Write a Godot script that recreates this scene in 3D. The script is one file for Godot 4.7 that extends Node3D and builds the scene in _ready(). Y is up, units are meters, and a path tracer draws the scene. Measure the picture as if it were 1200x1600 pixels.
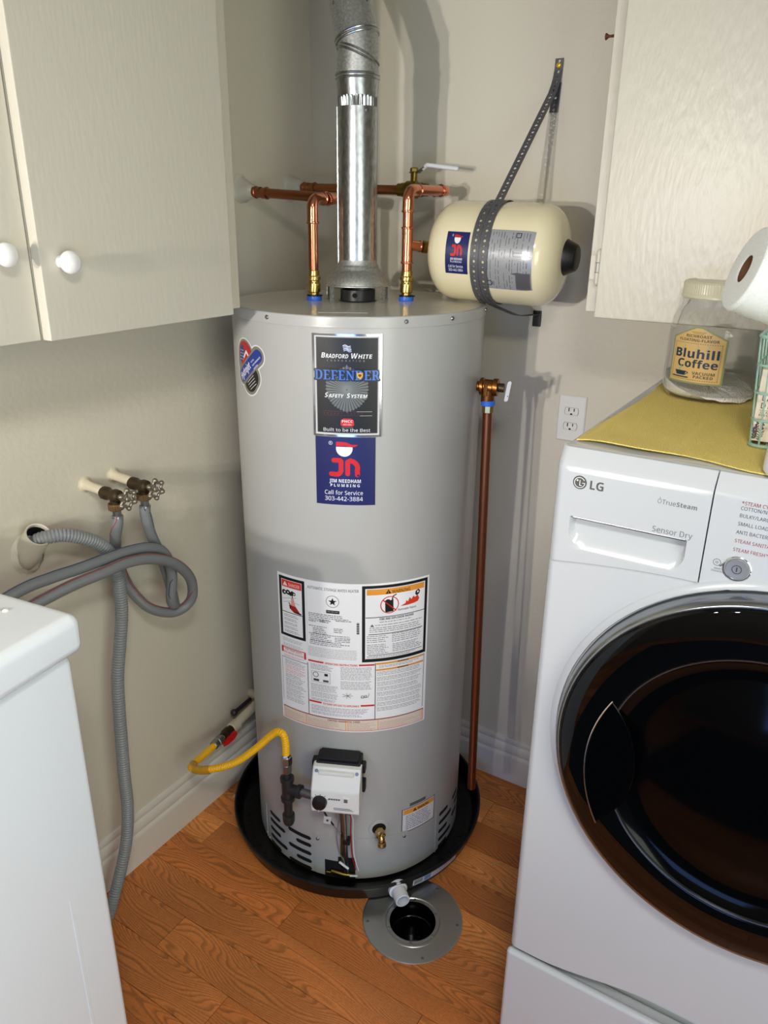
extends Node3D
# A water heater in the corner of a laundry room. x runs along the back wall, z comes out of it, y is up; metres.

const HX := 0.3859   # axis of the water heater
const HZ := 0.3471
const HR := 0.2872
const HT := 1.453
var M := {}
var taken := {}
var sans: SystemFont
var bold: SystemFont
var serif: SystemFont
var glyphs := {}


func _ready() -> void:
	# camera
	var cam := Camera3D.new()
	cam.name = "camera"
	cam.fov = rad_to_deg(2.0 * atan(800.0 / 1200.0))
	cam.near = 0.02
	cam.far = 50.0
	var fw := Vector3(-sin(0.5527) * cos(0.3734), -sin(0.3734), -cos(0.5527) * cos(0.3734))
	var rt := Vector3(cos(0.5527), 0, -sin(0.5527))
	var up := rt.cross(fw)
	var roll := 0.0125
	cam.transform = Transform3D(Basis(rt * cos(roll) + up * sin(roll), up * cos(roll) - rt * sin(roll), -fw), Vector3(1.3899, 1.644, 1.8545))
	add_child(cam)
	# sky, exposure
	var we := WorldEnvironment.new()
	we.name = "environment"
	var env := Environment.new()
	env.background_mode = Environment.BG_SKY
	var sky := Sky.new()
	var sm := ProceduralSkyMaterial.new()
	sm.sky_top_color = Color(0.35, 0.5, 0.8)
	sm.sky_horizon_color = Color(0.7, 0.78, 0.9)
	sm.ground_horizon_color = Color(0.6, 0.62, 0.66)
	sm.ground_bottom_color = Color(0.25, 0.25, 0.25)
	sky.sky_material = sm
	env.sky = sky
	env.tonemap_mode = Environment.TONE_MAPPER_LINEAR
	env.tonemap_exposure = 1.0
	env.sdfgi_enabled = true
	env.ssao_enabled = true
	env.ssil_enabled = true
	we.environment = env
	add_child(we)
	sans = sysfont("Droid Sans", 400)
	bold = sysfont("Droid Sans", 700)
	serif = sysfont("Droid Serif", 700)
	make_materials()
	lights()
	room()
	cabinets()
	washer()
	dryer()
	heater()
	heater_controls()
	drain_pan_and_floor_drain()
	vent()
	copper()
	tank()
	gas_line()
	laundry_hookups()
	dryer_top_things()
	small_things()


func lights() -> void:
	# two small spot heads of a wall lamp behind the photographer, turned to the corner
	var lamp := thing("wall_lamp", "wall lamp with two small white spot heads on the wall behind the camera", "lamp", Vector3(0.635, 1.66, 3.49))
	var b := mb()
	lathe(b, [Vector2(0.0, 0.0), Vector2(0.06, 0.0), Vector2(0.06, 0.012), Vector2(0.05, 0.02), Vector2(0.0, 0.022)], Vector3(0.635, 1.66, 3.492), Vector3(0, 0, -1), 32)
	part(lamp, "plate", b, M.white_plastic)
	for p in [Vector3(0.53, 1.59, 3.2), Vector3(0.74, 1.73, 3.2)]:
		var aim: Vector3 = (SPOT_AIM - p).normalized()
		b = mb()
		tube(b, [Vector3(0.635, 1.66, 3.48), Vector3(0.635, 1.66, 3.40), p - aim * 0.10], 0.008, 10)
		part(lamp, "arm", b, M.white_plastic)
		b = mb()
		lathe(b, [Vector2(0.0, -0.10), Vector2(0.022, -0.098), Vector2(0.034, -0.06), Vector2(0.036, -0.004), Vector2(0.034, -0.004), Vector2(0.032, -0.06), Vector2(0.0, -0.09)], p, aim, 32)
		part(lamp, "head", b, M.white_plastic)
		b = mb()
		lathe(b, [Vector2(0.0, -0.02), Vector2(0.030, -0.02), Vector2(0.030, -0.010), Vector2(0.0, -0.008)], p, aim, 24)
		part(lamp, "bulb", b, M.bulb)
		var o := SpotLight3D.new()
		o.name = "bulb_light"
		o.transform = Transform3D(Basis.looking_at(aim, Vector3.UP), p)
		o.spot_angle = SPOT_HALF
		o.spot_angle_attenuation = 1.0
		o.light_color = Color(1.0, 0.975, 0.94)
		o.light_energy = LAMP_E
		o.light_size = 0.03
		o.spot_range = 8.0
		o.spot_attenuation = 2.0
		o.shadow_enabled = true
		add_child(o, true)
	# flush ceiling lamp
	var cl := thing("ceiling_lamp", "round flush white glass ceiling lamp over the middle of the room", "lamp", Vector3(1.6, 2.40, 2.0))
	b = mb()
	lathe(b, [Vector2(0.0, 0.0), Vector2(0.19, 0.0), Vector2(0.19, 0.03), Vector2(0.175, 0.04), Vector2(0.0, 0.04)], Vector3(1.6, 2.40, 2.0), Vector3.UP, 40)
	part(cl, "base", b, M.white_plastic)
	b = mb()
	lathe(b, [Vector2(0.0, -0.06), Vector2(0.08, -0.055), Vector2(0.14, -0.035), Vector2(0.17, 0.0)], Vector3(1.6, 2.40, 2.0), Vector3.UP, 40)
	part(cl, "shade", b, M.glow_warm)
	var a := AreaLight3D.new()
	a.name = "ceiling_light"
	a.area_size = Vector2(0.3, 0.3)
	a.position = Vector3(1.6, 2.33, 2.0)
	a.rotation = Vector3(-PI / 2, 0, 0)
	a.light_color = Color(1.0, 0.985, 0.97)
	a.light_energy = CEIL_E
	a.shadow_enabled = true
	add_child(a, true)
	# daylight through the frosted glazing in the wall on the right, beside the photographer
	var w := AreaLight3D.new()
	w.name = "window_daylight"
	w.area_size = Vector2(1.12, 1.12)
	w.position = Vector3(2.385, 1.36, 2.1)
	w.rotation = Vector3(0, PI / 2, 0)
	w.light_color = Color(0.98, 1.0, 0.90)
	w.light_energy = WIN_E
	w.shadow_enabled = true
	add_child(w, true)
	# and the low garden window in the wall behind, which sees only blue sky
	w = AreaLight3D.new()
	w.name = "low_window_daylight"
	w.area_size = Vector2(0.92, 0.82)
	w.position = Vector3(1.75, 0.61, 3.485)
	w.light_color = Color(0.40, 0.62, 1.0)
	w.light_energy = LOW_E
	w.shadow_enabled = true
	add_child(w, true)


const SPOT_AIM := Vector3(0.25, 1.50, 0.0)
const SPOT_HALF := 31.0
const LAMP_E := 2.1
const CEIL_E := 1.85
const WIN_E := 1.8
const LOW_E := 1.15


# ---------------------------------------------------------------- names, things, parts

func numbered(called: String) -> String:
	var n: int = taken.get(called, 0)
	taken[called] = n + 1
	return called if n == 0 else "%s_%03d" % [called, n]


func tag(o: Node, label: String, category: String, group := "") -> void:
	o.set_meta("label", label)
	o.set_meta("category", category)
	if group != "":
		o.set_meta("group", group)


func thing(called: String, label: String, category: String, at := Vector3.ZERO, turn := 0.0, group := "") -> Node3D:
	var o := Node3D.new()
	o.name = numbered(called)
	add_child(o)
	o.position = at
	o.rotation.y = turn
	tag(o, label, category, group)
	return o


func part(root: Node3D, called: String, b: MB, m: Material, smooth := 40.0) -> MeshInstance3D:
	var o := MeshInstance3D.new()
	o.name = called
	var top: Node3D = root
	while top.get_parent() != self and top.get_parent() is Node3D:
		top = top.get_parent()
	o.mesh = b.done(m, smooth, top.transform.affine_inverse())
	root.add_child(o, true)
	return o


func parts(root: Node3D, called: String, b: MB, m: Material, smooth := 40.0) -> void:   # each loose piece of the shape a part of its own
	var at := {}
	var up := PackedInt32Array()
	var n := b.v.size() / 3
	up.resize(n)
	for f in n:
		up[f] = f
	for i in b.v.size():
		var key := Vector3i((b.v[i] * 20000.0).round())
		var f := i / 3
		while up[f] != f:
			f = up[f]
		if at.has(key):
			var g: int = at[key]
			while up[g] != g:
				g = up[g]
			up[maxi(f, g)] = mini(f, g)
		else:
			at[key] = f
	var by := {}
	for f in n:
		var r := f
		while up[r] != r:
			r = up[r]
		if not by.has(r):
			by[r] = mb()
		for k in 3:
			by[r].v.append(b.v[f * 3 + k])
			by[r].uv.append(b.uv[f * 3 + k])
	for r in by:
		part(root, called, by[r], m, smooth)


func single(called: String, b: MB, m: Material, label: String, category: String, at := Vector3.ZERO, group := "", smooth := 40.0) -> MeshInstance3D:
	var o := MeshInstance3D.new()
	o.name = numbered(called)
	add_child(o)
	o.position = at
	o.mesh = b.done(m, smooth, o.transform.affine_inverse())
	tag(o, label, category, group)
	return o


func struct(called: String, b: MB, m: Material, smooth := 40.0) -> MeshInstance3D:
	var o := MeshInstance3D.new()
	o.name = called
	add_child(o, true)
	o.mesh = b.done(m, smooth, Transform3D())
	o.set_meta("kind", "structure")
	return o


# ---------------------------------------------------------------- mesh building

class MB:
	var v := PackedVector3Array()
	var uv := PackedVector2Array()
	var xf := Transform3D()

	func tri(a: Vector3, b: Vector3, c: Vector3, ua := Vector2.ZERO, ub := Vector2.ZERO, uc := Vector2.ZERO) -> void:   # anticlockwise from outside
		v.append(xf * a); v.append(xf * b); v.append(xf * c)
		uv.append(ua); uv.append(ub); uv.append(uc)

	func quad(a: Vector3, b: Vector3, c: Vector3, d: Vector3, ua := Vector2(0, 0), ub := Vector2(0, 1), uc := Vector2(1, 1), ud := Vector2(1, 0)) -> void:
		if not a.is_equal_approx(b) and not b.is_equal_approx(c):
			tri(a, b, c, ua, ub, uc)
		if not a.is_equal_approx(d) and not c.is_equal_approx(d):
			tri(a, c, d, ua, uc, ud)

	func grid(rows: Array, around := false, flip := false) -> void:   # rows top to bottom, columns to the right, seen from outside
		var n: int = rows.size()
		for i in n - 1:
			var r0: PackedVector3Array = rows[i]
			var r1: PackedVector3Array = rows[i + 1]
			var k := r0.size()
			var last := k if around else k - 1
			for j in last:
				var j1 := (j + 1) % k
				var u0 := float(j) / last
				var u1 := float(j + 1) / last
				var w0 := float(i) / (n - 1)
				var w1 := float(i + 1) / (n - 1)
				if flip:
					quad(r0[j], r0[j1], r1[j1], r1[j], Vector2(u0, w0), Vector2(u1, w0), Vector2(u1, w1), Vector2(u0, w1))
				else:
					quad(r0[j], r1[j], r1[j1], r0[j1], Vector2(u0, w0), Vector2(u0, w1), Vector2(u1, w1), Vector2(u1, w0))

	func done(m: Material, smooth: float, inv: Transform3D) -> ArrayMesh:
		var n := v.size()
		var fn := PackedVector3Array()
		fn.resize(n / 3)
		var at := {}
		for i in n:
			v[i] = inv * v[i]
		for f in n / 3:
			fn[f] = (v[f * 3 + 1] - v[f * 3]).cross(v[f * 3 + 2] - v[f * 3])
		var keys := PackedInt32Array()
		keys.resize(n)
		var lists := []
		for i in n:
			var key := Vector3i((v[i] * 50000.0).round())
			if not at.has(key):
				at[key] = lists.size()
				lists.append(PackedInt32Array())
			keys[i] = at[key]
			lists[keys[i]].append(i / 3)
		var lim := cos(deg_to_rad(smooth))
		var unit := PackedVector3Array()
		unit.resize(fn.size())
		for f in fn.size():
			unit[f] = fn[f].normalized()
		var normals := PackedVector3Array()
		normals.resize(n)
		for i in n:
			var f := i / 3
			var s := Vector3.ZERO
			for g: int in lists[keys[i]]:
				if unit[g].dot(unit[f]) >= lim:
					s += fn[g]
			normals[i] = s.normalized() if s.length_squared() > 1e-30 else unit[f]
		var order := PackedInt32Array()
		order.resize(n)
		for f in n / 3:
			order[f * 3] = f * 3
			order[f * 3 + 1] = f * 3 + 2
			order[f * 3 + 2] = f * 3 + 1
		var a := []
		a.resize(Mesh.ARRAY_MAX)
		a[Mesh.ARRAY_VERTEX] = v
		a[Mesh.ARRAY_NORMAL] = normals
		a[Mesh.ARRAY_TEX_UV] = uv
		a[Mesh.ARRAY_INDEX] = order
		var mesh := ArrayMesh.new()
		mesh.add_surface_from_arrays(Mesh.PRIMITIVE_TRIANGLES, a)
		mesh.surface_set_material(0, m)
		return mesh


func mb(xf := Transform3D()) -> MB:
	var b := MB.new()
	b.xf = xf
	return b


func side_of(t: Vector3) -> Vector3:
	return (Vector3.UP if absf(t.y) < 0.9 else Vector3.RIGHT).cross(t).normalized()


func tube(b: MB, path: Array, radius, segs := 12, caps := true) -> void:   # radius: one number, or one for each point
	var n := path.size()
	var nrm := Vector3.ZERO
	var rows := []
	for i in n:
		var t: Vector3 = ((path[mini(i + 1, n - 1)] as Vector3) - (path[maxi(i - 1, 0)] as Vector3)).normalized()
		if i == 0:
			nrm = side_of(t)
		else:
			nrm = (nrm - t * nrm.dot(t)).normalized()
		var bi := t.cross(nrm)
		var r: float = radius if radius is float else radius[i]
		var row := PackedVector3Array()
		for k in segs:
			var a := TAU * k / segs
			row.append((path[i] as Vector3) + (nrm * cos(a) + bi * sin(a)) * r)
		rows.append(row)
	b.grid(rows, true, true)
	if caps:
		for k in range(1, segs - 1):
			b.tri(rows[0][0], rows[0][k + 1], rows[0][k])
			b.tri(rows[n - 1][0], rows[n - 1][k], rows[n - 1][k + 1])


func lathe(b: MB, prof: Array, at: Vector3, axis: Vector3, segs := 32) -> void:   # prof: (radius, height), going up on an outer face
	var x := side_of(axis)
	var y := axis.cross(x)
	var rows := []
	for p: Vector2 in prof:
		var row := PackedVector3Array()
		for k in segs:
			var a := TAU * k / segs
			row.append(at + axis * p.y + (x * cos(a) + y * sin(a)) * p.x)
		rows.append(row)
	b.grid(rows, true, true)


func sphere_profile(r: float, n := 12, squash := 1.0) -> Array:
	var out := []
	for i in n + 1:
		var a := -PI / 2 + PI * i / n
		out.append(Vector2(r * cos(a), r * sin(a) * squash))
	return out


func rod(b: MB, p: Vector3, q: Vector3, r: float, segs := 16, r2 := -1.0, bevel := 0.0) -> void:
	var ax := (q - p).normalized()
	var l := p.distance_to(q)
	var e := r if r2 < 0 else r2
	if bevel > 0.0:
		lathe(b, [Vector2(0, 0), Vector2(r - bevel, 0), Vector2(r, bevel), Vector2(e, l - bevel), Vector2(e - bevel, l), Vector2(0, l)], p, ax, segs)
	else:
		lathe(b, [Vector2(0, 0), Vector2(r, 0), Vector2(e, l), Vector2(0, l)], p, ax, segs)


func box(b: MB, lo: Vector3, hi: Vector3, r := 0.0, n := 2) -> void:   # rounded box
	var c := (lo + hi) / 2
	var h := (hi - lo) / 2
	r = minf(r, minf(h.x, minf(h.y, h.z)) * 0.999)
	if r <= 0.0:
		n = 0
	var rows := []
	var lat := []
	if n == 0:
		lat = [[1.0, 0.0], [-1.0, 0.0]]
	for s in [1.0, -1.0]:
		for k in n + 1:
			if n > 0:
				var a: float = PI / 2 * (n - k) / n if s > 0 else -PI / 2 * k / n
				lat.append([s, a])
	for e in lat:
		var s: float = e[0]
		var a: float = e[1]
		var row := PackedVector3Array()
		for q in 4:
			var sx := 1.0 if q == 0 or q == 3 else -1.0
			var sz := 1.0 if q == 0 or q == 1 else -1.0
			for k in n + 1:
				var l := PI / 2 * (q + (float(k) / n if n > 0 else 0.5))
				var d := Vector3(cos(l) * cos(a), sin(a), sin(l) * cos(a)) * r
				row.append(c + Vector3(sx * (h.x - r), s * (h.y - r), sz * (h.z - r)) + d)
		rows.append(row)
	# columns run from +x to +z: seen from outside that is to the left
	b.grid(rows, true, true)
	var t: PackedVector3Array = rows[0]
	var u: PackedVector3Array = rows[rows.size() - 1]
	var k1 := n + 1
	b.quad(t[0], t[3 * k1], t[2 * k1], t[k1])
	b.quad(u[0], u[k1], u[2 * k1], u[3 * k1])


func prism(b: MB, poly: PackedVector2Array, o: Vector3, x: Vector3, y: Vector3, depth: float, bevel := 0.0) -> void:   # outline in the plane of x and y, standing out along x cross y
	if Geometry2D.is_polygon_clockwise(poly):
		poly = poly.duplicate()
		poly.reverse()
	var z := x.cross(y)
	var n := poly.size()
	var rim := poly
	if bevel > 0.0:
		rim = PackedVector2Array()
		for i in n:
			var p := poly[i]
			var d0 := (p - poly[(i + n - 1) % n]).normalized()
			var d1 := (poly[(i + 1) % n] - p).normalized()
			var nn := (Vector2(-d0.y, d0.x) + Vector2(-d1.y, d1.x)).normalized()
			rim.append(p + nn * bevel)
	var ids := Geometry2D.triangulate_polygon(rim)
	var ids2 := Geometry2D.triangulate_polygon(poly)
	for i in ids.size() / 3:
		var q := [rim[ids[i * 3]], rim[ids[i * 3 + 1]], rim[ids[i * 3 + 2]]]
		if (q[1] - q[0]).cross(q[2] - q[0]) < 0:
			q = [q[0], q[2], q[1]]
		b.tri(o + x * q[0].x + y * q[0].y + z * depth, o + x * q[1].x + y * q[1].y + z * depth, o + x * q[2].x + y * q[2].y + z * depth, q[0], q[1], q[2])
	for i in ids2.size() / 3:
		var q := [poly[ids2[i * 3]], poly[ids2[i * 3 + 1]], poly[ids2[i * 3 + 2]]]
		if (q[1] - q[0]).cross(q[2] - q[0]) > 0:
			q = [q[0], q[2], q[1]]
		b.tri(o + x * q[0].x + y * q[0].y, o + x * q[1].x + y * q[1].y, o + x * q[2].x + y * q[2].y)
	for i in n:
		var j := (i + 1) % n
		var p := o + x * poly[i].x + y * poly[i].y
		var q := o + x * poly[j].x + y * poly[j].y
		var s := depth - bevel
		b.quad(p + z * s, p, q, q + z * s)
		if bevel > 0.0:
			b.quad(o + x * rim[i].x + y * rim[i].y + z * depth, p + z * s, q + z * s, o + x * rim[j].x + y * rim[j].y + z * depth)


func cyl(a: float, y: float, r: float) -> Vector3:   # a point by its angle round the heater, in degrees, its height and its distance from the axis
	return Vector3(HX + r * sin(deg_to_rad(a)), y, HZ + r * cos(deg_to_rad(a)))


func curved(b: MB, a0: float, a1: float, y0: float, y1: float, r: float, thick := 0.0006, n := 24, rim := true) -> void:   # a sheet laid round the heater: outer face, then its rim
	var top := PackedVector3Array()
	var bot := PackedVector3Array()
	for i in n + 1:
		var a := lerpf(a0, a1, float(i) / n)
		top.append(cyl(a, y1, r + thick))
		bot.append(cyl(a, y0, r + thick))
	b.grid([top, bot])
	if not rim:
		return
	var ti := PackedVector3Array()
	var bi := PackedVector3Array()
	for i in n + 1:
		var a := lerpf(a0, a1, float(i) / n)
		ti.append(cyl(a, y1, r - 0.0004))
		bi.append(cyl(a, y0, r - 0.0004))
	b.grid([ti, top])
	b.grid([bot, bi])
	b.quad(top[0], ti[0], bi[0], bot[0])
	b.quad(top[n], bot[n], bi[n], ti[n])


func rounded(points: Array, r: float, n := 6) -> Array:   # a path with its corners rounded
	var out := [points[0]]
	for i in range(1, points.size() - 1):
		var p: Vector3 = points[i]
		var a: Vector3 = points[i - 1] - p
		var c: Vector3 = points[i + 1] - p
		var half := a.angle_to(c) / 2
		var d := minf(r / tan(half), minf(a.length(), c.length()) * 0.49)
		var rr := d * tan(half)
		a = a.normalized()
		c = c.normalized()
		var mid := p + (a + c).normalized() * rr / sin(half)
		var s := p + a * d - mid
		var e := p + c * d - mid
		for k in n + 1:
			out.append(mid + s.slerp(e, float(k) / n))
	out.append(points[points.size() - 1])
	return out


func smooth_path(points: Array, step: float) -> Array:   # a curve through the points, in equal steps
	var c := Curve3D.new()
	c.bake_interval = 0.002
	for i in points.size():
		var p: Vector3 = points[i]
		var t: Vector3 = (points[mini(i + 1, points.size() - 1)] - points[maxi(i - 1, 0)]) / 6.0
		c.add_point(p, -t, t)
	var out := []
	var l := c.get_baked_length()
	var n := int(ceil(l / step))
	for i in n + 1:
		out.append(c.sample_baked(l * i / n, true))
	return out


func arc_poly(cx: float, cy: float, r: float, a0: float, a1: float, n: int) -> PackedVector2Array:
	var out := PackedVector2Array()
	for i in n + 1:
		var a := deg_to_rad(lerpf(a0, a1, float(i) / n))
		out.append(Vector2(cx + r * cos(a), cy + r * sin(a)))
	return out


func round_rect(x0: float, y0: float, x1: float, y1: float, r: float, n := 5) -> PackedVector2Array:
	var out := arc_poly(x1 - r, y0 + r, r, -90, 0, n)
	out.append_array(arc_poly(x1 - r, y1 - r, r, 0, 90, n))
	out.append_array(arc_poly(x0 + r, y1 - r, r, 90, 180, n))
	out.append_array(arc_poly(x0 + r, y0 + r, r, 180, 270, n))
	return out


func words(root: Node3D, s: String, at: Vector3, height: float, m: Material, font: Font, x := Vector3.RIGHT, y := Vector3.UP, called := "lettering") -> MeshInstance3D:   # raised print; height of a capital, left end of the baseline
	var t := TextMesh.new()
	t.text = s
	t.font = font
	t.font_size = 32
	t.pixel_size = height / 23.0
	t.depth = 0.0004
	t.curve_step = 2.0
	t.horizontal_alignment = HORIZONTAL_ALIGNMENT_LEFT
	t.vertical_alignment = VERTICAL_ALIGNMENT_BOTTOM
	t.material = m
	var o := MeshInstance3D.new()
	o.name = called
	o.mesh = t
	var drop := font.get_descent(32) * t.pixel_size
	var w := Transform3D(Basis(x, y, x.cross(y).normalized()), at - y * drop)
	var top: Node3D = root
	while top.get_parent() != self and top.get_parent() is Node3D:
		top = top.get_parent()
	o.transform = top.transform.affine_inverse() * w
	root.add_child(o, true)
	return o


# ---------------------------------------------------------------- print on labels

func sysfont(called: String, weight: int) -> SystemFont:
	var f := SystemFont.new()
	f.font_names = PackedStringArray([called])
	f.font_weight = weight
	return f


func glyph(f: SystemFont, ch: String) -> Dictionary:
	var key := [f, ch]
	if not glyphs.has(key):
		var ts := TextServerManager.get_primary_interface()
		var rid: RID = f.get_rids()[0]
		var sz := Vector2i(64, 0)
		var gi := ts.font_get_glyph_index(rid, 64, ch.unicode_at(0), 0)
		ts.font_render_glyph(rid, sz, gi)
		var r := ts.font_get_glyph_uv_rect(rid, sz, gi)
		var d := {"adv": ts.font_get_glyph_advance(rid, 64, gi).x, "off": ts.font_get_glyph_offset(rid, sz, gi), "im": null}
		if r.size.x > 0:
			var im := ts.font_get_texture_image(rid, sz, ts.font_get_glyph_texture_idx(rid, sz, gi)).get_region(Rect2i(r))
			im.convert(Image.FORMAT_RGBA8)
			d.im = im
			d.data = im.get_data()
		glyphs[key] = d
	return glyphs[key]


class Page:
	var im: Image
	var w: int
	var h: int
	var host

	func _init(hst, ww: int, hh: int, c: Color) -> void:
		host = hst
		w = ww
		h = hh
		im = Image.create(w, h, true, Image.FORMAT_RGBA8)
		im.fill(c)

	func rect(x: float, y: float, ww: float, hh: float, c: Color) -> void:
		im.fill_rect(Rect2i(roundi(x), roundi(y), maxi(1, roundi(ww)), maxi(1, roundi(hh))), c)

	func frame(x: float, y: float, ww: float, hh: float, t: float, c: Color) -> void:
		rect(x, y, ww, t, c); rect(x, y + hh - t, ww, t, c)
		rect(x, y, t, hh, c); rect(x + ww - t, y, t, hh, c)

	func mix(x: int, y: int, c: Color, k: float) -> void:
		if k > 0.0 and x >= 0 and y >= 0 and x < w and y < h:
			im.set_pixel(x, y, im.get_pixel(x, y).lerp(c, minf(1.0, k)))

	func poly(pts: PackedVector2Array, c: Color) -> void:
		var r := Rect2(pts[0], Vector2.ZERO)
		for p in pts:
			r = r.expand(p)
		for y in range(int(r.position.y), int(r.end.y) + 1):
			for x in range(int(r.position.x), int(r.end.x) + 1):
				var k := 0.0
				for s in [Vector2(0.25, 0.25), Vector2(0.75, 0.25), Vector2(0.25, 0.75), Vector2(0.75, 0.75)]:
					if Geometry2D.is_point_in_polygon(Vector2(x, y) + s, pts):
						k += 0.25
				mix(x, y, c, k)

	func stroke(pts: Array, t: float, c: Color) -> void:   # a line with round ends, t wide
		for i in pts.size() - 1:
			var a: Vector2 = pts[i]
			var b: Vector2 = pts[i + 1]
			var r := Rect2(a, Vector2.ZERO).expand(b).grow(t)
			for y in range(int(r.position.y), int(r.end.y) + 1):
				for x in range(int(r.position.x), int(r.end.x) + 1):
					var p := Vector2(x + 0.5, y + 0.5)
					var d := p.distance_to(Geometry2D.get_closest_point_to_segment(p, a, b))
					mix(x, y, c, clampf(t / 2 - d + 0.5, 0, 1))

	func disc(x: float, y: float, r: float, c: Color, ring := 0.0) -> void:
		for yy in range(int(y - r) - 1, int(y + r) + 2):
			for xx in range(int(x - r) - 1, int(x + r) + 2):
				var d := Vector2(xx + 0.5, yy + 0.5).distance_to(Vector2(x, y))
				var k := clampf(r - d + 0.5, 0, 1)
				if ring > 0.0:
					k = minf(k, clampf(d - (r - ring) + 0.5, 0, 1))
				mix(xx, yy, c, k)

	func width(s: String, size: float, f: SystemFont, space := 0.0, sx := 1.0) -> float:
		var t := 0.0
		for ch in s:
			t += host.glyph(f, ch).adv * size / 64.0 * sx + space
		return t

	func text(s: String, x: float, y: float, size: float, c: Color, f: SystemFont, o := {}) -> void:   # baseline left end; o: mid, fit, space, slant, turn, sx, fat
		var sx: float = o.get("sx", 1.0)
		var space: float = o.get("space", 0.0)
		if o.has("fit"):
			sx *= float(o.fit) / width(s, size, f, space, sx)
		var turn: float = deg_to_rad(o.get("turn", 0.0))
		var slant: float = o.get("slant", 0.0)
		var fat: float = o.get("fat", 1.0)
		var pen := 0.0
		if o.get("mid", false):
			pen = -width(s, size, f, space, sx) / 2
		var k := size / 64.0
		var ex := Vector2(cos(turn), sin(turn))
		var ey := Vector2(-sin(turn), cos(turn))
		for ch in s:
			var g: Dictionary = host.glyph(f, ch)
			if g.im != null:
				var gw: int = g.im.get_width()
				var gh: int = g.im.get_height()
				var data: PackedByteArray = g.data
				var off: Vector2 = g.off
				var r := Rect2()
				for q in 4:
					var lx: float = (off.x + (gw if q % 2 else 0)) * k * sx
					var ly: float = (off.y + (gh if q > 1 else 0)) * k
					var p := Vector2(x, y) + ex * (pen + lx - ly * slant) + ey * ly
					r = Rect2(p, Vector2.ZERO) if q == 0 else r.expand(p)
				r = r.grow(1)
				var det := k * sx
				var sub := 2 if size < 20 else 1
				for yy in range(int(r.position.y), int(r.end.y) + 1):
					for xx in range(int(r.position.x), int(r.end.x) + 1):
						var acc := 0.0
						for s1 in sub:
							for s2 in sub:
								var d := Vector2(xx + (s1 + 0.5) / sub, yy + (s2 + 0.5) / sub) - Vector2(x, y)
								var ly := d.dot(ey)
								var lx := d.dot(ex) - pen + ly * slant
								var gx := lx / det - off.x
								var gy := ly / k - off.y
								if gx >= 0 and gy >= 0 and gx < gw - 1 and gy < gh - 1:
									var i := int(gx)
									var j := int(gy)
									var fx := gx - i
									var fy := gy - j
									var q := (j * gw + i) * 4 + 3
									acc += lerpf(lerpf(data[q], data[q + 4], fx), lerpf(data[q + gw * 4], data[q + gw * 4 + 4], fx), fy) / 255.0
						mix(xx, yy, c, acc / (sub * sub) * fat)
			pen += g.adv * k * sx + space

	func lines(x: float, y: float, ww: float, rows: int, pitch: float, t: float, c: Color, seed_: int, ragged := 0.25) -> void:   # print too small to read: rows of word-long dashes
		var rng := RandomNumberGenerator.new()
		rng.seed = seed_
		for i in rows:
			var px := x
			var end := x + ww * (1.0 - rng.randf() * ragged)
			while px < end:
				var l := minf(rng.randf_range(0.6, 2.6) * pitch, end - px)
				var cc := c
				cc.a = 1.0
				for yy in roundi(maxf(1, t)):
					for xx in roundi(l):
						mix(int(px) + xx, int(y + i * pitch) + yy, cc, c.a * rng.randf_range(0.55, 1.0))
				px += l + pitch * 0.35

	func texture() -> ImageTexture:
		return ImageTexture.create_from_image(im)


# ---------------------------------------------------------------- materials

func mat(c: Color, rough := 0.5, metal := 0.0, o := {}) -> StandardMaterial3D:
	var m := StandardMaterial3D.new()
	m.albedo_color = c
	m.roughness = rough
	m.metallic = metal
	for k in o:
		m.set(k, o[k])
	return m


func printed(t: Texture2D, rough := 0.45, o := {}) -> StandardMaterial3D:
	var m := mat(Color.WHITE, rough, 0.0, o)
	m.albedo_texture = t
	return m


func noise_tex(freq: float, strength: float, seed_: int, octaves := 3) -> NoiseTexture2D:
	var n := FastNoiseLite.new()
	n.seed = seed_
	n.frequency = freq
	n.fractal_octaves = octaves
	var t := NoiseTexture2D.new()
	t.width = 256
	t.height = 256
	t.seamless = true
	t.noise = n
	t.as_normal_map = true
	t.bump_strength = strength
	return t


func bumpy(m: StandardMaterial3D, t: Texture2D, scale: Vector3, k := 1.0) -> StandardMaterial3D:
	m.normal_enabled = true
	m.normal_texture = t
	m.normal_scale = k
	m.uv1_triplanar = true
	m.uv1_world_triplanar = true
	m.uv1_scale = scale
	return m


func mottled(lo: Color, hi: Color, freq: float, seed_: int, size := 256) -> NoiseTexture2D:
	var n := FastNoiseLite.new()
	n.seed = seed_
	n.frequency = freq
	n.fractal_octaves = 4
	var g := Gradient.new()
	g.set_color(0, lo)
	g.set_color(1, hi)
	var t := NoiseTexture2D.new()
	t.width = size
	t.height = size
	t.seamless = true
	t.noise = n
	t.color_ramp = g
	return t


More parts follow.
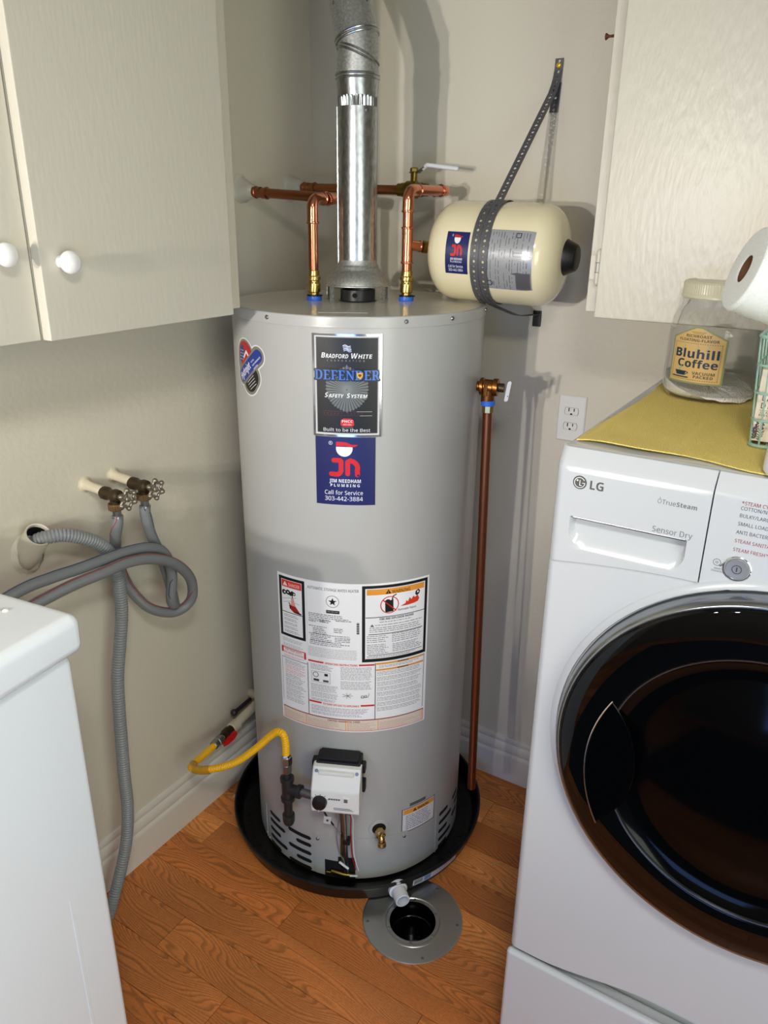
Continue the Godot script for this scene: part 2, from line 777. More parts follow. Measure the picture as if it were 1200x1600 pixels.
func make_materials() -> void:
	var roller := noise_tex(0.06, 3.0, 4)
	M.wall = bumpy(mat(Color(0.83, 0.808, 0.748), 0.5), roller, Vector3(3, 3, 3), 0.10)
	M.ceiling = mat(Color(0.70, 0.69, 0.66), 0.9)
	M.trim = mat(Color(0.85, 0.835, 0.80), 0.35)
	M.cabinet = bumpy(mat(Color(0.79, 0.77, 0.715), 0.34), noise_tex(0.05, 4.0, 11), Vector3(7, 1.6, 7), 0.07)
	M.cabinet_in = mat(Color(0.80, 0.77, 0.70), 0.6)
	M.porcelain = mat(Color(0.93, 0.92, 0.91), 0.12)
	M.white_plastic = mat(Color(0.90, 0.90, 0.89), 0.35)
	M.pvc = mat(Color(0.88, 0.89, 0.91), 0.3)
	M.painted = mat(Color(0.82, 0.78, 0.69), 0.5)
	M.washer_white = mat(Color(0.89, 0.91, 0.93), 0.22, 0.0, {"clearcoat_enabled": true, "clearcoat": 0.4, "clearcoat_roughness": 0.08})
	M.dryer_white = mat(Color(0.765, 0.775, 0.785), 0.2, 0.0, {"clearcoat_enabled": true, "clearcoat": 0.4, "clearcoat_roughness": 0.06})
	M.seam = mat(Color(0.06, 0.06, 0.06), 0.8)
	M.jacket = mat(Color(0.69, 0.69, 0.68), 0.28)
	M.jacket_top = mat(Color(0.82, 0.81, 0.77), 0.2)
	M.jacket_dark = mat(Color(0.02, 0.02, 0.022), 0.8)
	M.chrome = mat(Color(0.86, 0.86, 0.87), 0.12, 1.0)
	M.door_ring = mat(Color(0.60, 0.61, 0.62), 0.22, 1.0)
	M.steel = mat(Color(0.62, 0.63, 0.64), 0.3, 1.0)
	M.zinc = mat(Color(0.52, 0.53, 0.54), 0.4, 1.0)
	var spangle := mottled(Color(0.60, 0.61, 0.62), Color(0.86, 0.87, 0.88), 0.045, 21)
	M.galv = mat(Color(0.92, 0.93, 0.93), 0.3, 1.0)
	M.galv.albedo_texture = spangle
	M.galv.uv1_triplanar = true
	M.galv.uv1_scale = Vector3(9, 4, 9)
	M.drain_metal = mat(Color(0.72, 0.72, 0.70), 0.36, 1.0)
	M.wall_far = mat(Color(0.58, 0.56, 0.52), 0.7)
	M.galv_dull = mat(Color(0.95, 0.95, 0.93), 0.5, 0.9)
	M.galv_dull.albedo_texture = spangle
	M.galv_dull.uv1_triplanar = true
	M.galv_dull.uv1_scale = Vector3(12, 12, 12)
	M.copper = mat(Color(0.80, 0.50, 0.38), 0.24, 1.0)
	M.copper_fitting = mat(Color(0.86, 0.56, 0.43), 0.16, 1.0)
	M.copper_dull = mat(Color(0.62, 0.39, 0.27), 0.34, 1.0)
	M.brass = mat(Color(0.80, 0.68, 0.42), 0.25, 1.0)
	M.brass_dull = mat(Color(0.52, 0.44, 0.20), 0.35, 1.0)
	M.bronze = mat(Color(0.55, 0.36, 0.19), 0.35, 1.0)
	M.old_bronze = mat(Color(0.30, 0.25, 0.18), 0.45, 0.8)
	M.iron = mat(Color(0.17, 0.17, 0.178), 0.4, 0.2)
	M.blue_seal = mat(Color(0.20, 0.42, 0.85), 0.35)
	M.black = mat(Color(0.035, 0.035, 0.038), 0.45)
	M.black_gloss = mat(Color(0.02, 0.02, 0.022), 0.18)
	M.pan = mat(Color(0.022, 0.024, 0.028), 0.3)
	M.door_black = mat(Color(0.012, 0.014, 0.018), 0.03, 0.0, {"metallic_specular": 0.42})
	M.door_dish = mat(Color(0.010, 0.012, 0.016), 0.10, 0.0, {"metallic_specular": 0.24})
	M.tank = mat(Color(0.91, 0.87, 0.73), 0.2, 0.0, {"clearcoat_enabled": true, "clearcoat": 0.5, "clearcoat_roughness": 0.05})
	M.strap = mat(Color(0.36, 0.36, 0.375), 0.45, 0.3)
	M.yellow = mat(Color(0.98, 0.74, 0.02), 0.38)
	M.red = mat(Color(0.78, 0.06, 0.04), 0.4)
	M.blue_line = mat(Color(0.10, 0.12, 0.32), 0.5)
	M.red_line = mat(Color(0.62, 0.08, 0.08), 0.5)
	M.hose = mat(Color(0.47, 0.485, 0.50), 0.42)
	M.hose_ribbed = mat(Color(0.53, 0.545, 0.56), 0.36)
	M.wood_edge = mat(Color(0.35, 0.19, 0.09), 0.6)
	M.dark = mat(Color(0.01, 0.01, 0.01), 0.9)
	M.glass = mat(Color(0.42, 0.45, 0.43, 0.13), 0.02, 0.0, {"transparency": BaseMaterial3D.TRANSPARENCY_ALPHA})
	M.powder = bumpy(mat(Color(0.93, 0.92, 0.89), 0.9), noise_tex(0.08, 8.0, 8), Vector3(12, 12, 12), 1.0)
	M.lid = mat(Color(0.80, 0.78, 0.67), 0.3)
	M.towel = bumpy(mat(Color(1.0, 0.90, 0.52), 0.95), noise_tex(0.2, 10.0, 5), Vector3(8, 8, 8), 0.7)
	M.towel.albedo_texture = mottled(Color(0.92, 0.92, 0.88), Color(1, 1, 1), 0.2, 31)
	M.mint = mat(Color(0.56, 0.69, 0.63), 0.4)
	M.paper = bumpy(mat(Color(0.93, 0.94, 0.925), 0.95), noise_tex(0.1, 8.0, 9), Vector3(14, 14, 14), 0.5)
	M.core = mat(Color(0.42, 0.29, 0.18), 0.9)
	M.rug = bumpy(mat(Color(0.16, 0.19, 0.22), 0.95), noise_tex(0.2, 10.0, 3), Vector3(8, 8, 8), 1.0)
	M.caulk = mat(Color(0.79, 0.78, 0.74), 0.3)
	M.rust = mat(Color(0.42, 0.24, 0.15), 0.6, 0.3)
	M.grey_print = mat(Color(0.40, 0.41, 0.42), 0.5)
	M.dark_print = mat(Color(0.22, 0.22, 0.23), 0.5)
	M.red_print = mat(Color(0.55, 0.10, 0.16), 0.5)
	M.logo_grey = mat(Color(0.33, 0.33, 0.33), 0.35)
	M.bulb = mat(Color(1, 1, 1), 0.4, 0.0, {"emission_enabled": true, "emission": Color(1.0, 0.97, 0.93), "emission_energy_multiplier": 4.0})
	M.glow_warm = mat(Color(0.95, 0.95, 0.92), 0.5, 0.0, {"emission_enabled": true, "emission": Color(1.0, 0.97, 0.93), "emission_energy_multiplier": 2.0})
	M.glow_low = mat(Color(0.9, 0.93, 0.95), 0.4, 0.0, {"emission_enabled": true, "emission": Color(0.62, 0.78, 1.0), "emission_energy_multiplier": 0.8})
	M.glow_day = mat(Color(0.9, 0.93, 0.95), 0.4, 0.0, {"emission_enabled": true, "emission": Color(0.86, 0.94, 1.0), "emission_energy_multiplier": 1.5})


# ---------------------------------------------------------------- the room

func wood_atlas() -> ImageTexture:   # eight strips of oak print, one below the other
	var w := 1024
	var strip := 96
	var im := Image.create(w, strip * 8, true, Image.FORMAT_RGB8)
	var big := FastNoiseLite.new()
	big.seed = 12
	big.frequency = 1.0
	big.fractal_octaves = 2
	var fine := FastNoiseLite.new()
	fine.seed = 77
	fine.frequency = 1.0
	fine.fractal_octaves = 3
	var tones := [Color(0.545, 0.335, 0.175), Color(0.50, 0.295, 0.15), Color(0.58, 0.37, 0.20), Color(0.525, 0.315, 0.16), Color(0.475, 0.275, 0.135), Color(0.60, 0.385, 0.215), Color(0.54, 0.32, 0.165), Color(0.51, 0.31, 0.165)]
	for s in 8:
		var tone: Color = tones[s]
		var cathedral := s % 2 == 0
		for y in strip:
			for x in w:
				var u := float(x) / w
				var t := float(y) / strip
				var g: float = big.get_noise_2d(u * 1.7 + s * 9.1, t * 0.9 + s * 3.7)
				var ring: float = g * 8.0 + (t - 0.5) * (4.0 if cathedral else 17.0) + (absf(t - 0.5) * 4.0 * sin(u * 4.0 + s) if cathedral else 0.0)
				var f: float = ring - floorf(ring)
				var streak: float = 0.5 + 0.5 * fine.get_noise_2d(u * 7.0 + s * 2.0, t * 26.0)
				var line: float = smoothstep(0.35, 0.85, f) * (1.0 - smoothstep(0.88, 1.0, f)) * (0.35 + 1.1 * streak)
				var pore: float = fine.get_noise_2d(u * 34.0 + s * 5.0, t * 70.0)
				var k: float = 0.98 - 0.21 * line + 0.12 * pore + 0.10 * g + 0.10 * (streak - 0.5)
				if pore > 0.30:
					k -= 0.12
				im.set_pixel(x, s * strip + y, Color(tone.r * k * 1.62, tone.g * k * 1.62, tone.b * k * 1.58))
	im.generate_mipmaps()
	return ImageTexture.create_from_image(im)


func slab(b: MB, outline: PackedVector2Array, y0: float, y1: float, u0: Vector2, u1: Vector2, lo: Vector2, hi: Vector2) -> void:   # a flat board with that outline in x and z; u0..u1 its window in the texture
	var poly := outline.duplicate()
	if not Geometry2D.is_polygon_clockwise(poly):
		poly.reverse()
	var at := func(p: Vector2) -> Vector2: return Vector2(lerpf(u0.x, u1.x, (p.x - lo.x) / (hi.x - lo.x)), lerpf(u0.y, u1.y, (p.y - lo.y) / (hi.y - lo.y)))
	var ids := Geometry2D.triangulate_polygon(poly)
	for i in ids.size() / 3:
		var q := [poly[ids[i * 3]], poly[ids[i * 3 + 1]], poly[ids[i * 3 + 2]]]
		if (q[1] - q[0]).cross(q[2] - q[0]) > 0:
			q = [q[0], q[2], q[1]]
		b.tri(Vector3(q[0].x, y1, q[0].y), Vector3(q[1].x, y1, q[1].y), Vector3(q[2].x, y1, q[2].y), at.call(q[0]), at.call(q[1]), at.call(q[2]))
		b.tri(Vector3(q[0].x, y0, q[0].y), Vector3(q[2].x, y0, q[2].y), Vector3(q[1].x, y0, q[1].y))
	var n := poly.size()
	for i in n:
		var p := poly[i]
		var q := poly[(i + 1) % n]
		b.quad(Vector3(p.x, y1, p.y), Vector3(p.x, y0, p.y), Vector3(q.x, y0, q.y), Vector3(q.x, y1, q.y), at.call(p), at.call(p), at.call(q), at.call(q))


const DRAIN := Vector2(0.722, 0.612)
const DRAIN_R := 0.066

func room() -> void:
	var b := mb()
	box(b, Vector3(-0.12, -0.1, -0.12), Vector3(2.52, 2.62, 0.0))
	struct("wall_back", b, M.wall)
	b = mb()
	box(b, Vector3(-0.12, -0.1, 0.0), Vector3(0.0, 2.62, 3.5))
	struct("wall_left", b, M.wall)
	b = mb()
	box(b, Vector3(2.4, -0.1, 0.0), Vector3(2.52, 2.62, 1.5))
	box(b, Vector3(2.4, -0.1, 2.7), Vector3(2.52, 2.62, 3.5))
	box(b, Vector3(2.4, -0.1, 1.5), Vector3(2.52, 0.76, 2.7))
	box(b, Vector3(2.4, 1.96, 1.5), Vector3(2.52, 2.62, 2.7))
	struct("wall_right", b, M.wall_far)
	b = mb()
	box(b, Vector3(-0.12, -0.1, 3.5), Vector3(1.25, 2.62, 3.62))
	box(b, Vector3(2.25, -0.1, 3.5), Vector3(2.52, 2.62, 3.62))
	box(b, Vector3(1.25, -0.1, 3.5), Vector3(2.25, 0.16, 3.62))
	box(b, Vector3(1.25, 1.06, 3.5), Vector3(2.25, 2.62, 3.62))
	struct("wall_front", b, M.wall_far)
	b = mb()
	box(b, Vector3(1.25, 0.16, 3.53), Vector3(2.25, 1.06, 3.545))
	var win2 := struct("window_2", b, M.glow_low)
	b = mb()
	for e in [[1.25, 0.16, 1.29, 1.06], [2.21, 0.16, 2.25, 1.06], [1.29, 0.16, 2.21, 0.20], [1.29, 1.02, 2.21, 1.06]]:
		box(b, Vector3(e[0], e[1], 3.505), Vector3(e[2], e[3], 3.56))
	part(win2, "frame", b, M.trim)
	b = mb()
	box(b, Vector3(2.43, 0.76, 1.5), Vector3(2.445, 1.96, 2.7))
	var win := struct("window_1", b, M.glow_day)
	b = mb()
	for e in [[0.76, 1.5, 1.96, 1.54], [0.76, 2.66, 1.96, 2.7], [0.76, 1.54, 0.80, 2.66], [1.92, 1.54, 1.96, 2.66], [0.80, 2.08, 1.92, 2.12]]:
		box(b, Vector3(2.405, e[0], e[1]), Vector3(2.46, e[2], e[3]))
	part(win, "frame", b, M.trim)
	b = mb()
	box(b, Vector3(-0.12, 2.44, 0.0), Vector3(2.52, 2.56, 3.5))
	struct("ceiling", b, M.ceiling)
	# floor: slab with the drain's hole, then its boards
	b = mb()
	var hole := arc_poly(DRAIN.x, DRAIN.y, DRAIN_R, 0, 360, 36)
	hole.remove_at(36)
	for z in [[0.0, DRAIN.y], [DRAIN.y, 3.5]]:
		var half := PackedVector2Array([Vector2(0, z[0]), Vector2(2.4, z[0]), Vector2(2.4, z[1]), Vector2(0, z[1])])
		for p in Geometry2D.clip_polygons(half, hole):
			slab(b, p, -0.2, -0.009, Vector2.ZERO, Vector2.ONE, Vector2.ZERO, Vector2.ONE)
	var floor_ := struct("floor", b, M.wood_edge)
	var atlas := wood_atlas()
	var oak: Array[StandardMaterial3D] = []
	for i in 1:
		var m := printed(atlas, 0.36, {"metallic_specular": 0.45})
		oak.append(m)
	var rng := RandomNumberGenerator.new()
	rng.seed = 5
	var pitch := 0.098
	var row := 0
	var z0 := 0.906 - 10 * pitch
	while z0 < 3.5:
		var cut: float = {8: 0.452, 10: 0.238, 11: 0.471, 9: 0.86, 7: 0.10, 6: 0.62}.get(row, rng.randf_range(0.1, 0.9))
		var x0 := cut - 0.93
		while x0 < 2.4:
			var lo := Vector2(maxf(x0, 0.0), maxf(z0, 0.0))
			var hi := Vector2(minf(x0 + 0.93, 2.4), minf(z0 + pitch, 3.5))
			var strip := rng.randi() % 8
			var flip := rng.randf() < 0.5
			if hi.x - lo.x > 0.02 and hi.y - lo.y > 0.01:
				var g := 0.0007
				var rect := PackedVector2Array([lo + Vector2(g, g), Vector2(hi.x - g, lo.y + g), hi - Vector2(g, g), Vector2(lo.x + g, hi.y - g)])
				var k := minf((hi.x - lo.x) / 0.93, 1.0)
				var off := rng.randf() * (1.0 - k)
				var ua := off
				var ub := off + k
				var va := (strip + 0.02) / 8.0
				var vb := (strip + 0.98) / 8.0
				b = mb()
				for p in Geometry2D.clip_polygons(rect, hole):
					slab(b, p, -0.009, 0.0, Vector2(ub if flip else ua, va), Vector2(ua if flip else ub, vb), lo, hi)
				part(floor_, "plank", b, oak[0], 20.0)
			x0 += 0.93
		z0 += pitch
		row += 1
	b = mb()
	box(b, Vector3(0.60, 0.0005, 1.62), Vector3(2.1, 0.012, 3.3), 0.005)
	single("rug", b, M.rug, "dark blue grey rug on the floor behind the photographer", "rug", Vector3(1.36, 0.0, 2.5))
	# baseboards with a moulded top
	var prof := PackedVector2Array([Vector2(0.0, 0.0), Vector2(0.015, 0.0), Vector2(0.015, 0.085), Vector2(0.0135, 0.092), Vector2(0.0095, 0.098), Vector2(0.0115, 0.104), Vector2(0.0125, 0.112), Vector2(0.0105, 0.124), Vector2(0.006, 0.131), Vector2(0.0075, 0.137), Vector2(0.0075, 0.145), Vector2(0.005, 0.151), Vector2(0.0, 0.152)])
	b = mb()
	prism(b, prof, Vector3(0, 0, 0.0), Vector3.RIGHT, Vector3.UP, 3.5)
	struct("baseboard_left", b, M.trim)
	b = mb()
	prism(b, prof, Vector3(2.4, 0, 0), Vector3(0, 0, 1), Vector3.UP, 2.4)
	struct("baseboard_back", b, M.trim)


# ---------------------------------------------------------------- wall cabinets

func knob(root: Node3D, at: Vector3, out: Vector3) -> void:
	var b := mb()
	lathe(b, [Vector2(0.0, 0.0), Vector2(0.0095, 0.0), Vector2(0.0095, 0.002), Vector2(0.0075, 0.006), Vector2(0.0082, 0.010), Vector2(0.013, 0.0135), Vector2(0.0165, 0.018), Vector2(0.0172, 0.0225), Vector2(0.0155, 0.0275), Vector2(0.0105, 0.031), Vector2(0.004, 0.0325), Vector2(0.0, 0.0327)], at, out, 32)
	part(root, "knob", b, M.porcelain, 60)


func hinge(root: Node3D, at: Vector3) -> void:   # painted over, standing upright
	var b := mb()
	rod(b, at - Vector3(0, 0.024, 0), at + Vector3(0, 0.024, 0), 0.0056, 12, -1.0, 0.001)
	lathe(b, sphere_profile(0.0054, 8, 1.5), at + Vector3(0, 0.026, 0), Vector3.UP, 12)
	lathe(b, sphere_profile(0.0054, 8, 1.5), at - Vector3(0, 0.026, 0), Vector3.UP, 12)
	box(b, at + Vector3(-0.016, -0.022, -0.004), at + Vector3(0.0, 0.022, -0.0015))
	var h := part(root, "hinge", b, M.cabinet)
	b = mb()
	for y in [-0.009, 0.009]:
		lathe(b, [Vector2(0.0054, -0.0007), Vector2(0.00585, -0.0005), Vector2(0.00585, 0.0005), Vector2(0.0054, 0.0007)], at + Vector3(0, y, 0), Vector3.UP, 12)
	box(b, at + Vector3(-0.0022, -0.009, 0.0050), at + Vector3(-0.0012, 0.009, 0.0058))
	part(h, "pin_gap", b, M.grey_print)


func cabinets() -> void:
	# on the left wall: the far door stands proud of the near one
	var c := thing("wall_cabinet", "cream painted wall cabinet on the left wall with round white knobs", "cabinet", Vector3(0.155, 1.457, 1.3))
	var b := mb()
	box(b, Vector3(0.001, 1.462, 0.661), Vector3(0.290, 2.38, 1.95))
	part(c, "body", b, M.cabinet_in)
	b = mb()
	box(b, Vector3(0.290, 1.460, 0.661), Vector3(0.3095, 2.38, 0.715), 0.002)
	box(b, Vector3(0.290, 1.460, 1.095), Vector3(0.3085, 2.38, 1.113), 0.0)
	box(b, Vector3(0.290, 1.460, 1.52), Vector3(0.3085, 2.38, 1.55), 0.0)
	box(b, Vector3(0.290, 2.33, 0.70), Vector3(0.3085, 2.38, 1.95), 0.0)
	part(c, "face_frame", b, M.cabinet)
	b = mb()
	box(b, Vector3(0.310, 1.452, 0.704), Vector3(0.331, 2.35, 1.113), 0.0025)
	var d := part(c, "door", b, M.cabinet)
	knob(d, Vector3(0.331, 1.567, 1.077), Vector3.RIGHT)
	b = mb()
	box(b, Vector3(0.2905, 1.452, 1.1155), Vector3(0.3105, 2.35, 1.52), 0.002)
	d = part(c, "door", b, M.cabinet)
	knob(d, Vector3(0.3105, 1.58, 1.165), Vector3.RIGHT)
	b = mb()
	box(b, Vector3(0.2905, 1.452, 1.525), Vector3(0.3105, 2.35, 1.93), 0.002)
	d = part(c, "door", b, M.cabinet)
	knob(d, Vector3(0.3105, 1.58, 1.88), Vector3.RIGHT)
	# on the back wall above the dryer
	c = thing("wall_cabinet", "cream painted wall cabinet on the back wall above the dryer, hinge on its left", "cabinet", Vector3(1.6, 1.457, 0.15))
	b = mb()
	box(b, Vector3(0.906, 1.466, 0.001), Vector3(2.39, 2.38, 0.298))
	part(c, "body", b, M.cabinet)
	b = mb()
	box(b, Vector3(0.904, 1.464, 0.298), Vector3(0.955, 2.38, 0.318), 0.002)
	box(b, Vector3(1.40, 1.464, 0.298), Vector3(1.45, 2.38, 0.318), 0.002)
	box(b, Vector3(1.90, 1.464, 0.298), Vector3(2.39, 2.38, 0.318), 0.002)
	box(b, Vector3(0.955, 2.33, 0.298), Vector3(1.90, 2.38, 0.318))
	part(c, "face_frame", b, M.cabinet)
	for x in [[0.9275, 1.418], [1.432, 1.92]]:
		b = mb()
		box(b, Vector3(x[0], 1.455, 0.3185), Vector3(x[1], 2.36, 0.337), 0.0035)
		d = part(c, "door", b, M.cabinet)
		knob(d, Vector3(x[1] - 0.04 if x[0] < 1.2 else x[0] + 0.04, 1.56, 0.337), Vector3.BACK)
	hinge(c, Vector3(0.9235, 1.548, 0.328))
	hinge(c, Vector3(0.9235, 2.26, 0.323))
	b = mb()
	var s := Vector3(0.879, 1.9415, 0.285)
	lathe(b, [Vector2(0, 0), Vector2(0.0055, 0.0), Vector2(0.0058, 0.0012), Vector2(0.003, 0.005), Vector2(0.0022, 0.008), Vector2(0.0022, 0.025), Vector2(0, 0.026)], s, Vector3.RIGHT, 12)
	for i in 5:
		lathe(b, [Vector2(0.0022, -0.001), Vector2(0.003, 0), Vector2(0.0022, 0.001)], s + Vector3(0.012 + i * 0.0028, 0, 0), Vector3.RIGHT, 10)
	single("screw", b, M.rust, "rusty screw sticking out of the side of the back wall cabinet", "screw", s)


# ---------------------------------------------------------------- washer, turned a little off the wall

func washer() -> void:
	var turn := deg_to_rad(7.0)
	var corner := Vector3(0.539, 0, 1.272)
	var xf := Transform3D(Basis(Vector3.UP, turn), Vector3(corner.x, 0, corner.z))
	var w := thing("washing_machine", "white washing machine at the left wall, its flat top and plain side in view", "washer", xf * Vector3(-0.26, 0, 0.34), turn)
	var b := mb(xf)
	box(b, Vector3(-0.515, 0.02, 0.012), Vector3(-0.018, 1.054, 0.67), 0.012, 3)
	var body := part(w, "body", b, M.washer_white)
	b = mb(xf)
	# pressed crease low on the side panel
	prism(b, PackedVector2Array([Vector2(-0.006, 0.05), Vector2(0.0, 0.05), Vector2(0.0, 0.62), Vector2(-0.006, 0.66)]), Vector3(-0.0183, 0, 0.082), Vector3(0, 0, -1), Vector3.UP, 0.0012, 0.0007)
	part(body, "crease", b, M.washer_white)
	b = mb(xf)
	box(b, Vector3(-0.505, 1.052, 0.02), Vector3(-0.026, 1.064, 0.66))
	part(w, "gap", b, M.seam)
	b = mb(xf)
	box(b, Vector3(-0.522, 1.058, 0.0), Vector3(0.0, 1.120, 0.69), 0.017, 4)
	var t := part(w, "top_panel", b, M.washer_white)
	b = mb(xf)
	box(b, Vector3(-0.44, 1.1195, 0.13), Vector3(-0.05, 1.1235, 0.62), 0.0018, 2)
	part(t, "lid", b, M.washer_white)
	b = mb(xf)
	for p in [Vector3(-0.106, 1.12, 0.052), Vector3(-0.40, 1.12, 0.052)]:
		lathe(b, sphere_profile(0.006, 8, 0.6), p, Vector3.UP, 14)
		lathe(b, sphere_profile(0.005, 8, 0.6), p + Vector3(0.009, 0, -0.008), Vector3.UP, 14)
	parts(t, "hinge_cap", b, M.porcelain)
	b = mb(xf)
	for p in [Vector3(-0.06, 0, 0.06), Vector3(-0.06, 0, 0.62), Vector3(-0.46, 0, 0.06), Vector3(-0.46, 0, 0.62)]:
		rod(b, p, p + Vector3(0, 0.022, 0), 0.02, 16)
	parts(w, "foot", b, M.black)


# ---------------------------------------------------------------- dryer on its pedestal

const DX0 := 1.046
const DX1 := 1.732
const DF := 0.8275   # its front
const DCX := 1.389
const DCY := 0.893

func seam_y(x: float) -> float:
	var t := clampf((x - DX0) / 0.22, 0, 1) if x < DCX else clampf((DX1 - x) / 0.22, 0, 1)
	return 1.1575 + 0.0195 * sin(t * PI / 2)


func skirt_y(x: float) -> float:
	var t := clampf((x - DX0 - 0.05) / 0.22, 0, 1) if x < DCX else clampf((DX1 - 0.05 - x) / 0.22, 0, 1)
	return 0.358 + 0.034 * t * t * (3 - 2 * t)


func front_x(n: int, x0: float, x1: float, round0: bool, round1: bool) -> Array:   # [x, how far back], round at the outer corners
	var out := []
	var r := 0.014
	if round0:
		for k in 6:
			var a := PI / 2 * k / 6
			out.append([x0 + r * (1 - cos(a)), r * (1 - sin(a))])
	var a0 := x0 + (r if round0 else 0.0)
	var a1 := x1 - (r if round1 else 0.0)
	for i in n + 1:
		out.append([lerpf(a0, a1, float(i) / n), 0.0])
	if round1:
		for k in range(5, -1, -1):
			var a := PI / 2 * k / 6
			out.append([x1 - r * (1 - cos(a)), r * (1 - sin(a))])
	return out


func dryer() -> void:
	var p := thing("dryer_pedestal", "white drawer pedestal under the front-loading dryer", "pedestal", Vector3(DCX, 0, 0.45))
	var b := mb()
	box(b, Vector3(DX0, 0.01, 0.07), Vector3(DX1, 0.355, 0.79), 0.008)
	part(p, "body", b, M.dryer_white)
	b = mb()
	box(b, Vector3(DX0 - 0.001, 0.012, 0.792), Vector3(DX1 + 0.001, 0.338, 0.8255), 0.006)
	box(b, Vector3(DX0 - 0.002, 0.015, 0.820), Vector3(DX1 + 0.002, 0.352, 0.8365), 0.0075, 4)
	part(p, "drawer", b, M.dryer_white)

	var d := thing("dryer", "white front-loading dryer with a big round black glass door", "dryer", Vector3(DCX, 0.356, 0.45))
	b = mb()
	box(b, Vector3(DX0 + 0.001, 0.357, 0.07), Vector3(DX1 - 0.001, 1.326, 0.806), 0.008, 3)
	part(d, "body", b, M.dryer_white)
	# top plate with its lit edge
	b = mb()
	box(b, Vector3(DX0 + 0.003, 1.318, 0.075), Vector3(DX1 - 0.003, 1.3335, 0.806), 0.006, 4)
	part(d, "top_plate", b, M.dryer_white)
	# lower front round the door
	b = mb()
	var cols := front_x(40, DX0, DX1, true, true)
	var rows := []
	for w in [[0.0, -0.026], [0.0, -0.003], [0.003, 0.0], [0.3, 0.0], [0.6, 0.0], [1.0, 0.0], [1.0, -0.026]]:
		var row := PackedVector3Array()
		for c in cols:
			var top := seam_y(c[0]) - 0.0008
			row.append(Vector3(c[0], lerpf(top, skirt_y(c[0]), w[0]), maxf(DF + w[1] - c[1], 0.80)))
		rows.append(row)
	b.grid(rows)
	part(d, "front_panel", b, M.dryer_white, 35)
	b = mb()
	lathe(b, [Vector2(0.312, -0.001), Vector2(0.309, 0.003), Vector2(0.300, 0.0045), Vector2(0.2985, 0.001), Vector2(0.2985, -0.01)], Vector3(DCX, DCY, DF), Vector3.BACK, 96)
	part(d, "door_surround", b, M.dryer_white, 50)
	# the band above: steam drawer and control panel
	for e in [["steam_drawer", DX0, 1.2600, true, false], ["control_panel", 1.2618, DX1, false, true]]:
		b = mb()
		cols = front_x(24, e[1], e[2], e[3], e[4])
		rows = []
		var hole: bool = e[0] == "steam_drawer"
		var prof := [[1.3325, -0.024], [1.3335, -0.020], [1.3325, -0.0165], [1.3145, -0.004], [1.3085, -0.0012], [1.301, 0.0]]
		for w in prof:
			var row := PackedVector3Array()
			for c in cols:
				row.append(Vector3(c[0], w[0], maxf(DF + w[1] - c[1], 0.80)))
			rows.append(row)
		if not hole:
			for w in [0.0, -0.026]:
				var row := PackedVector3Array()
				for c in cols:
					row.append(Vector3(c[0], seam_y(c[0]) + 0.0004, maxf(DF + w - c[1], 0.80)))
				rows.append(row)
			b.grid(rows)
		else:
			b.grid(rows)
			rows = []
			for w in [[1.182, 0.0], [0.0, 0.0], [0.0, -0.026]]:
				var row := PackedVector3Array()
				for c in cols:
					row.append(Vector3(c[0], w[0] if w[0] > 0 else seam_y(c[0]) + 0.0004, maxf(DF + w[1] - c[1], 0.80)))
				rows.append(row)
			b.grid(rows)
			# between them: left of the recess, its rim, right of it
			rows = [PackedVector3Array(), PackedVector3Array()]
			for c in cols:
				if c[0] <= DX0 + 0.0141:
					rows[0].append(Vector3(c[0], 1.301, maxf(DF - c[1], 0.80)))
					rows[1].append(Vector3(c[0], 1.182, maxf(DF - c[1], 0.80)))
			b.grid(rows)
			var rim := PackedVector2Array()
			rim.append_array(arc_poly(1.100, 1.2135, 0.0255, 180, 270, 8))
			for q in range(1, 12):
				rim.append(Vector2(lerpf(1.100, 1.2145, q / 12.0), lerpf(1.188, 1.187, q / 12.0)))
			rim.append_array(arc_poly(1.2145, 1.2105, 0.0235, 270, 360, 8))
			rim.append_array(arc_poly(1.2360, 1.2330, 0.002, 0, 90, 3))
			for q in range(1, 16):
				rim.append(Vector2(lerpf(1.2360, 1.0765, q / 16.0), 1.2350))
			rim.append_array(arc_poly(1.0765, 1.2330, 0.002, 90, 180, 3))
			var n := rim.size()
			var lo := Vector2(DX0 + 0.014, 1.182)
			var hi := Vector2(1.2600, 1.301)
			var mid := Vector2(1.156, 1.215)
			var outer := PackedVector2Array()
			for q in rim:
				var dd := q - mid
				var k := minf(((hi.x if dd.x > 0 else lo.x) - mid.x) / dd.x if absf(dd.x) > 1e-6 else 1e9, ((hi.y if dd.y > 0 else lo.y) - mid.y) / dd.y if absf(dd.y) > 1e-6 else 1e9)
				outer.append(mid + dd * k)
			for i in n:
				var j := (i + 1) % n
				b.quad(Vector3(outer[i].x, outer[i].y, DF), Vector3(outer[j].x, outer[j].y, DF), Vector3(rim[j].x, rim[j].y, DF), Vector3(rim[i].x, rim[i].y, DF))
				# corners of the rectangle between two outer points
				if absf(outer[i].x - outer[j].x) > 1e-5 and absf(outer[i].y - outer[j].y) > 1e-5:
					var corner := Vector2(outer[i].x if absf(outer[i].x - lo.x) < 1e-5 or absf(outer[i].x - hi.x) < 1e-5 else outer[j].x, outer[i].y if absf(outer[i].y - lo.y) < 1e-5 or absf(outer[i].y - hi.y) < 1e-5 else outer[j].y)
					b.tri(Vector3(outer[i].x, outer[i].y, DF), Vector3(corner.x, corner.y, DF), Vector3(outer[j].x, outer[j].y, DF))
			# the scoop: shallow at the bottom, deep under the top lip
			var inner := []
			for q in rim:
				var t := clampf((q.y - 1.187) / 0.047, 0, 1)
				inner.append(Vector3(lerpf(mid.x, q.x, 0.95), lerpf(1.200, 1.2335, t), DF - 0.006 - 0.018 * t))
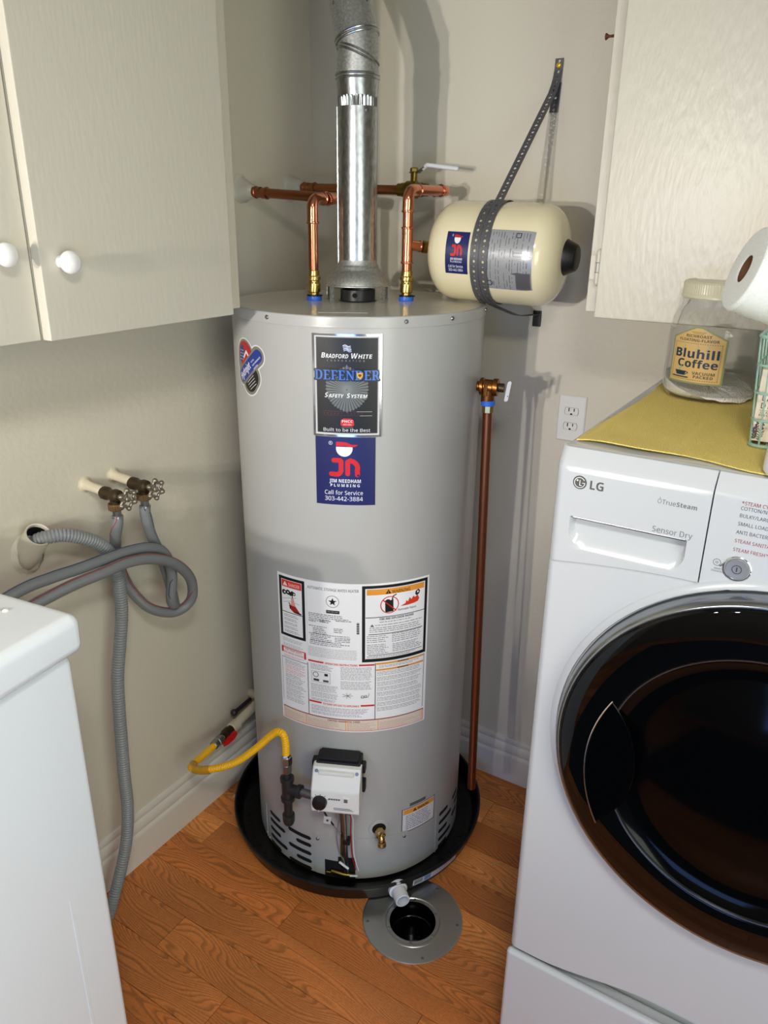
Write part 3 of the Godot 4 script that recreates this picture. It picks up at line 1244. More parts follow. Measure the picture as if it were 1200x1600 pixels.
			for i in n:
				var j := (i + 1) % n
				b.quad(Vector3(rim[i].x, rim[i].y, DF), Vector3(rim[j].x, rim[j].y, DF), inner[j], inner[i])
			for i in range(1, n - 1):
				b.tri(inner[0], inner[i], inner[i + 1])
		var pt := part(d, e[0], b, M.dryer_white, 32)
		if hole:
			b = mb()
			box(b, Vector3(1.0775, 1.2315, DF - 0.016), Vector3(1.236, 1.2344, DF - 0.0015), 0.001)
			part(pt, "grip_lip", b, M.steel)
			# emblem and words
			b = mb()
			lathe(b, [Vector2(0.0102, -0.0002), Vector2(0.0098, 0.0005), Vector2(0, 0.0006)], Vector3(1.0835, 1.2875, DF), Vector3.BACK, 40)
			var em := part(pt, "emblem", b, M.logo_grey)
			b = mb()
			var z := DF + 0.0006
			for q in [arc_poly(1.0835, 1.2875, 0.0080, 30, 360, 30)]:
				for i in 30:
					var u0: Vector2 = q[i] - Vector2(1.0835, 1.2875)
					var u1: Vector2 = q[i + 1] - Vector2(1.0835, 1.2875)
					var c0 := Vector2(1.0835, 1.2875)
					b.quad(Vector3(c0.x + u0.x * 0.88, c0.y + u0.y * 0.88, z + 0.0002), Vector3(c0.x + u0.x, c0.y + u0.y, z + 0.0002), Vector3(c0.x + u1.x, c0.y + u1.y, z + 0.0002), Vector3(c0.x + u1.x * 0.88, c0.y + u1.y * 0.88, z + 0.0002))
			box(b, Vector3(1.0832, 1.2835, z), Vector3(1.0842, 1.2915, z + 0.0003))
			box(b, Vector3(1.0832, 1.2830, z), Vector3(1.0868, 1.2840, z + 0.0003))
			box(b, Vector3(1.0870, 1.2870, z), Vector3(1.0915, 1.2878, z + 0.0003))
			lathe(b, [Vector2(0.0013, 0), Vector2(0.0013, 0.0002), Vector2(0, 0.0003)], Vector3(1.0800, 1.2905, z), Vector3.BACK, 12)
			part(em, "emblem_face", b, M.porcelain)
			words(pt, "LG", Vector3(1.0968, 1.2803, DF), 0.0128, M.logo_grey, bold)
			var tw := words(pt, "True", Vector3(1.1985, 1.2790, DF), 0.0064, M.grey_print, sans)
			words(pt, "Steam", Vector3(1.1985 + tw.mesh.get_aabb().size.x + 0.0012, 1.2790, DF), 0.0064, M.grey_print, bold)
			words(pt, "Sensor Dry", Vector3(1.1905, 1.2375, DF), 0.0078, M.grey_print, sans)
			b = mb()
			for i in 8:   # little steam ring before the words
				var a := TAU * i / 8
				var a2 := TAU * (i + 1) / 8
				tube(b, [Vector3(1.1952 + 0.0024 * cos(a), 1.2825 + 0.0030 * sin(a), DF + 0.0001), Vector3(1.1952 + 0.0024 * cos(a2), 1.2825 + 0.0030 * sin(a2), DF + 0.0001)], 0.0003, 6)
			tube(b, [Vector3(1.1952, 1.2855, DF + 0.0001), Vector3(1.1958, 1.287, DF + 0.0001), Vector3(1.195, 1.2885, DF + 0.0001)], 0.0003, 6)
			part(pt, "steam_mark", b, M.grey_print)
		else:
			var y := [1.2985, 1.2915, 1.2815, 1.270, 1.2585, 1.2462, 1.2338]
			var s := ["*STEAM CYCLE B", "COTTON/NORMAL", "BULKY/LARGE", "SMALL LOAD", "ANTI BACTERIAL", "STEAM SANITARY™", "STEAM FRESH™"]
			for i in 7:
				words(pt, s[i], Vector3(1.2955, y[i], DF), 0.0046, M.red_print if i in [0, 5, 6] else M.dark_print, sans)
			var c := Vector3(1.305, 1.2095, DF)
			b = mb()
			lathe(b, [Vector2(0.0178, -0.001), Vector2(0.0178, 0.0012), Vector2(0.0168, 0.0018), Vector2(0.0160, 0.0004), Vector2(0.0155, -0.0004)], c, Vector3.BACK, 48)
			var bt := part(pt, "power_button", b, M.chrome)
			b = mb()
			lathe(b, [Vector2(0.0152, -0.001), Vector2(0.0150, 0.0016), Vector2(0.0135, 0.0030), Vector2(0.0, 0.0022)], c, Vector3.BACK, 40)
			part(bt, "button_cap", b, mat(Color(0.56, 0.56, 0.565), 0.35, 0.3))
			b = mb()
			lathe(b, [Vector2(0.0062, 0.0028), Vector2(0.0062, 0.0031), Vector2(0.0054, 0.0031), Vector2(0.0054, 0.0026)], c, Vector3.BACK, 32)
			box(b, c + Vector3(-0.0006, -0.0032, 0.0024), c + Vector3(0.0006, 0.0032, 0.0032))
			part(bt, "power_mark", b, M.dark_print)
			b = mb()
			for r in [[0.0018, 0.0012], [0.0050, 0.0043]]:
				lathe(b, [Vector2(r[0], 0.0), Vector2(r[0], 0.0003), Vector2(r[1], 0.0003), Vector2(r[1], 0.0)], Vector3(1.2795, 1.213, DF), Vector3.BACK, 24)
			tube(b, [Vector3(1.2835, 1.2085, DF), Vector3(1.2860, 1.2105, DF), Vector3(1.2868, 1.2130, DF)], 0.0011, 6)
			part(pt, "sound_mark", b, M.grey_print)
			words(pt, "SMART", Vector3(1.2768, 1.2030, DF), 0.0022, M.grey_print, sans)
			words(pt, "DIAGNOSIS™", Vector3(1.2738, 1.1993, DF), 0.0022, M.grey_print, sans)
			b = mb()
			lathe(b, [Vector2(0.052, -0.001), Vector2(0.052, 0.004), Vector2(0.047, 0.007), Vector2(0.044, 0.024), Vector2(0.041, 0.027), Vector2(0, 0.027)], Vector3(1.422, 1.257, DF), Vector3.BACK, 64)
			part(pt, "dial", b, M.chrome)
	# the door
	var o := Vector3(DCX, DCY, DF)
	b = mb()
	lathe(b, [Vector2(0.2975, -0.006), Vector2(0.2972, 0.004), Vector2(0.2945, 0.020), Vector2(0.2915, 0.0275), Vector2(0.2875, 0.0305), Vector2(0.2845, 0.0300)], o, Vector3.BACK, 128)
	var dr := part(d, "door", b, M.door_ring, 50)
	b = mb()
	lathe(b, [Vector2(0.2850, 0.027), Vector2(0.2843, 0.0310), Vector2(0.2800, 0.0345), Vector2(0.26, 0.0375), Vector2(0.232, 0.0385), Vector2(0.2150, 0.0375), Vector2(0.2125, 0.0350), Vector2(0.2120, 0.030)], o, Vector3.BACK, 128)
	part(dr, "glass_ring", b, M.door_black, 50)
	b = mb()
	lathe(b, [Vector2(0.2135, 0.0335), Vector2(0.2128, 0.0365), Vector2(0.2112, 0.0362), Vector2(0.2105, 0.032)], o, Vector3.BACK, 128)
	part(dr, "trim_ring", b, M.steel, 50)
	b = mb()
	lathe(b, [Vector2(0.2115, 0.033), Vector2(0.203, 0.026), Vector2(0.190, 0.021), Vector2(0.172, 0.020), Vector2(0.150, 0.026), Vector2(0.10, 0.034), Vector2(0.05, 0.0375), Vector2(0, 0.0385)], o, Vector3.BACK, 128)
	part(dr, "window_bowl", b, M.door_dish, 60)
	# crescent grip at the left of the door
	b = mb()
	var lens := PackedVector2Array()
	lens.append_array(arc_poly(DCX - 0.004, 0.863, 0.2335, 151.5, 208.5, 24))
	lens.append_array(arc_poly(1.065, 0.863, 0.160, -44, 44, 24))
	prism(b, lens, Vector3(0, 0, DF + 0.030), Vector3.RIGHT, Vector3.UP, 0.0086, 0.001)
	var gr := part(dr, "grip", b, M.door_dish)
	b = mb()
	var arc := []
	for q in arc_poly(DCX - 0.004, 0.863, 0.2345, 151, 209, 32):
		arc.append(Vector3(q.x, q.y, DF + 0.0385))
	tube(b, arc, 0.0013, 8)
	part(gr, "grip_edge", b, M.chrome)


# ---------------------------------------------------------------- the water heater

func ring_shape(b: MB, a: float, y: float, r: float) -> void:   # a hex-ish screw head on the jacket
	var out := cyl(a, y, 1.0 + HR) - cyl(a, y, HR)
	lathe(b, [Vector2(0.0045, -0.001), Vector2(0.0045, 0.001), Vector2(0.003, 0.003), Vector2(0, 0.0034)], cyl(a, y, r), out.normalized(), 12)


func slot(b: MB, a0: float, a1: float, y: float, half: float, r: float) -> void:   # a long opening with round ends, bent round the jacket
	var ha := rad_to_deg(half / r)
	var top := PackedVector3Array()
	var bot := PackedVector3Array()
	var n := 16
	for i in n + 1:
		var a := lerpf(a0, a1, float(i) / n)
		var e := 1.0
		if a < a0 + ha:
			e = sqrt(maxf(0.0, 1.0 - pow((a0 + ha - a) / ha, 2)))
		elif a > a1 - ha:
			e = sqrt(maxf(0.0, 1.0 - pow((a - a1 + ha) / ha, 2)))
		top.append(cyl(a, y + half * maxf(e, 0.25), r))
		bot.append(cyl(a, y - half * maxf(e, 0.25), r))
	b.grid([top, bot])


func label_badge() -> ImageTexture:
	var w := 400
	var h := 620
	var p := Page.new(self, w, h, Color(0.035, 0.03, 0.03))
	p.frame(0, 0, w, h, 9, Color(0.80, 0.80, 0.81))
	p.frame(9, 9, w - 18, h - 18, 5, Color(0.30, 0.30, 0.31))
	# waving flag
	for i in 4:
		var pts := []
		for k in 9:
			pts.append(Vector2(178 + k * 5.4 + i * 2.0, 60 + i * 10 - 5.0 * sin(k * 0.75)))
		p.stroke(pts, 7.0, Color(0.62, 0.66, 0.80) if i % 2 else Color(0.78, 0.80, 0.88))
	var white := Color(0.93, 0.93, 0.94)
	p.text("B", 38, 136, 44, white, bold, {"slant": 0.18})
	p.text("RADFORD", 67, 136, 35, white, bold, {"slant": 0.18, "fit": 142})
	p.text("W", 222, 136, 44, white, bold, {"slant": 0.18})
	p.text("HITE", 266, 136, 35, white, bold, {"slant": 0.18, "fit": 88})
	p.text("CORPORATION", 200, 156, 15, Color(0.75, 0.75, 0.76), sans, {"mid": true, "space": 13.0})
	# shield with rays
	var sh := PackedVector2Array([Vector2(200, 180), Vector2(255, 212), Vector2(328, 212), Vector2(330, 330)])
	sh.append_array(PackedVector2Array([Vector2(316, 390), Vector2(282, 432), Vector2(240, 458), Vector2(200, 472), Vector2(160, 458), Vector2(118, 432), Vector2(84, 390), Vector2(70, 330), Vector2(72, 212), Vector2(145, 212)]))
	p.poly(sh, Color(0.30, 0.315, 0.31))
	for i in 40:
		var a := TAU * i / 40
		var c := Vector2(200, 330)
		for s in range(6, 190, 2):
			var q := c + Vector2(cos(a), sin(a)) * s
			if Geometry2D.is_point_in_polygon(q, sh):
				p.stroke([q, q + Vector2(cos(a), sin(a)) * 2.0], 3.0 + s * 0.02, Color(0.47, 0.49, 0.48))
	p.text("S", 58, 382, 40, white, bold, {"slant": 0.2})
	p.text("AFETY", 84, 382, 31, white, bold, {"slant": 0.2, "fit": 92})
	p.text("S", 196, 382, 40, white, bold, {"slant": 0.2})
	p.text("YSTEM", 222, 382, 31, white, bold, {"slant": 0.2, "fit": 104})
	p.rect(48, 468, 304, 3, Color(0.36, 0.12, 0.11))
	p.rect(260, 468, 96, 3, Color(0.75, 0.72, 0.7))
	p.rect(48, 494, 304, 3, Color(0.30, 0.10, 0.10))
	p.rect(280, 494, 76, 3, Color(0.7, 0.68, 0.66))
	p.text("ENERGY SAVER", 52, 489, 15, Color(0.42, 0.14, 0.13), bold, {"space": 12.5})
	p.poly(PackedVector2Array([Vector2(160, 526), Vector2(176, 514), Vector2(226, 514), Vector2(242, 526), Vector2(244, 556), Vector2(232, 566), Vector2(172, 566), Vector2(158, 556)]), Color(0.80, 0.16, 0.12))
	p.text("PHCC", 201, 541, 22, white, bold, {"mid": true, "fit": 72})
	p.text("NATL ASSN", 201, 557, 10, white, bold, {"mid": true})
	p.rect(164, 572, 74, 3, Color(0.5, 0.5, 0.5))
	p.text("Built to be the Best", 46, 600, 29, white, sans, {"fit": 300, "fat": 1.4})
	return p.texture()


func label_banner() -> ImageTexture:   # the blue lettering across the badge, cut out
	var p := Page.new(self, 440, 92, Color(0.03, 0.04, 0.10, 0.0))
	var o := {"fit": 414.0}
	var ink := Color(0.03, 0.04, 0.10, 1.0)
	for e in [Vector2(-7, 0), Vector2(7, 0), Vector2(0, -7), Vector2(0, 7), Vector2(-5, -5), Vector2(5, 5), Vector2(5, -5), Vector2(-5, 5), Vector2(8, 6)]:
		p.text("DEFENDER", 12 + e.x, 74 + e.y, 84, ink, serif, o)
	p.text("DEFENDER", 12, 74, 84, Color(0.20, 0.40, 0.76, 1.0), serif, o)
	p.text("DEFENDER", 12, 73, 84, Color(0.30, 0.52, 0.86, 1.0), serif, {"fit": 414.0, "fat": 0.5})
	p.poly(PackedVector2Array([Vector2(282, 24), Vector2(292, 29), Vector2(301, 22), Vector2(310, 29), Vector2(320, 24), Vector2(320, 46), Vector2(312, 60), Vector2(301, 67), Vector2(290, 60), Vector2(282, 46)]), Color(0.86, 0.66, 0.16, 1.0))
	p.poly(PackedVector2Array([Vector2(292, 36), Vector2(311, 36), Vector2(311, 46), Vector2(301, 54), Vector2(292, 46)]), Color(0.35, 0.22, 0.05, 1.0))
	return p.texture()


func label_service(w: int) -> ImageTexture:   # navy sticker of the plumbers
	var p := Page.new(self, 400, 475, Color(0.105, 0.125, 0.36))
	var white := Color(0.93, 0.93, 0.95)
	var red := Color(0.80, 0.12, 0.10)
	p.disc(103, 42, 13, white, 2.6)
	p.text("R", 97, 48, 17, white, bold)
	p.disc(194, 78, 55, white)
	p.poly(PackedVector2Array([Vector2(130, 18), Vector2(260, 18), Vector2(260, 66), Vector2(130, 66)]), Color(0.105, 0.125, 0.36))
	p.poly(PackedVector2Array([Vector2(139, 62), Vector2(140, 34), Vector2(150, 31), Vector2(205, 34), Vector2(226, 42), Vector2(240, 49), Vector2(284, 50), Vector2(278, 58), Vector2(258, 66), Vector2(240, 67), Vector2(200, 60)]), red)
	var j := [Vector2(124, 160), Vector2(166, 160)]
	for q in arc_poly(140, 226, 32, 0, 90, 8):
		j.append(q)
	j.insert(2, Vector2(172, 168))
	j.append(Vector2(106, 256))
	p.stroke(j, 33, red)
	var n := [Vector2(216, 252), Vector2(216, 170), Vector2(234, 160)]
	for q in arc_poly(232, 212, 50, -80, 20, 10):
		n.append(q)
	n.append(Vector2(281, 246))
	p.stroke(n, 33, red)
	p.disc(281, 258, 17, red)
	p.disc(285, 263, 8, Color(0.105, 0.125, 0.36))
	p.stroke([Vector2(285, 263), Vector2(302, 270)], 6, Color(0.105, 0.125, 0.36))
	p.text("JIM NEEDHAM", 200, 316, 34, white, bold, {"mid": true, "fit": 212})
	p.text("PLUMBING", 201, 345, 27, white, bold, {"mid": true, "space": 7.0, "fit": 212})
	p.text("Call for Service", 188, 402, 40, white, sans, {"mid": true, "fit": 262, "fat": 1.3})
	p.text("303-442-3884", 188, 446, 42, white, sans, {"mid": true, "fit": 260, "fat": 1.3})
	return p.texture()


func triangle_mark(p: Page, x: float, y: float, s: float, c: Color, inner: Color) -> void:
	p.poly(PackedVector2Array([Vector2(x, y - s), Vector2(x + s * 0.62, y), Vector2(x - s * 0.62, y)]), c)
	p.rect(x - s * 0.06, y - s * 0.62, s * 0.12, s * 0.34, inner)
	p.rect(x - s * 0.06, y - s * 0.2, s * 0.12, s * 0.11, inner)


func label_main() -> ImageTexture:   # the big white sheet of instructions
	var w := 896
	var h := 953
	var p := Page.new(self, w, h, Color(0.965, 0.965, 0.97))
	var ink := Color(0.06, 0.06, 0.07)
	var soft := Color(0.16, 0.16, 0.18, 0.75)
	var red := Color(0.80, 0.13, 0.11)
	var orange := Color(0.93, 0.62, 0.22)
	var paper := Color(0.965, 0.965, 0.97)
	# danger panel
	p.frame(12, 16, 172, 372, 17, ink)
	p.rect(32, 36, 132, 42, Color(0.88, 0.22, 0.14))
	triangle_mark(p, 56, 70, 26, paper, Color(0.88, 0.22, 0.14))
	p.text("DANGER", 78, 70, 27, paper, sans, {"fit": 76.0, "fat": 1.2})
	p.disc(48, 112, 15, ink); p.disc(75, 108, 15, ink); p.disc(92, 114, 12, ink); p.disc(104, 104, 9, ink); p.disc(115, 110, 11, ink)
	p.stroke([Vector2(46, 110), Vector2(112, 112)], 16, ink)
	p.disc(52, 112, 6, paper); p.disc(75, 108, 5, paper); p.disc(116, 111, 5, paper)
	p.stroke([Vector2(104, 116), Vector2(104, 138)], 6, ink)
	p.stroke([Vector2(36, 154), Vector2(90, 140), Vector2(128, 132)], 1.5, Color(0.5, 0.5, 0.5))
	p.stroke([Vector2(40, 176), Vector2(84, 160), Vector2(150, 168)], 1.5, Color(0.5, 0.5, 0.5))
	p.poly(PackedVector2Array([Vector2(96, 138), Vector2(112, 138), Vector2(124, 186), Vector2(92, 184)]), Color(0.92, 0.62, 0.60))
	p.poly(PackedVector2Array([Vector2(92, 184), Vector2(78, 186), Vector2(88, 208), Vector2(112, 226), Vector2(156, 226), Vector2(142, 208), Vector2(124, 186)]), Color(0.66, 0.13, 0.09))
	p.stroke([Vector2(80, 172), Vector2(92, 190), Vector2(86, 204)], 6, ink)
	p.stroke([Vector2(120, 222), Vector2(156, 226)], 9, ink)
	p.rect(28, 232, 140, 4, ink)
	for i in 5:
		p.lines(42, 248 + i * 25, 116, 2, 9.5, 3, soft, 20 + i, 0.3)
	p.lines(26, 404, 150, 3, 8, 2, soft, 31)
	p.lines(26, 438, 150, 5, 8, 2, soft, 32)
	# middle panel
	p.text("AUTOMATIC STORAGE WATER HEATER", 345, 50, 22, ink, sans, {"mid": true, "fit": 285.0, "fat": 0.8})
	p.disc(345, 112, 36, Color(0.35, 0.35, 0.36), 2.5)
	var star := PackedVector2Array()
	for i in 10:
		var a := -PI / 2 + TAU * i / 10
		star.append(Vector2(345, 114) + Vector2(cos(a), sin(a)) * (24.0 if i % 2 == 0 else 10.0))
	p.poly(star, ink)
	p.rect(309, 166, 74, 19, ink)
	p.lines(314, 172, 62, 1, 9, 5, Color(0.8, 0.8, 0.8, 0.9), 3, 0.0)
	for e in [[205, 196, 265, 3], [205, 228, 120, 2], [270, 232, 70, 2], [360, 226, 100, 1], [205, 246, 60, 1], [205, 274, 150, 1], [230, 286, 90, 4], [350, 276, 60, 3], [205, 322, 265, 1], [215, 332, 130, 4], [355, 334, 110, 3], [210, 366, 250, 3]]:
		p.lines(e[0], e[1], e[2], e[3], 10.5, 4.5, Color(0.2, 0.2, 0.22, 0.75), int(e[0]) + int(e[1]), 0.3)
	p.rect(476, 234, 14, 74, Color(0.45, 0.45, 0.46))
	for i in 16:
		p.rect(476, 236 + i * 4.6, 14, 2, ink if i % 3 else paper)
	p.lines(200, 410, 284, 9, 7.2, 2.4, Color(0.25, 0.25, 0.27, 0.7), 40, 0.05)
	p.rect(195, 52, 1, 420, Color(0.7, 0.7, 0.7))
	# warning panel
	p.frame(505, 12, 380, 472, 17, ink)
	p.rect(530, 34, 332, 35, orange)
	triangle_mark(p, 648, 66, 26, ink, orange)
	p.text("WARNING", 668, 66, 27, ink, sans, {"fit": 108.0, "fat": 1.3})
	p.poly(PackedVector2Array([Vector2(630, 108), Vector2(640, 100), Vector2(652, 100), Vector2(660, 108), Vector2(676, 100), Vector2(678, 176), Vector2(632, 178)]), ink)
	p.stroke([Vector2(670, 100), Vector2(676, 82), Vector2(692, 76)], 6, ink)
	p.disc(656, 134, 52, red, 5)
	p.stroke([Vector2(620, 104), Vector2(692, 172)], 6, red)
	p.poly(PackedVector2Array([Vector2(718, 152), Vector2(748, 138), Vector2(752, 122), Vector2(762, 132), Vector2(772, 108), Vector2(782, 122), Vector2(796, 104), Vector2(804, 114), Vector2(822, 104), Vector2(832, 126), Vector2(824, 142), Vector2(800, 148), Vector2(760, 152)]), Color(0.86, 0.25, 0.12))
	p.poly(PackedVector2Array([Vector2(808, 78), Vector2(826, 68), Vector2(836, 80), Vector2(830, 98), Vector2(816, 106), Vector2(806, 96)]), ink)
	p.disc(822, 84, 6, paper)
	p.text("Flammable Vapors", 702, 178, 17, ink, sans, {"fit": 112.0})
	p.rect(524, 203, 344, 4, ink)
	p.text("FIRE AND EXPLOSION HAZARD", 700, 224, 18, ink, bold, {"mid": true, "fit": 200.0})
	p.lines(600, 234, 190, 1, 12, 4, soft, 50, 0.0)
	triangle_mark(p, 560, 262, 16, ink, paper)
	p.lines(576, 252, 280, 1, 12, 4, soft, 51, 0.0)
	p.lines(545, 268, 312, 3, 12, 4, soft, 52, 0.1)
	p.rect(540, 308, 318, 4, ink)
	p.lines(532, 320, 122, 4, 12, 4, soft, 53)
	p.lines(672, 314, 186, 5, 12, 4, soft, 54)
	p.lines(532, 374, 130, 6, 11, 4, soft, 55)
	p.lines(676, 380, 180, 5, 11, 4, soft, 56)
	p.rect(540, 440, 318, 3, ink)
	p.lines(532, 447, 320, 2, 8, 3, soft, 57)
	p.rect(524, 464, 344, 3, ink)
	# lower left
	p.rect(12, 462, 170, 5, red)
	p.rect(12, 462, 14, 40, red)
	p.rect(170, 468, 12, 40, red)
	p.text("FOR YOUR SAFETY", 98, 484, 17, red, sans, {"mid": true, "fit": 120.0})
	p.text("READ BEFORE OPERATING", 98, 502, 15, red, sans, {"mid": true, "fit": 136.0})
	p.rect(12, 532, 176, 3, ink)
	p.lines(30, 514, 140, 2, 8, 3, Color(0.8, 0.2, 0.2, 0.7), 60)
	for i in 9:
		p.lines(36, 546 + i * 31, 140, 3, 9.5, 3, Color(0.75, 0.15, 0.15, 0.8) if i in [1, 2] else soft, 61 + i, 0.3)
	p.rect(12, 535, 2, 290, Color(0.3, 0.3, 0.32))
	p.rect(190, 520, 4, 350, ink)
	# operating instructions
	p.rect(196, 498, 92, 10, red)
	p.rect(488, 498, 88, 10, red)
	p.text("OPERATING INSTRUCTIONS", 388, 511, 17, red, bold, {"mid": true, "fit": 186.0})
	p.lines(210, 522, 136, 4, 9.5, 3, soft, 80)
	p.frame(214, 566, 112, 72, 2, Color(0.55, 0.55, 0.56))
	p.disc(240, 588, 17, ink, 3.0)
	p.rect(292, 574, 20, 16, ink)
	p.rect(226, 616, 34, 14, Color(0.2, 0.2, 0.2))
	p.rect(284, 616, 32, 14, Color(0.3, 0.3, 0.3))
	p.lines(385, 520, 180, 9, 9.5, 3, soft, 81, 0.1)
	p.lines(385, 612, 180, 6, 9.5, 3, soft, 82, 0.1)
	p.lines(210, 652, 165, 5, 9.5, 3, soft, 83, 0.1)
	p.lines(210, 704, 165, 4, 9.5, 3, soft, 84, 0.1)
	p.lines(210, 746, 150, 2, 9.5, 3, soft, 85, 0.1)
	for i in 7:
		p.stroke([Vector2(424, 706), Vector2(424 + 30 * cos(i * 0.9), 706 + 18 * sin(i * 0.9))], 2, ink)
	p.stroke([Vector2(500, 720), Vector2(540, 714), Vector2(546, 690)], 2, ink)
	p.disc(508, 712, 9, ink, 3.0); p.disc(526, 708, 8, ink, 3.0)
	p.rect(196, 766, 76, 11, red)
	p.rect(498, 766, 78, 11, red)
	p.text("TO TURN OFF GAS TO APPLIANCE", 385, 781, 17, red, bold, {"mid": true, "fit": 210.0})
	p.lines(208, 796, 360, 4, 9.5, 3, soft, 86, 0.15)
	p.lines(208, 836, 300, 2, 9.5, 3, soft, 87, 0.15)
	p.rect(578, 492, 4, 378, ink)
	# lower right
	p.rect(584, 494, 290, 11, orange)
	p.text("WARNING", 742, 505, 14, ink, bold, {"mid": true})
	p.lines(600, 512, 250, 2, 9, 3, soft, 90)
	p.rect(584, 534, 290, 11, orange)
	p.text("WARNING", 742, 545, 14, ink, bold, {"mid": true})
	for i in 8:
		p.lines(590, 553 + i * 34, 280, 3, 9.5, 3, soft, 91 + i, 0.15)
	p.rect(876, 492, 3, 360, ink)
	# maintenance chart along the bottom, red and orange on cream
	p.rect(10, 868, w - 20, 78, Color(0.90, 0.84, 0.78))
	p.frame(10, 866, w - 20, 80, 3, red)
	p.rect(10, 868, w - 20, 4, Color(0.35, 0.1, 0.12))
	p.text("CONTROL DIAGNOSTIC CODES", 400, 888, 14, Color(0.45, 0.1, 0.15), bold, {"mid": true, "fit": 190.0})
	for e in [10, 170, 410, 424, 596, 872]:
		p.rect(e, 874, 4, 70, orange)
	for i in 7:
		for e in [[20, 145], [180, 225], [432, 160], [606, 262]]:
			p.lines(e[0], 892 + i * 7.5, e[1], 1, 8, 2, Color(0.62, 0.34, 0.26, 0.7), 120 + i + int(e[0]), 0.4)
	return p.texture()


func label_jet() -> ImageTexture:   # two-lobed sticker, blue bar across it
	var w := 360
	var h := 400
	var p := Page.new(self, w, h, Color(0.85, 0.85, 0.85, 0.0))
	for e in [[21.0, Color(0.88, 0.88, 0.88, 1)], [7.0, Color(0.50, 0.48, 0.44, 1)]]:
		p.stroke([Vector2(122, 118), Vector2(112, 176)], 190 + e[0] * 1.4, e[1])
		p.stroke([Vector2(82, 258), Vector2(262, 110)], 118 + e[0] * 1.4, e[1])
		p.stroke([Vector2(196, 250), Vector2(168, 286)], 168 + e[0] * 1.4, e[1])
	p.disc(122, 118, 86, Color(0.70, 0.10, 0.12, 1))
	p.stroke([Vector2(70, 140), Vector2(82, 92)], 60, Color(0.14, 0.22, 0.50, 1))
	for i in 12:
		p.disc(54 + (i % 3) * 20, 96 + (i / 3) * 20, 4, Color(0.9, 0.9, 0.92, 1))
	p.stroke([Vector2(106, 138), Vector2(140, 96), Vector2(160, 116)], 15, Color(0.9, 0.9, 0.9, 1))
	p.stroke([Vector2(196, 254), Vector2(172, 286)], 140, Color(0.05, 0.05, 0.055, 1))
	p.stroke([Vector2(76, 268), Vector2(268, 108)], 112, Color(0.50, 0.48, 0.44, 1))
	p.stroke([Vector2(76, 264), Vector2(266, 108)], 86, Color(0.12, 0.22, 0.55, 1))
	var white := Color(0.93, 0.93, 0.95, 1)
	p.text("Hydrojet", 62, 300, 66, white, bold, {"turn": -39.5, "fit": 168.0, "slant": 0.12, "fat": 1.4})
	for i in 3:
		p.text(["TOTAL", "PERFORMANCE", "SYSTEM"][i], 196 + i * 15, 164 + i * 19, 15, white, bold, {"turn": -39.5})
	for i in 4:
		p.stroke([Vector2(140 + i * 12, 300 + i * 13), Vector2(214 + i * 9, 240 + i * 17)], 4, Color(0.85, 0.85, 0.85, 1))
	return p.texture()


func label_small_warning() -> ImageTexture:
	var p := Page.new(self, 300, 220, Color(0.88, 0.88, 0.89))
	p.frame(0, 0, 300, 220, 6, Color(0.07, 0.07, 0.08))
	p.rect(12, 12, 276, 42, Color(0.93, 0.62, 0.25))
	triangle_mark(p, 108, 48, 28, Color(0.05, 0.05, 0.05), Color(0.93, 0.62, 0.25))
	p.text("WARNING", 132, 47, 30, Color(0.05, 0.05, 0.05), bold, {"fit": 104.0})
	p.lines(34, 68, 240, 8, 17, 7, Color(0.2, 0.2, 0.35, 0.7), 4, 0.2)
	return p.texture()


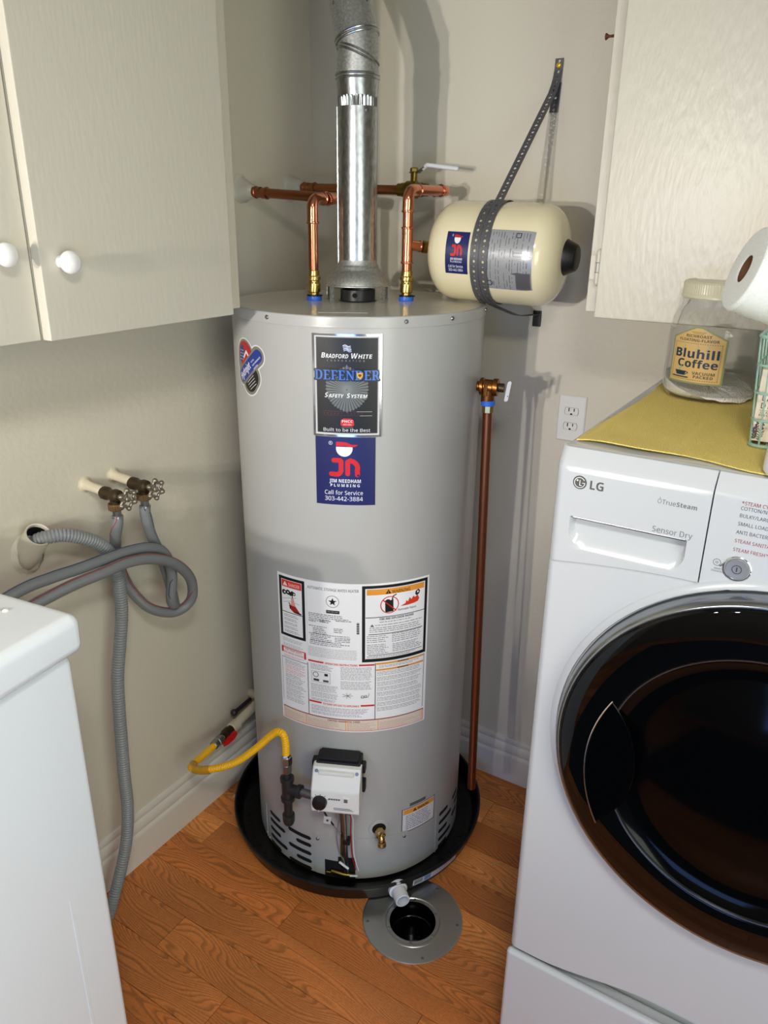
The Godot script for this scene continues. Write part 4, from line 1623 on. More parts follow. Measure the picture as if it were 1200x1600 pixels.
func heater() -> void:
	var h := thing("water_heater", "tall grey gas water heater standing in a black pan", "water heater", Vector3(HX, 0.012, HZ))
	var c := Vector3(HX, 0, HZ)
	var b := mb()
	lathe(b, [Vector2(0.0, 0.012), Vector2(HR - 0.004, 0.012), Vector2(HR, 0.016), Vector2(HR, 1.4315), Vector2(HR - 0.003, 1.4330)], c, Vector3.UP, 128)
	part(h, "jacket", b, M.jacket)
	b = mb()
	lathe(b, [Vector2(HR - 0.001, 1.4310), Vector2(HR + 0.0022, 1.4308), Vector2(HR + 0.0026, 1.4325), Vector2(HR + 0.0016, 1.4345), Vector2(HR + 0.0016, 1.4495), Vector2(HR + 0.0003, 1.4520), Vector2(HR - 0.0025, 1.4530)], c, Vector3.UP, 128)
	var cap := part(h, "top_band", b, M.jacket)
	b = mb()
	for a in [-75.0, -6.2, 52.4, 74.8, 110.0]:
		ring_shape(b, a, 1.4425, HR + 0.0016)
	parts(cap, "screw", b, M.steel)
	b = mb()
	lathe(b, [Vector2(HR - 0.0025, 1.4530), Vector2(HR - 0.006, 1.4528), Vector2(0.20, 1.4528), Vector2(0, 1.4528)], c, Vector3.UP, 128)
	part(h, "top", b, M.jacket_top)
	# clear sticker on the top
	b = mb()
	var e := Vector3(0.848, 0, -0.53)
	var f := Vector3(0.53, 0, 0.848)
	var o := c + f * 0.215 + Vector3(-0.03, 1.4529, 0.0)
	prism(b, PackedVector2Array([Vector2(-0.05, -0.028), Vector2(0.05, -0.028), Vector2(0.05, 0.028), Vector2(-0.05, 0.028)]), o, e, -f, 0.0004)
	part(h, "top_sticker", b, mat(Color(0.78, 0.78, 0.76), 0.25))
	# stickers
	b = mb()
	for q in [[15.0, 42.7, 1.2125, 1.2165], [15.0, 42.7, 1.4160, 1.4200], [15.0, 15.9, 1.2165, 1.4160], [41.8, 42.7, 1.2165, 1.4160]]:
		curved(b, q[0], q[1], q[2], q[3], HR, 0.0032)
	var fr := part(h, "badge", b, M.chrome)
	b = mb()
	curved(b, 15.9, 41.8, 1.2165, 1.4160, HR, 0.0014)
	part(fr, "badge_print", b, printed(label_badge(), 0.4))
	b = mb()
	curved(b, 15.1, 42.7, 1.3235, 1.3530, HR, 0.0036, 24, false)
	part(fr, "badge_banner", b, printed(label_banner(), 0.3, {"transparency": BaseMaterial3D.TRANSPARENCY_ALPHA_SCISSOR, "alpha_scissor_threshold": 0.5}))
	b = mb()
	curved(b, 15.4, 40.5, 1.0620, 1.2108, HR, 0.0004)
	part(h, "service_sticker", b, printed(label_service(0), 0.35))
	b = mb()
	curved(b, -7.0, 67.5, 0.4790, 0.8750, HR, 0.0004, 48)
	part(h, "instruction_label", b, printed(label_main(), 0.5))
	b = mb()
	curved(b, -33.0, -7.0, 1.2640, 1.3940, HR, 0.0004, 24, false)
	part(h, "oval_sticker", b, printed(label_jet(), 0.35, {"transparency": BaseMaterial3D.TRANSPARENCY_ALPHA_SCISSOR, "alpha_scissor_threshold": 0.5}))
	b = mb()
	curved(b, 56.0, 77.3, 0.1430, 0.2200, HR, 0.0004)
	part(h, "warning_sticker", b, printed(label_small_warning(), 0.5))
	b = mb()
	curved(b, 60.5, 70.5, 0.2235, 0.2330, HR, 0.0005)
	part(h, "rating_strip", b, mat(Color(0.38, 0.36, 0.33), 0.5))
	# louvres at both sides of the base
	var left := [[-23, -13.2, 0.124], [-17.8, 8.2, 0.106], [-23.2, -13, 0.072], [-1.5, 8.2, 0.101], [-23.8, -8, 0.040], [-6.8, 8.0, 0.072], [-24.3, -13.6, 0.012], [-1.5, 7.9, 0.042], [-6.8, 7.7, 0.016]]
	left = [[-23.4, -13.2, 0.124], [-23.4, -8.0, 0.100], [-23.4, -13.2, 0.072], [-23.4, -8.0, 0.046], [-23.4, -13.2, 0.022], [-7.0, 8.0, 0.124], [-1.6, 8.0, 0.100], [-7.0, 8.0, 0.072], [-1.6, 8.0, 0.046], [-7.0, 8.0, 0.022]]
	left[1][1] = -9.5
	for s in left:
		b = mb()
		slot(b, s[0], s[1], s[2], 0.0062, HR + 0.0005)
		part(h, "louver", b, M.jacket_dark)
	for s in [[82, 91, 0.133], [82, 96, 0.103], [82, 91, 0.074], [82, 96, 0.046], [82, 91, 0.022], [97, 106, 0.133], [101, 112, 0.103], [97, 106, 0.074]]:
		b = mb()
		slot(b, s[0], s[1], s[2], 0.0062, HR + 0.0005)
		part(h, "louver", b, M.jacket_dark)
	b = mb()
	curved(b, -28.9, -28.3, 0.014, 0.130, HR, 0.0012, 2)
	curved(b, 79.3, 79.9, 0.014, 0.150, HR, 0.0012, 2)
	parts(h, "side_seam", b, M.jacket)
	# access cover with its notch over the burner
	b = mb()
	curved(b, 10.2, 15.6, 0.018, 0.150, HR, 0.0022)
	curved(b, 15.6, 31.7, 0.072, 0.150, HR, 0.0022)
	curved(b, 31.7, 59.6, 0.018, 0.150, HR, 0.0022)
	var cover := part(h, "access_cover", b, M.jacket)
	b = mb()
	curved(b, 15.6, 31.7, 0.014, 0.072, HR, 0.0006)
	curved(b, 22.8, 31.7, 0.072, 0.088, HR, 0.0026)
	part(cover, "burner_opening", b, M.dark)
	b = mb()
	tube(b, [cyl(19.5, 0.040, HR + 0.006), cyl(26, 0.038, HR + 0.010), cyl(31, 0.034, HR + 0.008)], 0.0065, 12)
	tube(b, [cyl(16.5, 0.030, HR + 0.003), cyl(31, 0.026, HR + 0.003)], 0.004, 10)
	part(cover, "burner_pipe", b, M.brass_dull)
	b = mb()
	for a in [-30.0, -26.0]:
		ring_shape(b, a, 0.022 if a < -28 else 0.02, HR)
	ring_shape(b, 12.0, 0.134, HR + 0.0022)
	ring_shape(b, 57.5, 0.134, HR + 0.0022)
	parts(cover, "screw", b, M.steel)
	# brass drain cock in its round hole
	b = mb()
	var p := cyl(43.8, 0.178, HR)
	var n := (cyl(43.8, 0.178, 1) - cyl(43.8, 0.178, 0)).normalized()
	lathe(b, [Vector2(0.027, 0.0), Vector2(0.026, 0.0014), Vector2(0.0185, 0.0020), Vector2(0.0175, 0.0004)], p, n, 32)
	var dv := part(h, "drain_cock", b, M.jacket)
	b = mb()
	lathe(b, [Vector2(0.0178, 0.0006), Vector2(0, 0.0007)], p, n, 32)
	part(dv, "hole", b, M.dark)
	b = mb()
	rod(b, p, p + n * 0.028, 0.010, 20, -1.0, 0.001)
	lathe(b, [Vector2(0.0085, -0.003), Vector2(0.0128, -0.002), Vector2(0.0128, 0.013), Vector2(0.011, 0.014)], p + n * 0.012, n, 6)
	var tip := p + n * 0.036 + Vector3(0, -0.017, 0)
	tube(b, rounded([p + n * 0.020, p + n * 0.032, tip], 0.012, 5), 0.0085, 16)
	lathe(b, [Vector2(0.009, 0.0), Vector2(0.0108, 0.001), Vector2(0.0108, 0.010), Vector2(0.009, 0.012), Vector2(0.0055, 0.012), Vector2(0.0050, 0.004), Vector2(0, 0.004)], tip + Vector3(0, 0.006, 0), Vector3(0.35 * n.x, -0.9, 0.35 * n.z).normalized(), 20)
	rod(b, p + n * 0.026 + Vector3(0, 0.006, 0), p + n * 0.030 + Vector3(0.004, 0.016, 0), 0.005, 12, 0.004, 0.0008)
	part(dv, "valve", b, M.brass)
	# relief valve at the right, with its lever
	b = mb()
	var tp := Vector3(0.692, 1.281, 0.285)
	var tx := Vector3(0.975, 0, -0.22).normalized()
	tube(b, [tp - tx * 0.050, tp - tx * 0.015], 0.011, 16)
	lathe(b, [Vector2(0.0, -0.020), Vector2(0.0165, -0.0195), Vector2(0.0195, -0.017), Vector2(0.0195, -0.011), Vector2(0.0165, -0.009), Vector2(0.0165, 0.010), Vector2(0.0195, 0.012), Vector2(0.0195, 0.022), Vector2(0.014, 0.0235), Vector2(0, 0.0235)], tp, tx, 24)
	rod(b, tp + Vector3(0, 0, 0), tp - Vector3(0, 0.034, 0), 0.0155, 24, -1.0, 0.001)
	box(b, tp + Vector3(-0.004, -0.018, 0.012), tp + Vector3(0.005, 0.008, 0.0185), 0.001)
	var rv := part(h, "relief_valve", b, M.bronze)
	b = mb()
	rod(b, tp + tx * 0.023, tp + tx * 0.036, 0.010, 16)
	part(rv, "spring_cap", b, M.old_bronze)
	b = mb()
	var lx := tp + tx * 0.044
	prism(b, round_rect(-0.0045, -0.024, 0.0045, 0.022, 0.0042, 5), lx + Vector3(0, -0.006, 0), Vector3(0.83, 0.10, -0.54).normalized(), Vector3(0.12, 0.985, -0.05).normalized(), 0.002, 0.0005)
	part(rv, "lever", b, M.pvc)
	b = mb()
	for yy in [-0.018, 0.010]:
		lathe(b, [Vector2(0.0011, 0.0021), Vector2(0, 0.0024)], lx + Vector3(0, yy, 0), Vector3(0.54, 0.0, 0.83), 10)
	parts(rv, "lever_hole", b, M.blue_line)


# ---------------------------------------------------------------- gas control on the heater

func heater_controls() -> void:
	var h: Node3D = get_node("water_heater")
	var n := Vector3(sin(deg_to_rad(24.6)), 0, cos(deg_to_rad(24.6)))
	var t := Vector3(n.z, 0, -n.x)
	var o := Vector3(HX, 0.366, HZ) + n * HR
	var xf := Transform3D(Basis(t, Vector3.UP, n), o)
	var b := mb(xf)
	box(b, Vector3(-0.052, -0.052, -0.004), Vector3(0.056, 0.056, 0.044), 0.004)
	box(b, Vector3(-0.046, 0.046, 0.0), Vector3(0.050, 0.0625, 0.038), 0.003)
	for q in [[-0.064, 0.018, -0.050, 0.048], [0.052, 0.022, 0.066, 0.046], [0.052, -0.034, 0.066, -0.004], [-0.062, -0.01, -0.05, 0.02]]:
		box(b, Vector3(q[0], q[1], 0.012), Vector3(q[2], q[3], 0.034), 0.003)
	var v := part(h, "gas_control", b, M.black)
	b = mb(xf)
	# white cover: upright face, sloping upper face
	var side := PackedVector2Array([Vector2(0.036, -0.058), Vector2(0.084, -0.058), Vector2(0.086, -0.054), Vector2(0.084, -0.002), Vector2(0.0805, 0.006), Vector2(0.066, 0.030), Vector2(0.062, 0.036), Vector2(0.055, 0.050), Vector2(0.036, 0.051)])
	prism(b, side, Vector3(0.059, 0, 0), Vector3(0, 0, 1), Vector3.UP, 0.116, 0.003)
	var cov := part(v, "cover", b, M.white_plastic, 25)
	b = mb(xf)
	box(b, Vector3(-0.042, 0.0335, 0.054), Vector3(0.044, 0.0445, 0.0665), 0.003)
	part(v, "cover_ridge", b, M.white_plastic)
	b = mb(xf)
	for x in [-0.047, 0.050]:
		lathe(b, [Vector2(0.0045, -0.002), Vector2(0.004, 0.002), Vector2(0, 0.0022)], Vector3(x, 0.041, 0.0595), Vector3(0, 0.45, 0.89).normalized(), 14)
	parts(v, "screw", b, M.zinc)
	b = mb(xf)
	lathe(b, [Vector2(0.0, 0.0), Vector2(0.0178, 0.0), Vector2(0.0175, 0.008), Vector2(0.0155, 0.013), Vector2(0.0125, 0.0145), Vector2(0, 0.0145)], Vector3(-0.035, -0.028, 0.0845), Vector3(0, 0.02, 1).normalized(), 40)
	var kn := part(v, "knob", b, M.black)
	b = mb(xf)
	box(b, Vector3(-0.0355, -0.046, 0.0952), Vector3(-0.0345, -0.040, 0.1000))
	part(kn, "pointer", b, M.white_plastic)
	b = mb(xf)
	box(b, Vector3(0.019, -0.027, 0.084), Vector3(0.037, -0.010, 0.0862), 0.0008)
	var sc := part(v, "status_window", b, M.porcelain)
	b = mb(xf)
	box(b, Vector3(0.023, -0.023, 0.0855), Vector3(0.032, -0.013, 0.0870), 0.0004)
	part(sc, "status_light", b, M.grey_print)
	b = mb(xf)
	for i in 5:
		var a := deg_to_rad(150.0 - i * 32)
		box(b, Vector3(-0.035 + 0.021 * cos(a) - 0.0014, -0.028 + 0.021 * sin(a) - 0.0005, 0.0845), Vector3(-0.035 + 0.021 * cos(a) + 0.0014, -0.028 + 0.021 * sin(a) + 0.0005, 0.0859))
	for i in 5:
		box(b, Vector3(-0.014 + i * 0.0058, -0.019, 0.085), Vector3(-0.0095 + i * 0.0058, -0.0155, 0.0861))
	for i in 3:
		box(b, Vector3(-0.002, -0.0475 + i * 0.0026, 0.085), Vector3(0.046 - i * 0.004, -0.0466 + i * 0.0026, 0.0862))
	part(v, "printed_marks", b, M.grey_print)
	# plugs, leads and tubes under it
	b = mb(xf)
	box(b, Vector3(-0.041, -0.074, 0.050), Vector3(-0.029, -0.056, 0.066), 0.001)
	box(b, Vector3(0.022, -0.078, 0.046), Vector3(0.036, -0.056, 0.066), 0.001)
	parts(v, "plug", b, M.black)
	b = mb(xf)
	box(b, Vector3(-0.008, -0.064, 0.052), Vector3(0.006, -0.055, 0.066), 0.001)
	part(v, "nozzle", b, M.white_plastic)
	b = mb(xf)
	tube(b, [Vector3(0.012, -0.052, 0.040), Vector3(0.013, -0.16, 0.022), Vector3(0.012, -0.262, 0.008), Vector3(0.014, -0.325, 0.006)], 0.0068, 14)
	part(v, "burner_tube", b, M.steel)
	b = mb(xf)
	tube(b, smooth_path([Vector3(0.001, -0.052, 0.030), Vector3(0.004, -0.15, 0.014), Vector3(0.002, -0.25, 0.008), Vector3(0.004, -0.312, 0.005)], 0.01), 0.0034, 8)
	part(v, "pilot_tube", b, M.brass_dull)
	b = mb(xf)
	tube(b, smooth_path([Vector3(-0.035, -0.070, 0.058), Vector3(-0.028, -0.100, 0.050), Vector3(-0.014, -0.146, 0.032)], 0.006), 0.0022, 8)
	tube(b, smooth_path([Vector3(0.004, -0.180, 0.022), Vector3(0.010, -0.194, 0.020), Vector3(0.020, -0.206, 0.020)], 0.006), 0.0024, 8)
	box(b, Vector3(0.008, -0.214, 0.006), Vector3(0.026, -0.200, 0.026), 0.002)
	parts(v, "black_lead", b, M.black)
	b = mb(xf)
	tube(b, smooth_path([Vector3(-0.014, -0.146, 0.032), Vector3(-0.006, -0.166, 0.026), Vector3(0.006, -0.184, 0.022)], 0.006), 0.0013, 6)
	tube(b, smooth_path([Vector3(0.000, -0.064, 0.056), Vector3(0.002, -0.11, 0.036), Vector3(-0.004, -0.15, 0.018), Vector3(-0.010, -0.20, 0.010), Vector3(-0.004, -0.255, 0.009), Vector3(0.012, -0.285, 0.012)], 0.008), 0.0012, 6)
	parts(v, "grey_lead", b, M.hose)
	b = mb(xf)
	tube(b, smooth_path([Vector3(0.033, -0.074, 0.058), Vector3(0.036, -0.12, 0.034), Vector3(0.033, -0.19, 0.018), Vector3(0.036, -0.26, 0.014), Vector3(0.046, -0.31, 0.010)], 0.008), 0.0016, 6)
	tube(b, [Vector3(-0.004, -0.285, 0.012), Vector3(0.020, -0.303, 0.014)], 0.0032, 8)
	tube(b, [Vector3(0.024, -0.326, 0.014), Vector3(0.044, -0.324, 0.014)], 0.0026, 8)
	parts(v, "white_lead", b, M.pvc)
	b = mb(xf)
	tube(b, smooth_path([Vector3(0.028, -0.074, 0.060), Vector3(0.031, -0.11, 0.038), Vector3(0.028, -0.17, 0.022), Vector3(0.030, -0.25, 0.015), Vector3(0.038, -0.308, 0.010)], 0.008), 0.0016, 6)
	part(v, "red_lead", b, M.red_line)
	b = mb(xf)
	var tg := Vector3(-0.026, -0.118, 0.046)
	prism(b, PackedVector2Array([Vector2(-0.011, -0.017), Vector2(0.006, -0.020), Vector2(0.012, 0.015), Vector2(-0.007, 0.018)]), tg, Vector3.RIGHT, Vector3(0, 0.94, 0.34), 0.001)
	var tagm := part(v, "tag", b, M.pvc)
	b = mb(xf)
	box(b, tg + Vector3(-0.002, -0.003, 0.001), tg + Vector3(0.003, 0.003, 0.0022))
	part(tagm, "tag_mark", b, M.dark_print)


# ---------------------------------------------------------------- pan, floor drain

func label_pan() -> ImageTexture:
	var p := Page.new(self, 420, 60, Color(0.84, 0.86, 0.9))
	p.frame(0, 0, 420, 60, 4, Color(0.3, 0.34, 0.42))
	p.rect(14, 12, 70, 36, Color(0.55, 0.56, 0.5))
	p.rect(96, 10, 60, 40, Color(0.45, 0.55, 0.72))
	p.lines(170, 14, 230, 3, 14, 6, Color(0.2, 0.22, 0.28, 0.8), 9, 0.2)
	return p.texture()


func drain_pan_and_floor_drain() -> void:
	var c := Vector3(HX - 0.004, 0, HZ)
	var pan := thing("drain_pan", "round black plastic drain pan under the water heater", "drain pan", Vector3(c.x, 0.004, c.z))
	var b := mb()
	lathe(b, [Vector2(0.0, 0.004), Vector2(0.340, 0.004), Vector2(0.344, 0.006), Vector2(0.352, 0.044), Vector2(0.3585, 0.0475), Vector2(0.3590, 0.0515), Vector2(0.3555, 0.0535), Vector2(0.3505, 0.0525), Vector2(0.3470, 0.046), Vector2(0.3390, 0.0125), Vector2(0.334, 0.0095), Vector2(0.0, 0.0095)], c, Vector3.UP, 128)
	part(pan, "tray", b, M.pan)
	b = mb()
	for i in 60:   # embossed ring of marks on the pan's floor
		var a := TAU * i / 60
		var q := c + Vector3(sin(a) * 0.314, 0.0095, cos(a) * 0.314)
		var x := Vector3(cos(a), 0, -sin(a))
		var z := Vector3(sin(a), 0, cos(a))
		tube(b, [q - x * 0.011 + z * 0.008, q, q + x * 0.011 + z * 0.008], 0.0016, 6)
	part(pan, "embossing", b, M.pan).set_meta("kind", "stuff")
	b = mb()
	for a in [58.5]:
		var top := PackedVector3Array()
		var bot := PackedVector3Array()
		for i in 13:
			var t := deg_to_rad(lerpf(57.5, 83.0, i / 12.0))
			top.append(c + Vector3(sin(t) * 0.3518, 0.040, cos(t) * 0.3518))
			bot.append(c + Vector3(sin(t) * 0.3466, 0.014, cos(t) * 0.3466))
		b.grid([top, bot])
	part(pan, "maker_label", b, printed(label_pan(), 0.5))
	b = mb()
	var fa := deg_to_rad(50.5)
	var n := Vector3(sin(fa), 0, cos(fa))
	var p := c + n * 0.345 + Vector3(0, 0.029, 0)
	lathe(b, [Vector2(0, 0), Vector2(0.0245, 0.0), Vector2(0.0245, 0.012), Vector2(0.023, 0.0135), Vector2(0.0195, 0.014), Vector2(0.0185, 0.046), Vector2(0.0175, 0.047), Vector2(0.0150, 0.047), Vector2(0.0150, 0.010), Vector2(0, 0.010)], p, n, 32)
	part(pan, "outlet", b, M.pvc)

	# drain: thin flange on the boards, ring, dark throat
	var d := Vector3(0.718, 0, 0.606)
	var th := Vector3(DRAIN.x, 0, DRAIN.y)
	var fd := thing("floor_drain", "round metal floor drain in the oak floor in front of the pan", "drain", Vector3(d.x, 0.0, d.z))
	b = mb()
	var rows := []
	for e in [[0.0575, 0.0012, 0.0], [0.0655, 0.0012, 0.0], [0.0680, 0.0030, 0.0], [0.0745, 0.0032, 0.0], [0.0775, 0.0022, 0.2], [0.1215, 0.0020, 1.0], [0.1245, 0.0012, 1.0], [0.1250, 0.0002, 1.0]]:
		var row := PackedVector3Array()
		var m := th.lerp(d, e[2])
		for k in 96:
			var a := TAU * k / 96
			row.append(m + Vector3(sin(a) * e[0], e[1], cos(a) * e[0]))
		rows.append(row)
	b.grid(rows, true)
	part(fd, "flange", b, M.drain_metal, 30)
	b = mb()
	lathe(b, [Vector2(0.0, -0.105), Vector2(0.0535, -0.105), Vector2(0.0535, -0.006), Vector2(0.0575, 0.0013)], th, Vector3.UP, 64)
	# seen from inside
	var inner := mb()
	var rr := []
	for e in [[0.0575, 0.0013], [0.0545, -0.010], [0.0520, -0.040], [0.0500, -0.042], [0.0490, -0.105], [0.0, -0.106]]:
		var row := PackedVector3Array()
		for k in 64:
			var a := TAU * k / 64
			row.append(th + Vector3(sin(a) * e[0], e[1], cos(a) * e[0]))
		rr.append(row)
	inner.grid(rr, true, true)
	part(fd, "throat", inner, M.black_gloss, 30)
	b = mb()
	for a in [25.0, 80.0, 140.0, 205.0, 260.0, 320.0]:
		var q := th + Vector3(sin(deg_to_rad(a)) * 0.0625, 0.0012, cos(deg_to_rad(a)) * 0.0625)
		lathe(b, [Vector2(0.004, 0), Vector2(0.0035, 0.0014), Vector2(0, 0.0018)], q, Vector3.UP, 12)
	parts(fd, "bolt", b, M.steel)
	b = mb()
	for a in [35.0, 105.0, 168.0, 232.0, 300.0]:
		var q := d + Vector3(sin(deg_to_rad(a + 7)) * 0.112, 0.002, cos(deg_to_rad(a + 7)) * 0.112)
		lathe(b, [Vector2(0.0036, 0), Vector2(0.003, 0.0012), Vector2(0, 0.0016)], q, Vector3.UP, 12)
	parts(fd, "flange_screw", b, M.zinc)
	b = mb()
	var s := th + Vector3(0.020, -0.075, 0.022)
	lathe(b, [Vector2(0.0, 0.020), Vector2(0.021, 0.020), Vector2(0.024, 0.018), Vector2(0.024, -0.03)], s, Vector3.UP, 32)
	b.v.clear(); b.uv.clear()
	lathe(b, [Vector2(0.024, -0.03), Vector2(0.024, 0.018), Vector2(0.021, 0.020), Vector2(0.0, 0.020)], s, Vector3.UP, 32)
	part(fd, "inner_pipe", b, M.zinc)


# ---------------------------------------------------------------- vent

func vent() -> void:
	var c := Vector3(0.3825, 0, HZ)
	var hood := thing("draft_hood", "flared galvanized draft hood on legs on top of the heater", "hood", Vector3(c.x, 1.4528, c.z))
	var b := mb()
	lathe(b, [Vector2(0.0735, 1.4865), Vector2(0.0755, 1.4875), Vector2(0.0755, 1.4895), Vector2(0.0735, 1.4905), Vector2(0.071, 1.499), Vector2(0.064, 1.510), Vector2(0.055, 1.518), Vector2(0.0475, 1.523), Vector2(0.0465, 1.5255), Vector2(0.0480, 1.5275), Vector2(0.0465, 1.5300), Vector2(0.0440, 1.533), Vector2(0.0420, 1.545)], c, Vector3.UP, 64)
	lathe(b, [Vector2(0.0405, 1.545), Vector2(0.043, 1.530), Vector2(0.054, 1.516), Vector2(0.072, 1.488)], c, Vector3.UP, 64)
	part(hood, "cone", b, M.galv_dull)
	for a in [-17.0, 12.0, 57.0, 82.0, 147.0, 212.0, 282.0]:
		if a == 212.0 or a == 282.0 or a == 147.0 or a == -17.0 or a == 82.0:
			b = mb()
			var d := Vector3(sin(deg_to_rad(a)), 0, cos(deg_to_rad(a)))
			var x := Vector3(d.z, 0, -d.x)
			prism(b, PackedVector2Array([Vector2(-0.0065, 1.4528), Vector2(0.0065, 1.4528), Vector2(0.0065, 1.4895), Vector2(-0.0065, 1.4895)]), c + d * 0.0725, x, Vector3.UP, 0.0018)
			part(hood, "leg", b, M.galv_dull)
	b = mb()
	lathe(b, [Vector2(0.044, 1.4528), Vector2(0.0395, 1.455), Vector2(0.0395, 1.478), Vector2(0.036, 1.478), Vector2(0.036, 1.455)], c, Vector3.UP, 48)
	var fl := part(hood, "flue_collar", b, M.iron)
	b = mb()
	var fd := Vector3(sin(deg_to_rad(24)), 0, cos(deg_to_rad(24)))
	lathe(b, [Vector2(0.0055, 0), Vector2(0.0055, 0.0008), Vector2(0, 0.0009)], c + fd * 0.0393 + Vector3(0, 1.4675, 0), fd, 20)
	part(fl, "hole", b, M.dark)

	var v := thing("vent_pipe", "shiny galvanized vent pipe rising from the draft hood into a jointed elbow", "vent pipe", Vector3(c.x, 1.535, c.z))
	b = mb()
	lathe(b, [Vector2(0.0425, 1.5340), Vector2(0.0432, 1.5350), Vector2(0.0428, 1.5380), Vector2(0.0425, 1.54), Vector2(0.0425, 1.8460), Vector2(0.0415, 1.8465), Vector2(0.040, 1.846)], c, Vector3.UP, 64)
	var straight := part(v, "straight_pipe", b, M.galv)
	b = mb()
	var sd := Vector3(sin(deg_to_rad(-52)), 0, cos(deg_to_rad(-52)))
	tube(b, [c + sd * 0.0430 + Vector3(0, 1.535, 0), c + sd * 0.0430 + Vector3(0, 1.846, 0)], 0.0021, 8)
	part(straight, "lock_seam", b, M.galv)
	b = mb()
	for a in [-55.0, 60.0]:
		var d := Vector3(sin(deg_to_rad(a)), 0, cos(deg_to_rad(a)))
		lathe(b, [Vector2(0.0042, 0), Vector2(0.004, 0.002), Vector2(0, 0.0032)], c + d * 0.0425 + Vector3(0, 1.838, 0), d, 10)
	parts(straight, "screw", b, M.zinc)
	# crimped end going into the pipe
	b = mb()
	var rows := []
	for e in [[1.845, 0.0400, 0.0], [1.846, 0.0400, 1.0], [1.862, 0.0408, 1.0], [1.866, 0.0418, 0.15], [1.868, 0.0420, 0.0]]:
		var row := PackedVector3Array()
		for k in 192:
			var a := TAU * k / 192
			var r: float = e[1] + 0.0013 * e[2] * cos(a * 32)
			row.append(c + Vector3(sin(a) * r, e[0], cos(a) * r))
		rows.append(row)
	rows.reverse()
	b.grid(rows, true)
	part(v, "crimped_end", b, M.galv, 50)
	# elbow of turned sections with rolled beads
	var path := [c + Vector3(0, 1.866, 0), c + Vector3(0, 1.902, 0), c + Vector3(0.0, 1.920, 0.0), c + Vector3(0.000, 1.940, -0.002), c + Vector3(-0.004, 1.975, -0.004), c + Vector3(-0.042, 2.060, -0.030), c + Vector3(-0.13, 2.20, -0.09), c + Vector3(-0.26, 2.44, -0.16)]
	var tilt := [Vector3.UP, Vector3.UP, Vector3(0.1, 1, -0.1), Vector3(0.32, 1, -0.29), Vector3(-0.31, 1, 0.02), Vector3(-0.50, 0.80, -0.30), Vector3(-0.5, 0.82, -0.28), Vector3(0, 1, 0)]
	var names := ["elbow_section", "elbow_section", "elbow_section", "elbow_section", "elbow_section", "upper_pipe", "upper_pipe"]
	var rings := []
	var rad := [0.0425, 0.0445, 0.0450, 0.0450, 0.0448, 0.0446, 0.0446, 0.0446]
	for i in path.size():
		var row := PackedVector3Array()
		var t: Vector3 = (tilt[i] as Vector3).normalized()
		var x := Vector3(0, 0, 1)
		x = (x - t * x.dot(t)).normalized()
		var y := t.cross(x)
		for k in 64:
			var a := TAU * k / 64
			row.append(path[i] + (x * cos(a) + y * sin(a)) * rad[i])
		rings.append(row)
	for i in path.size() - 1:
		if i == 2:
			continue
		b = mb()
		b.grid([rings[i + 1], rings[i]] if i != 1 else [rings[3], rings[1]], true)
		part(v, names[i], b, M.galv_dull if i > 0 else M.galv)
	for i in [1, 3, 4]:
		b = mb()
		var t: Vector3 = (tilt[i] as Vector3).normalized()
		var loop := (rings[i] as PackedVector3Array)
		for off in [-0.0035, 0.0035]:
			var ring := []
			for k in 65:
				ring.append(loop[k % 64] + t * off)
			tube(b, ring, 0.0026, 8, false)
		part(v, "bead", b, M.galv)
	b = mb()
	for q in [[Vector3(-0.045, 2.035, 0.018), Vector3(-0.5, 0.1, 0.85)], [Vector3(0.015, 2.040, -0.010), Vector3(0.85, 0.3, 0.3)]]:
		var nn: Vector3 = (q[1] as Vector3).normalized()
		lathe(b, [Vector2(0.0042, 0), Vector2(0.004, 0.002), Vector2(0, 0.0032)], c + q[0], nn, 10)
	parts(v, "screw", b, M.zinc)


# ---------------------------------------------------------------- copper

func cup(b: MB, p: Vector3, ax: Vector3, r := 0.0126, l := 0.018) -> void:   # the end of a fitting: a sleeve with a raised lip
	lathe(b, [Vector2(r - 0.0012, -l), Vector2(r, -l + 0.0015), Vector2(r, -0.005), Vector2(r + 0.0016, -0.0035), Vector2(r + 0.0018, -0.0015), Vector2(r + 0.0010, 0.0), Vector2(r - 0.0018, 0.0004)], p, ax, 24)


func brass_base(root: Node3D, p: Vector3) -> void:   # nipple on the tank top: blue seal, dark clip, brass union
	var b := mb()
	lathe(b, [Vector2(0.0165, 0.0), Vector2(0.0175, 0.002), Vector2(0.0170, 0.009), Vector2(0.0150, 0.010), Vector2(0, 0.010)], p, Vector3.UP, 24)
	part(root, "seal", b, M.blue_seal)
	b = mb()
	lathe(b, [Vector2(0.014, 0.009), Vector2(0.0165, 0.0095), Vector2(0.0165, 0.0125), Vector2(0.013, 0.013)], p, Vector3.UP, 24)
	box(b, p + Vector3(0.010, 0.0095, -0.004), p + Vector3(0.021, 0.013, 0.004), 0.001)
	part(root, "clip", b, M.black)
	b = mb()
	lathe(b, [Vector2(0.0115, 0.012), Vector2(0.0115, 0.017), Vector2(0.0150, 0.019), Vector2(0.0150, 0.036), Vector2(0.0135, 0.038), Vector2(0.0130, 0.043), Vector2(0.0152, 0.045), Vector2(0.0152, 0.052), Vector2(0.0130, 0.054), Vector2(0.0128, 0.064), Vector2(0.0115, 0.066)], p, Vector3.UP, 24)
	part(root, "union", b, M.brass)


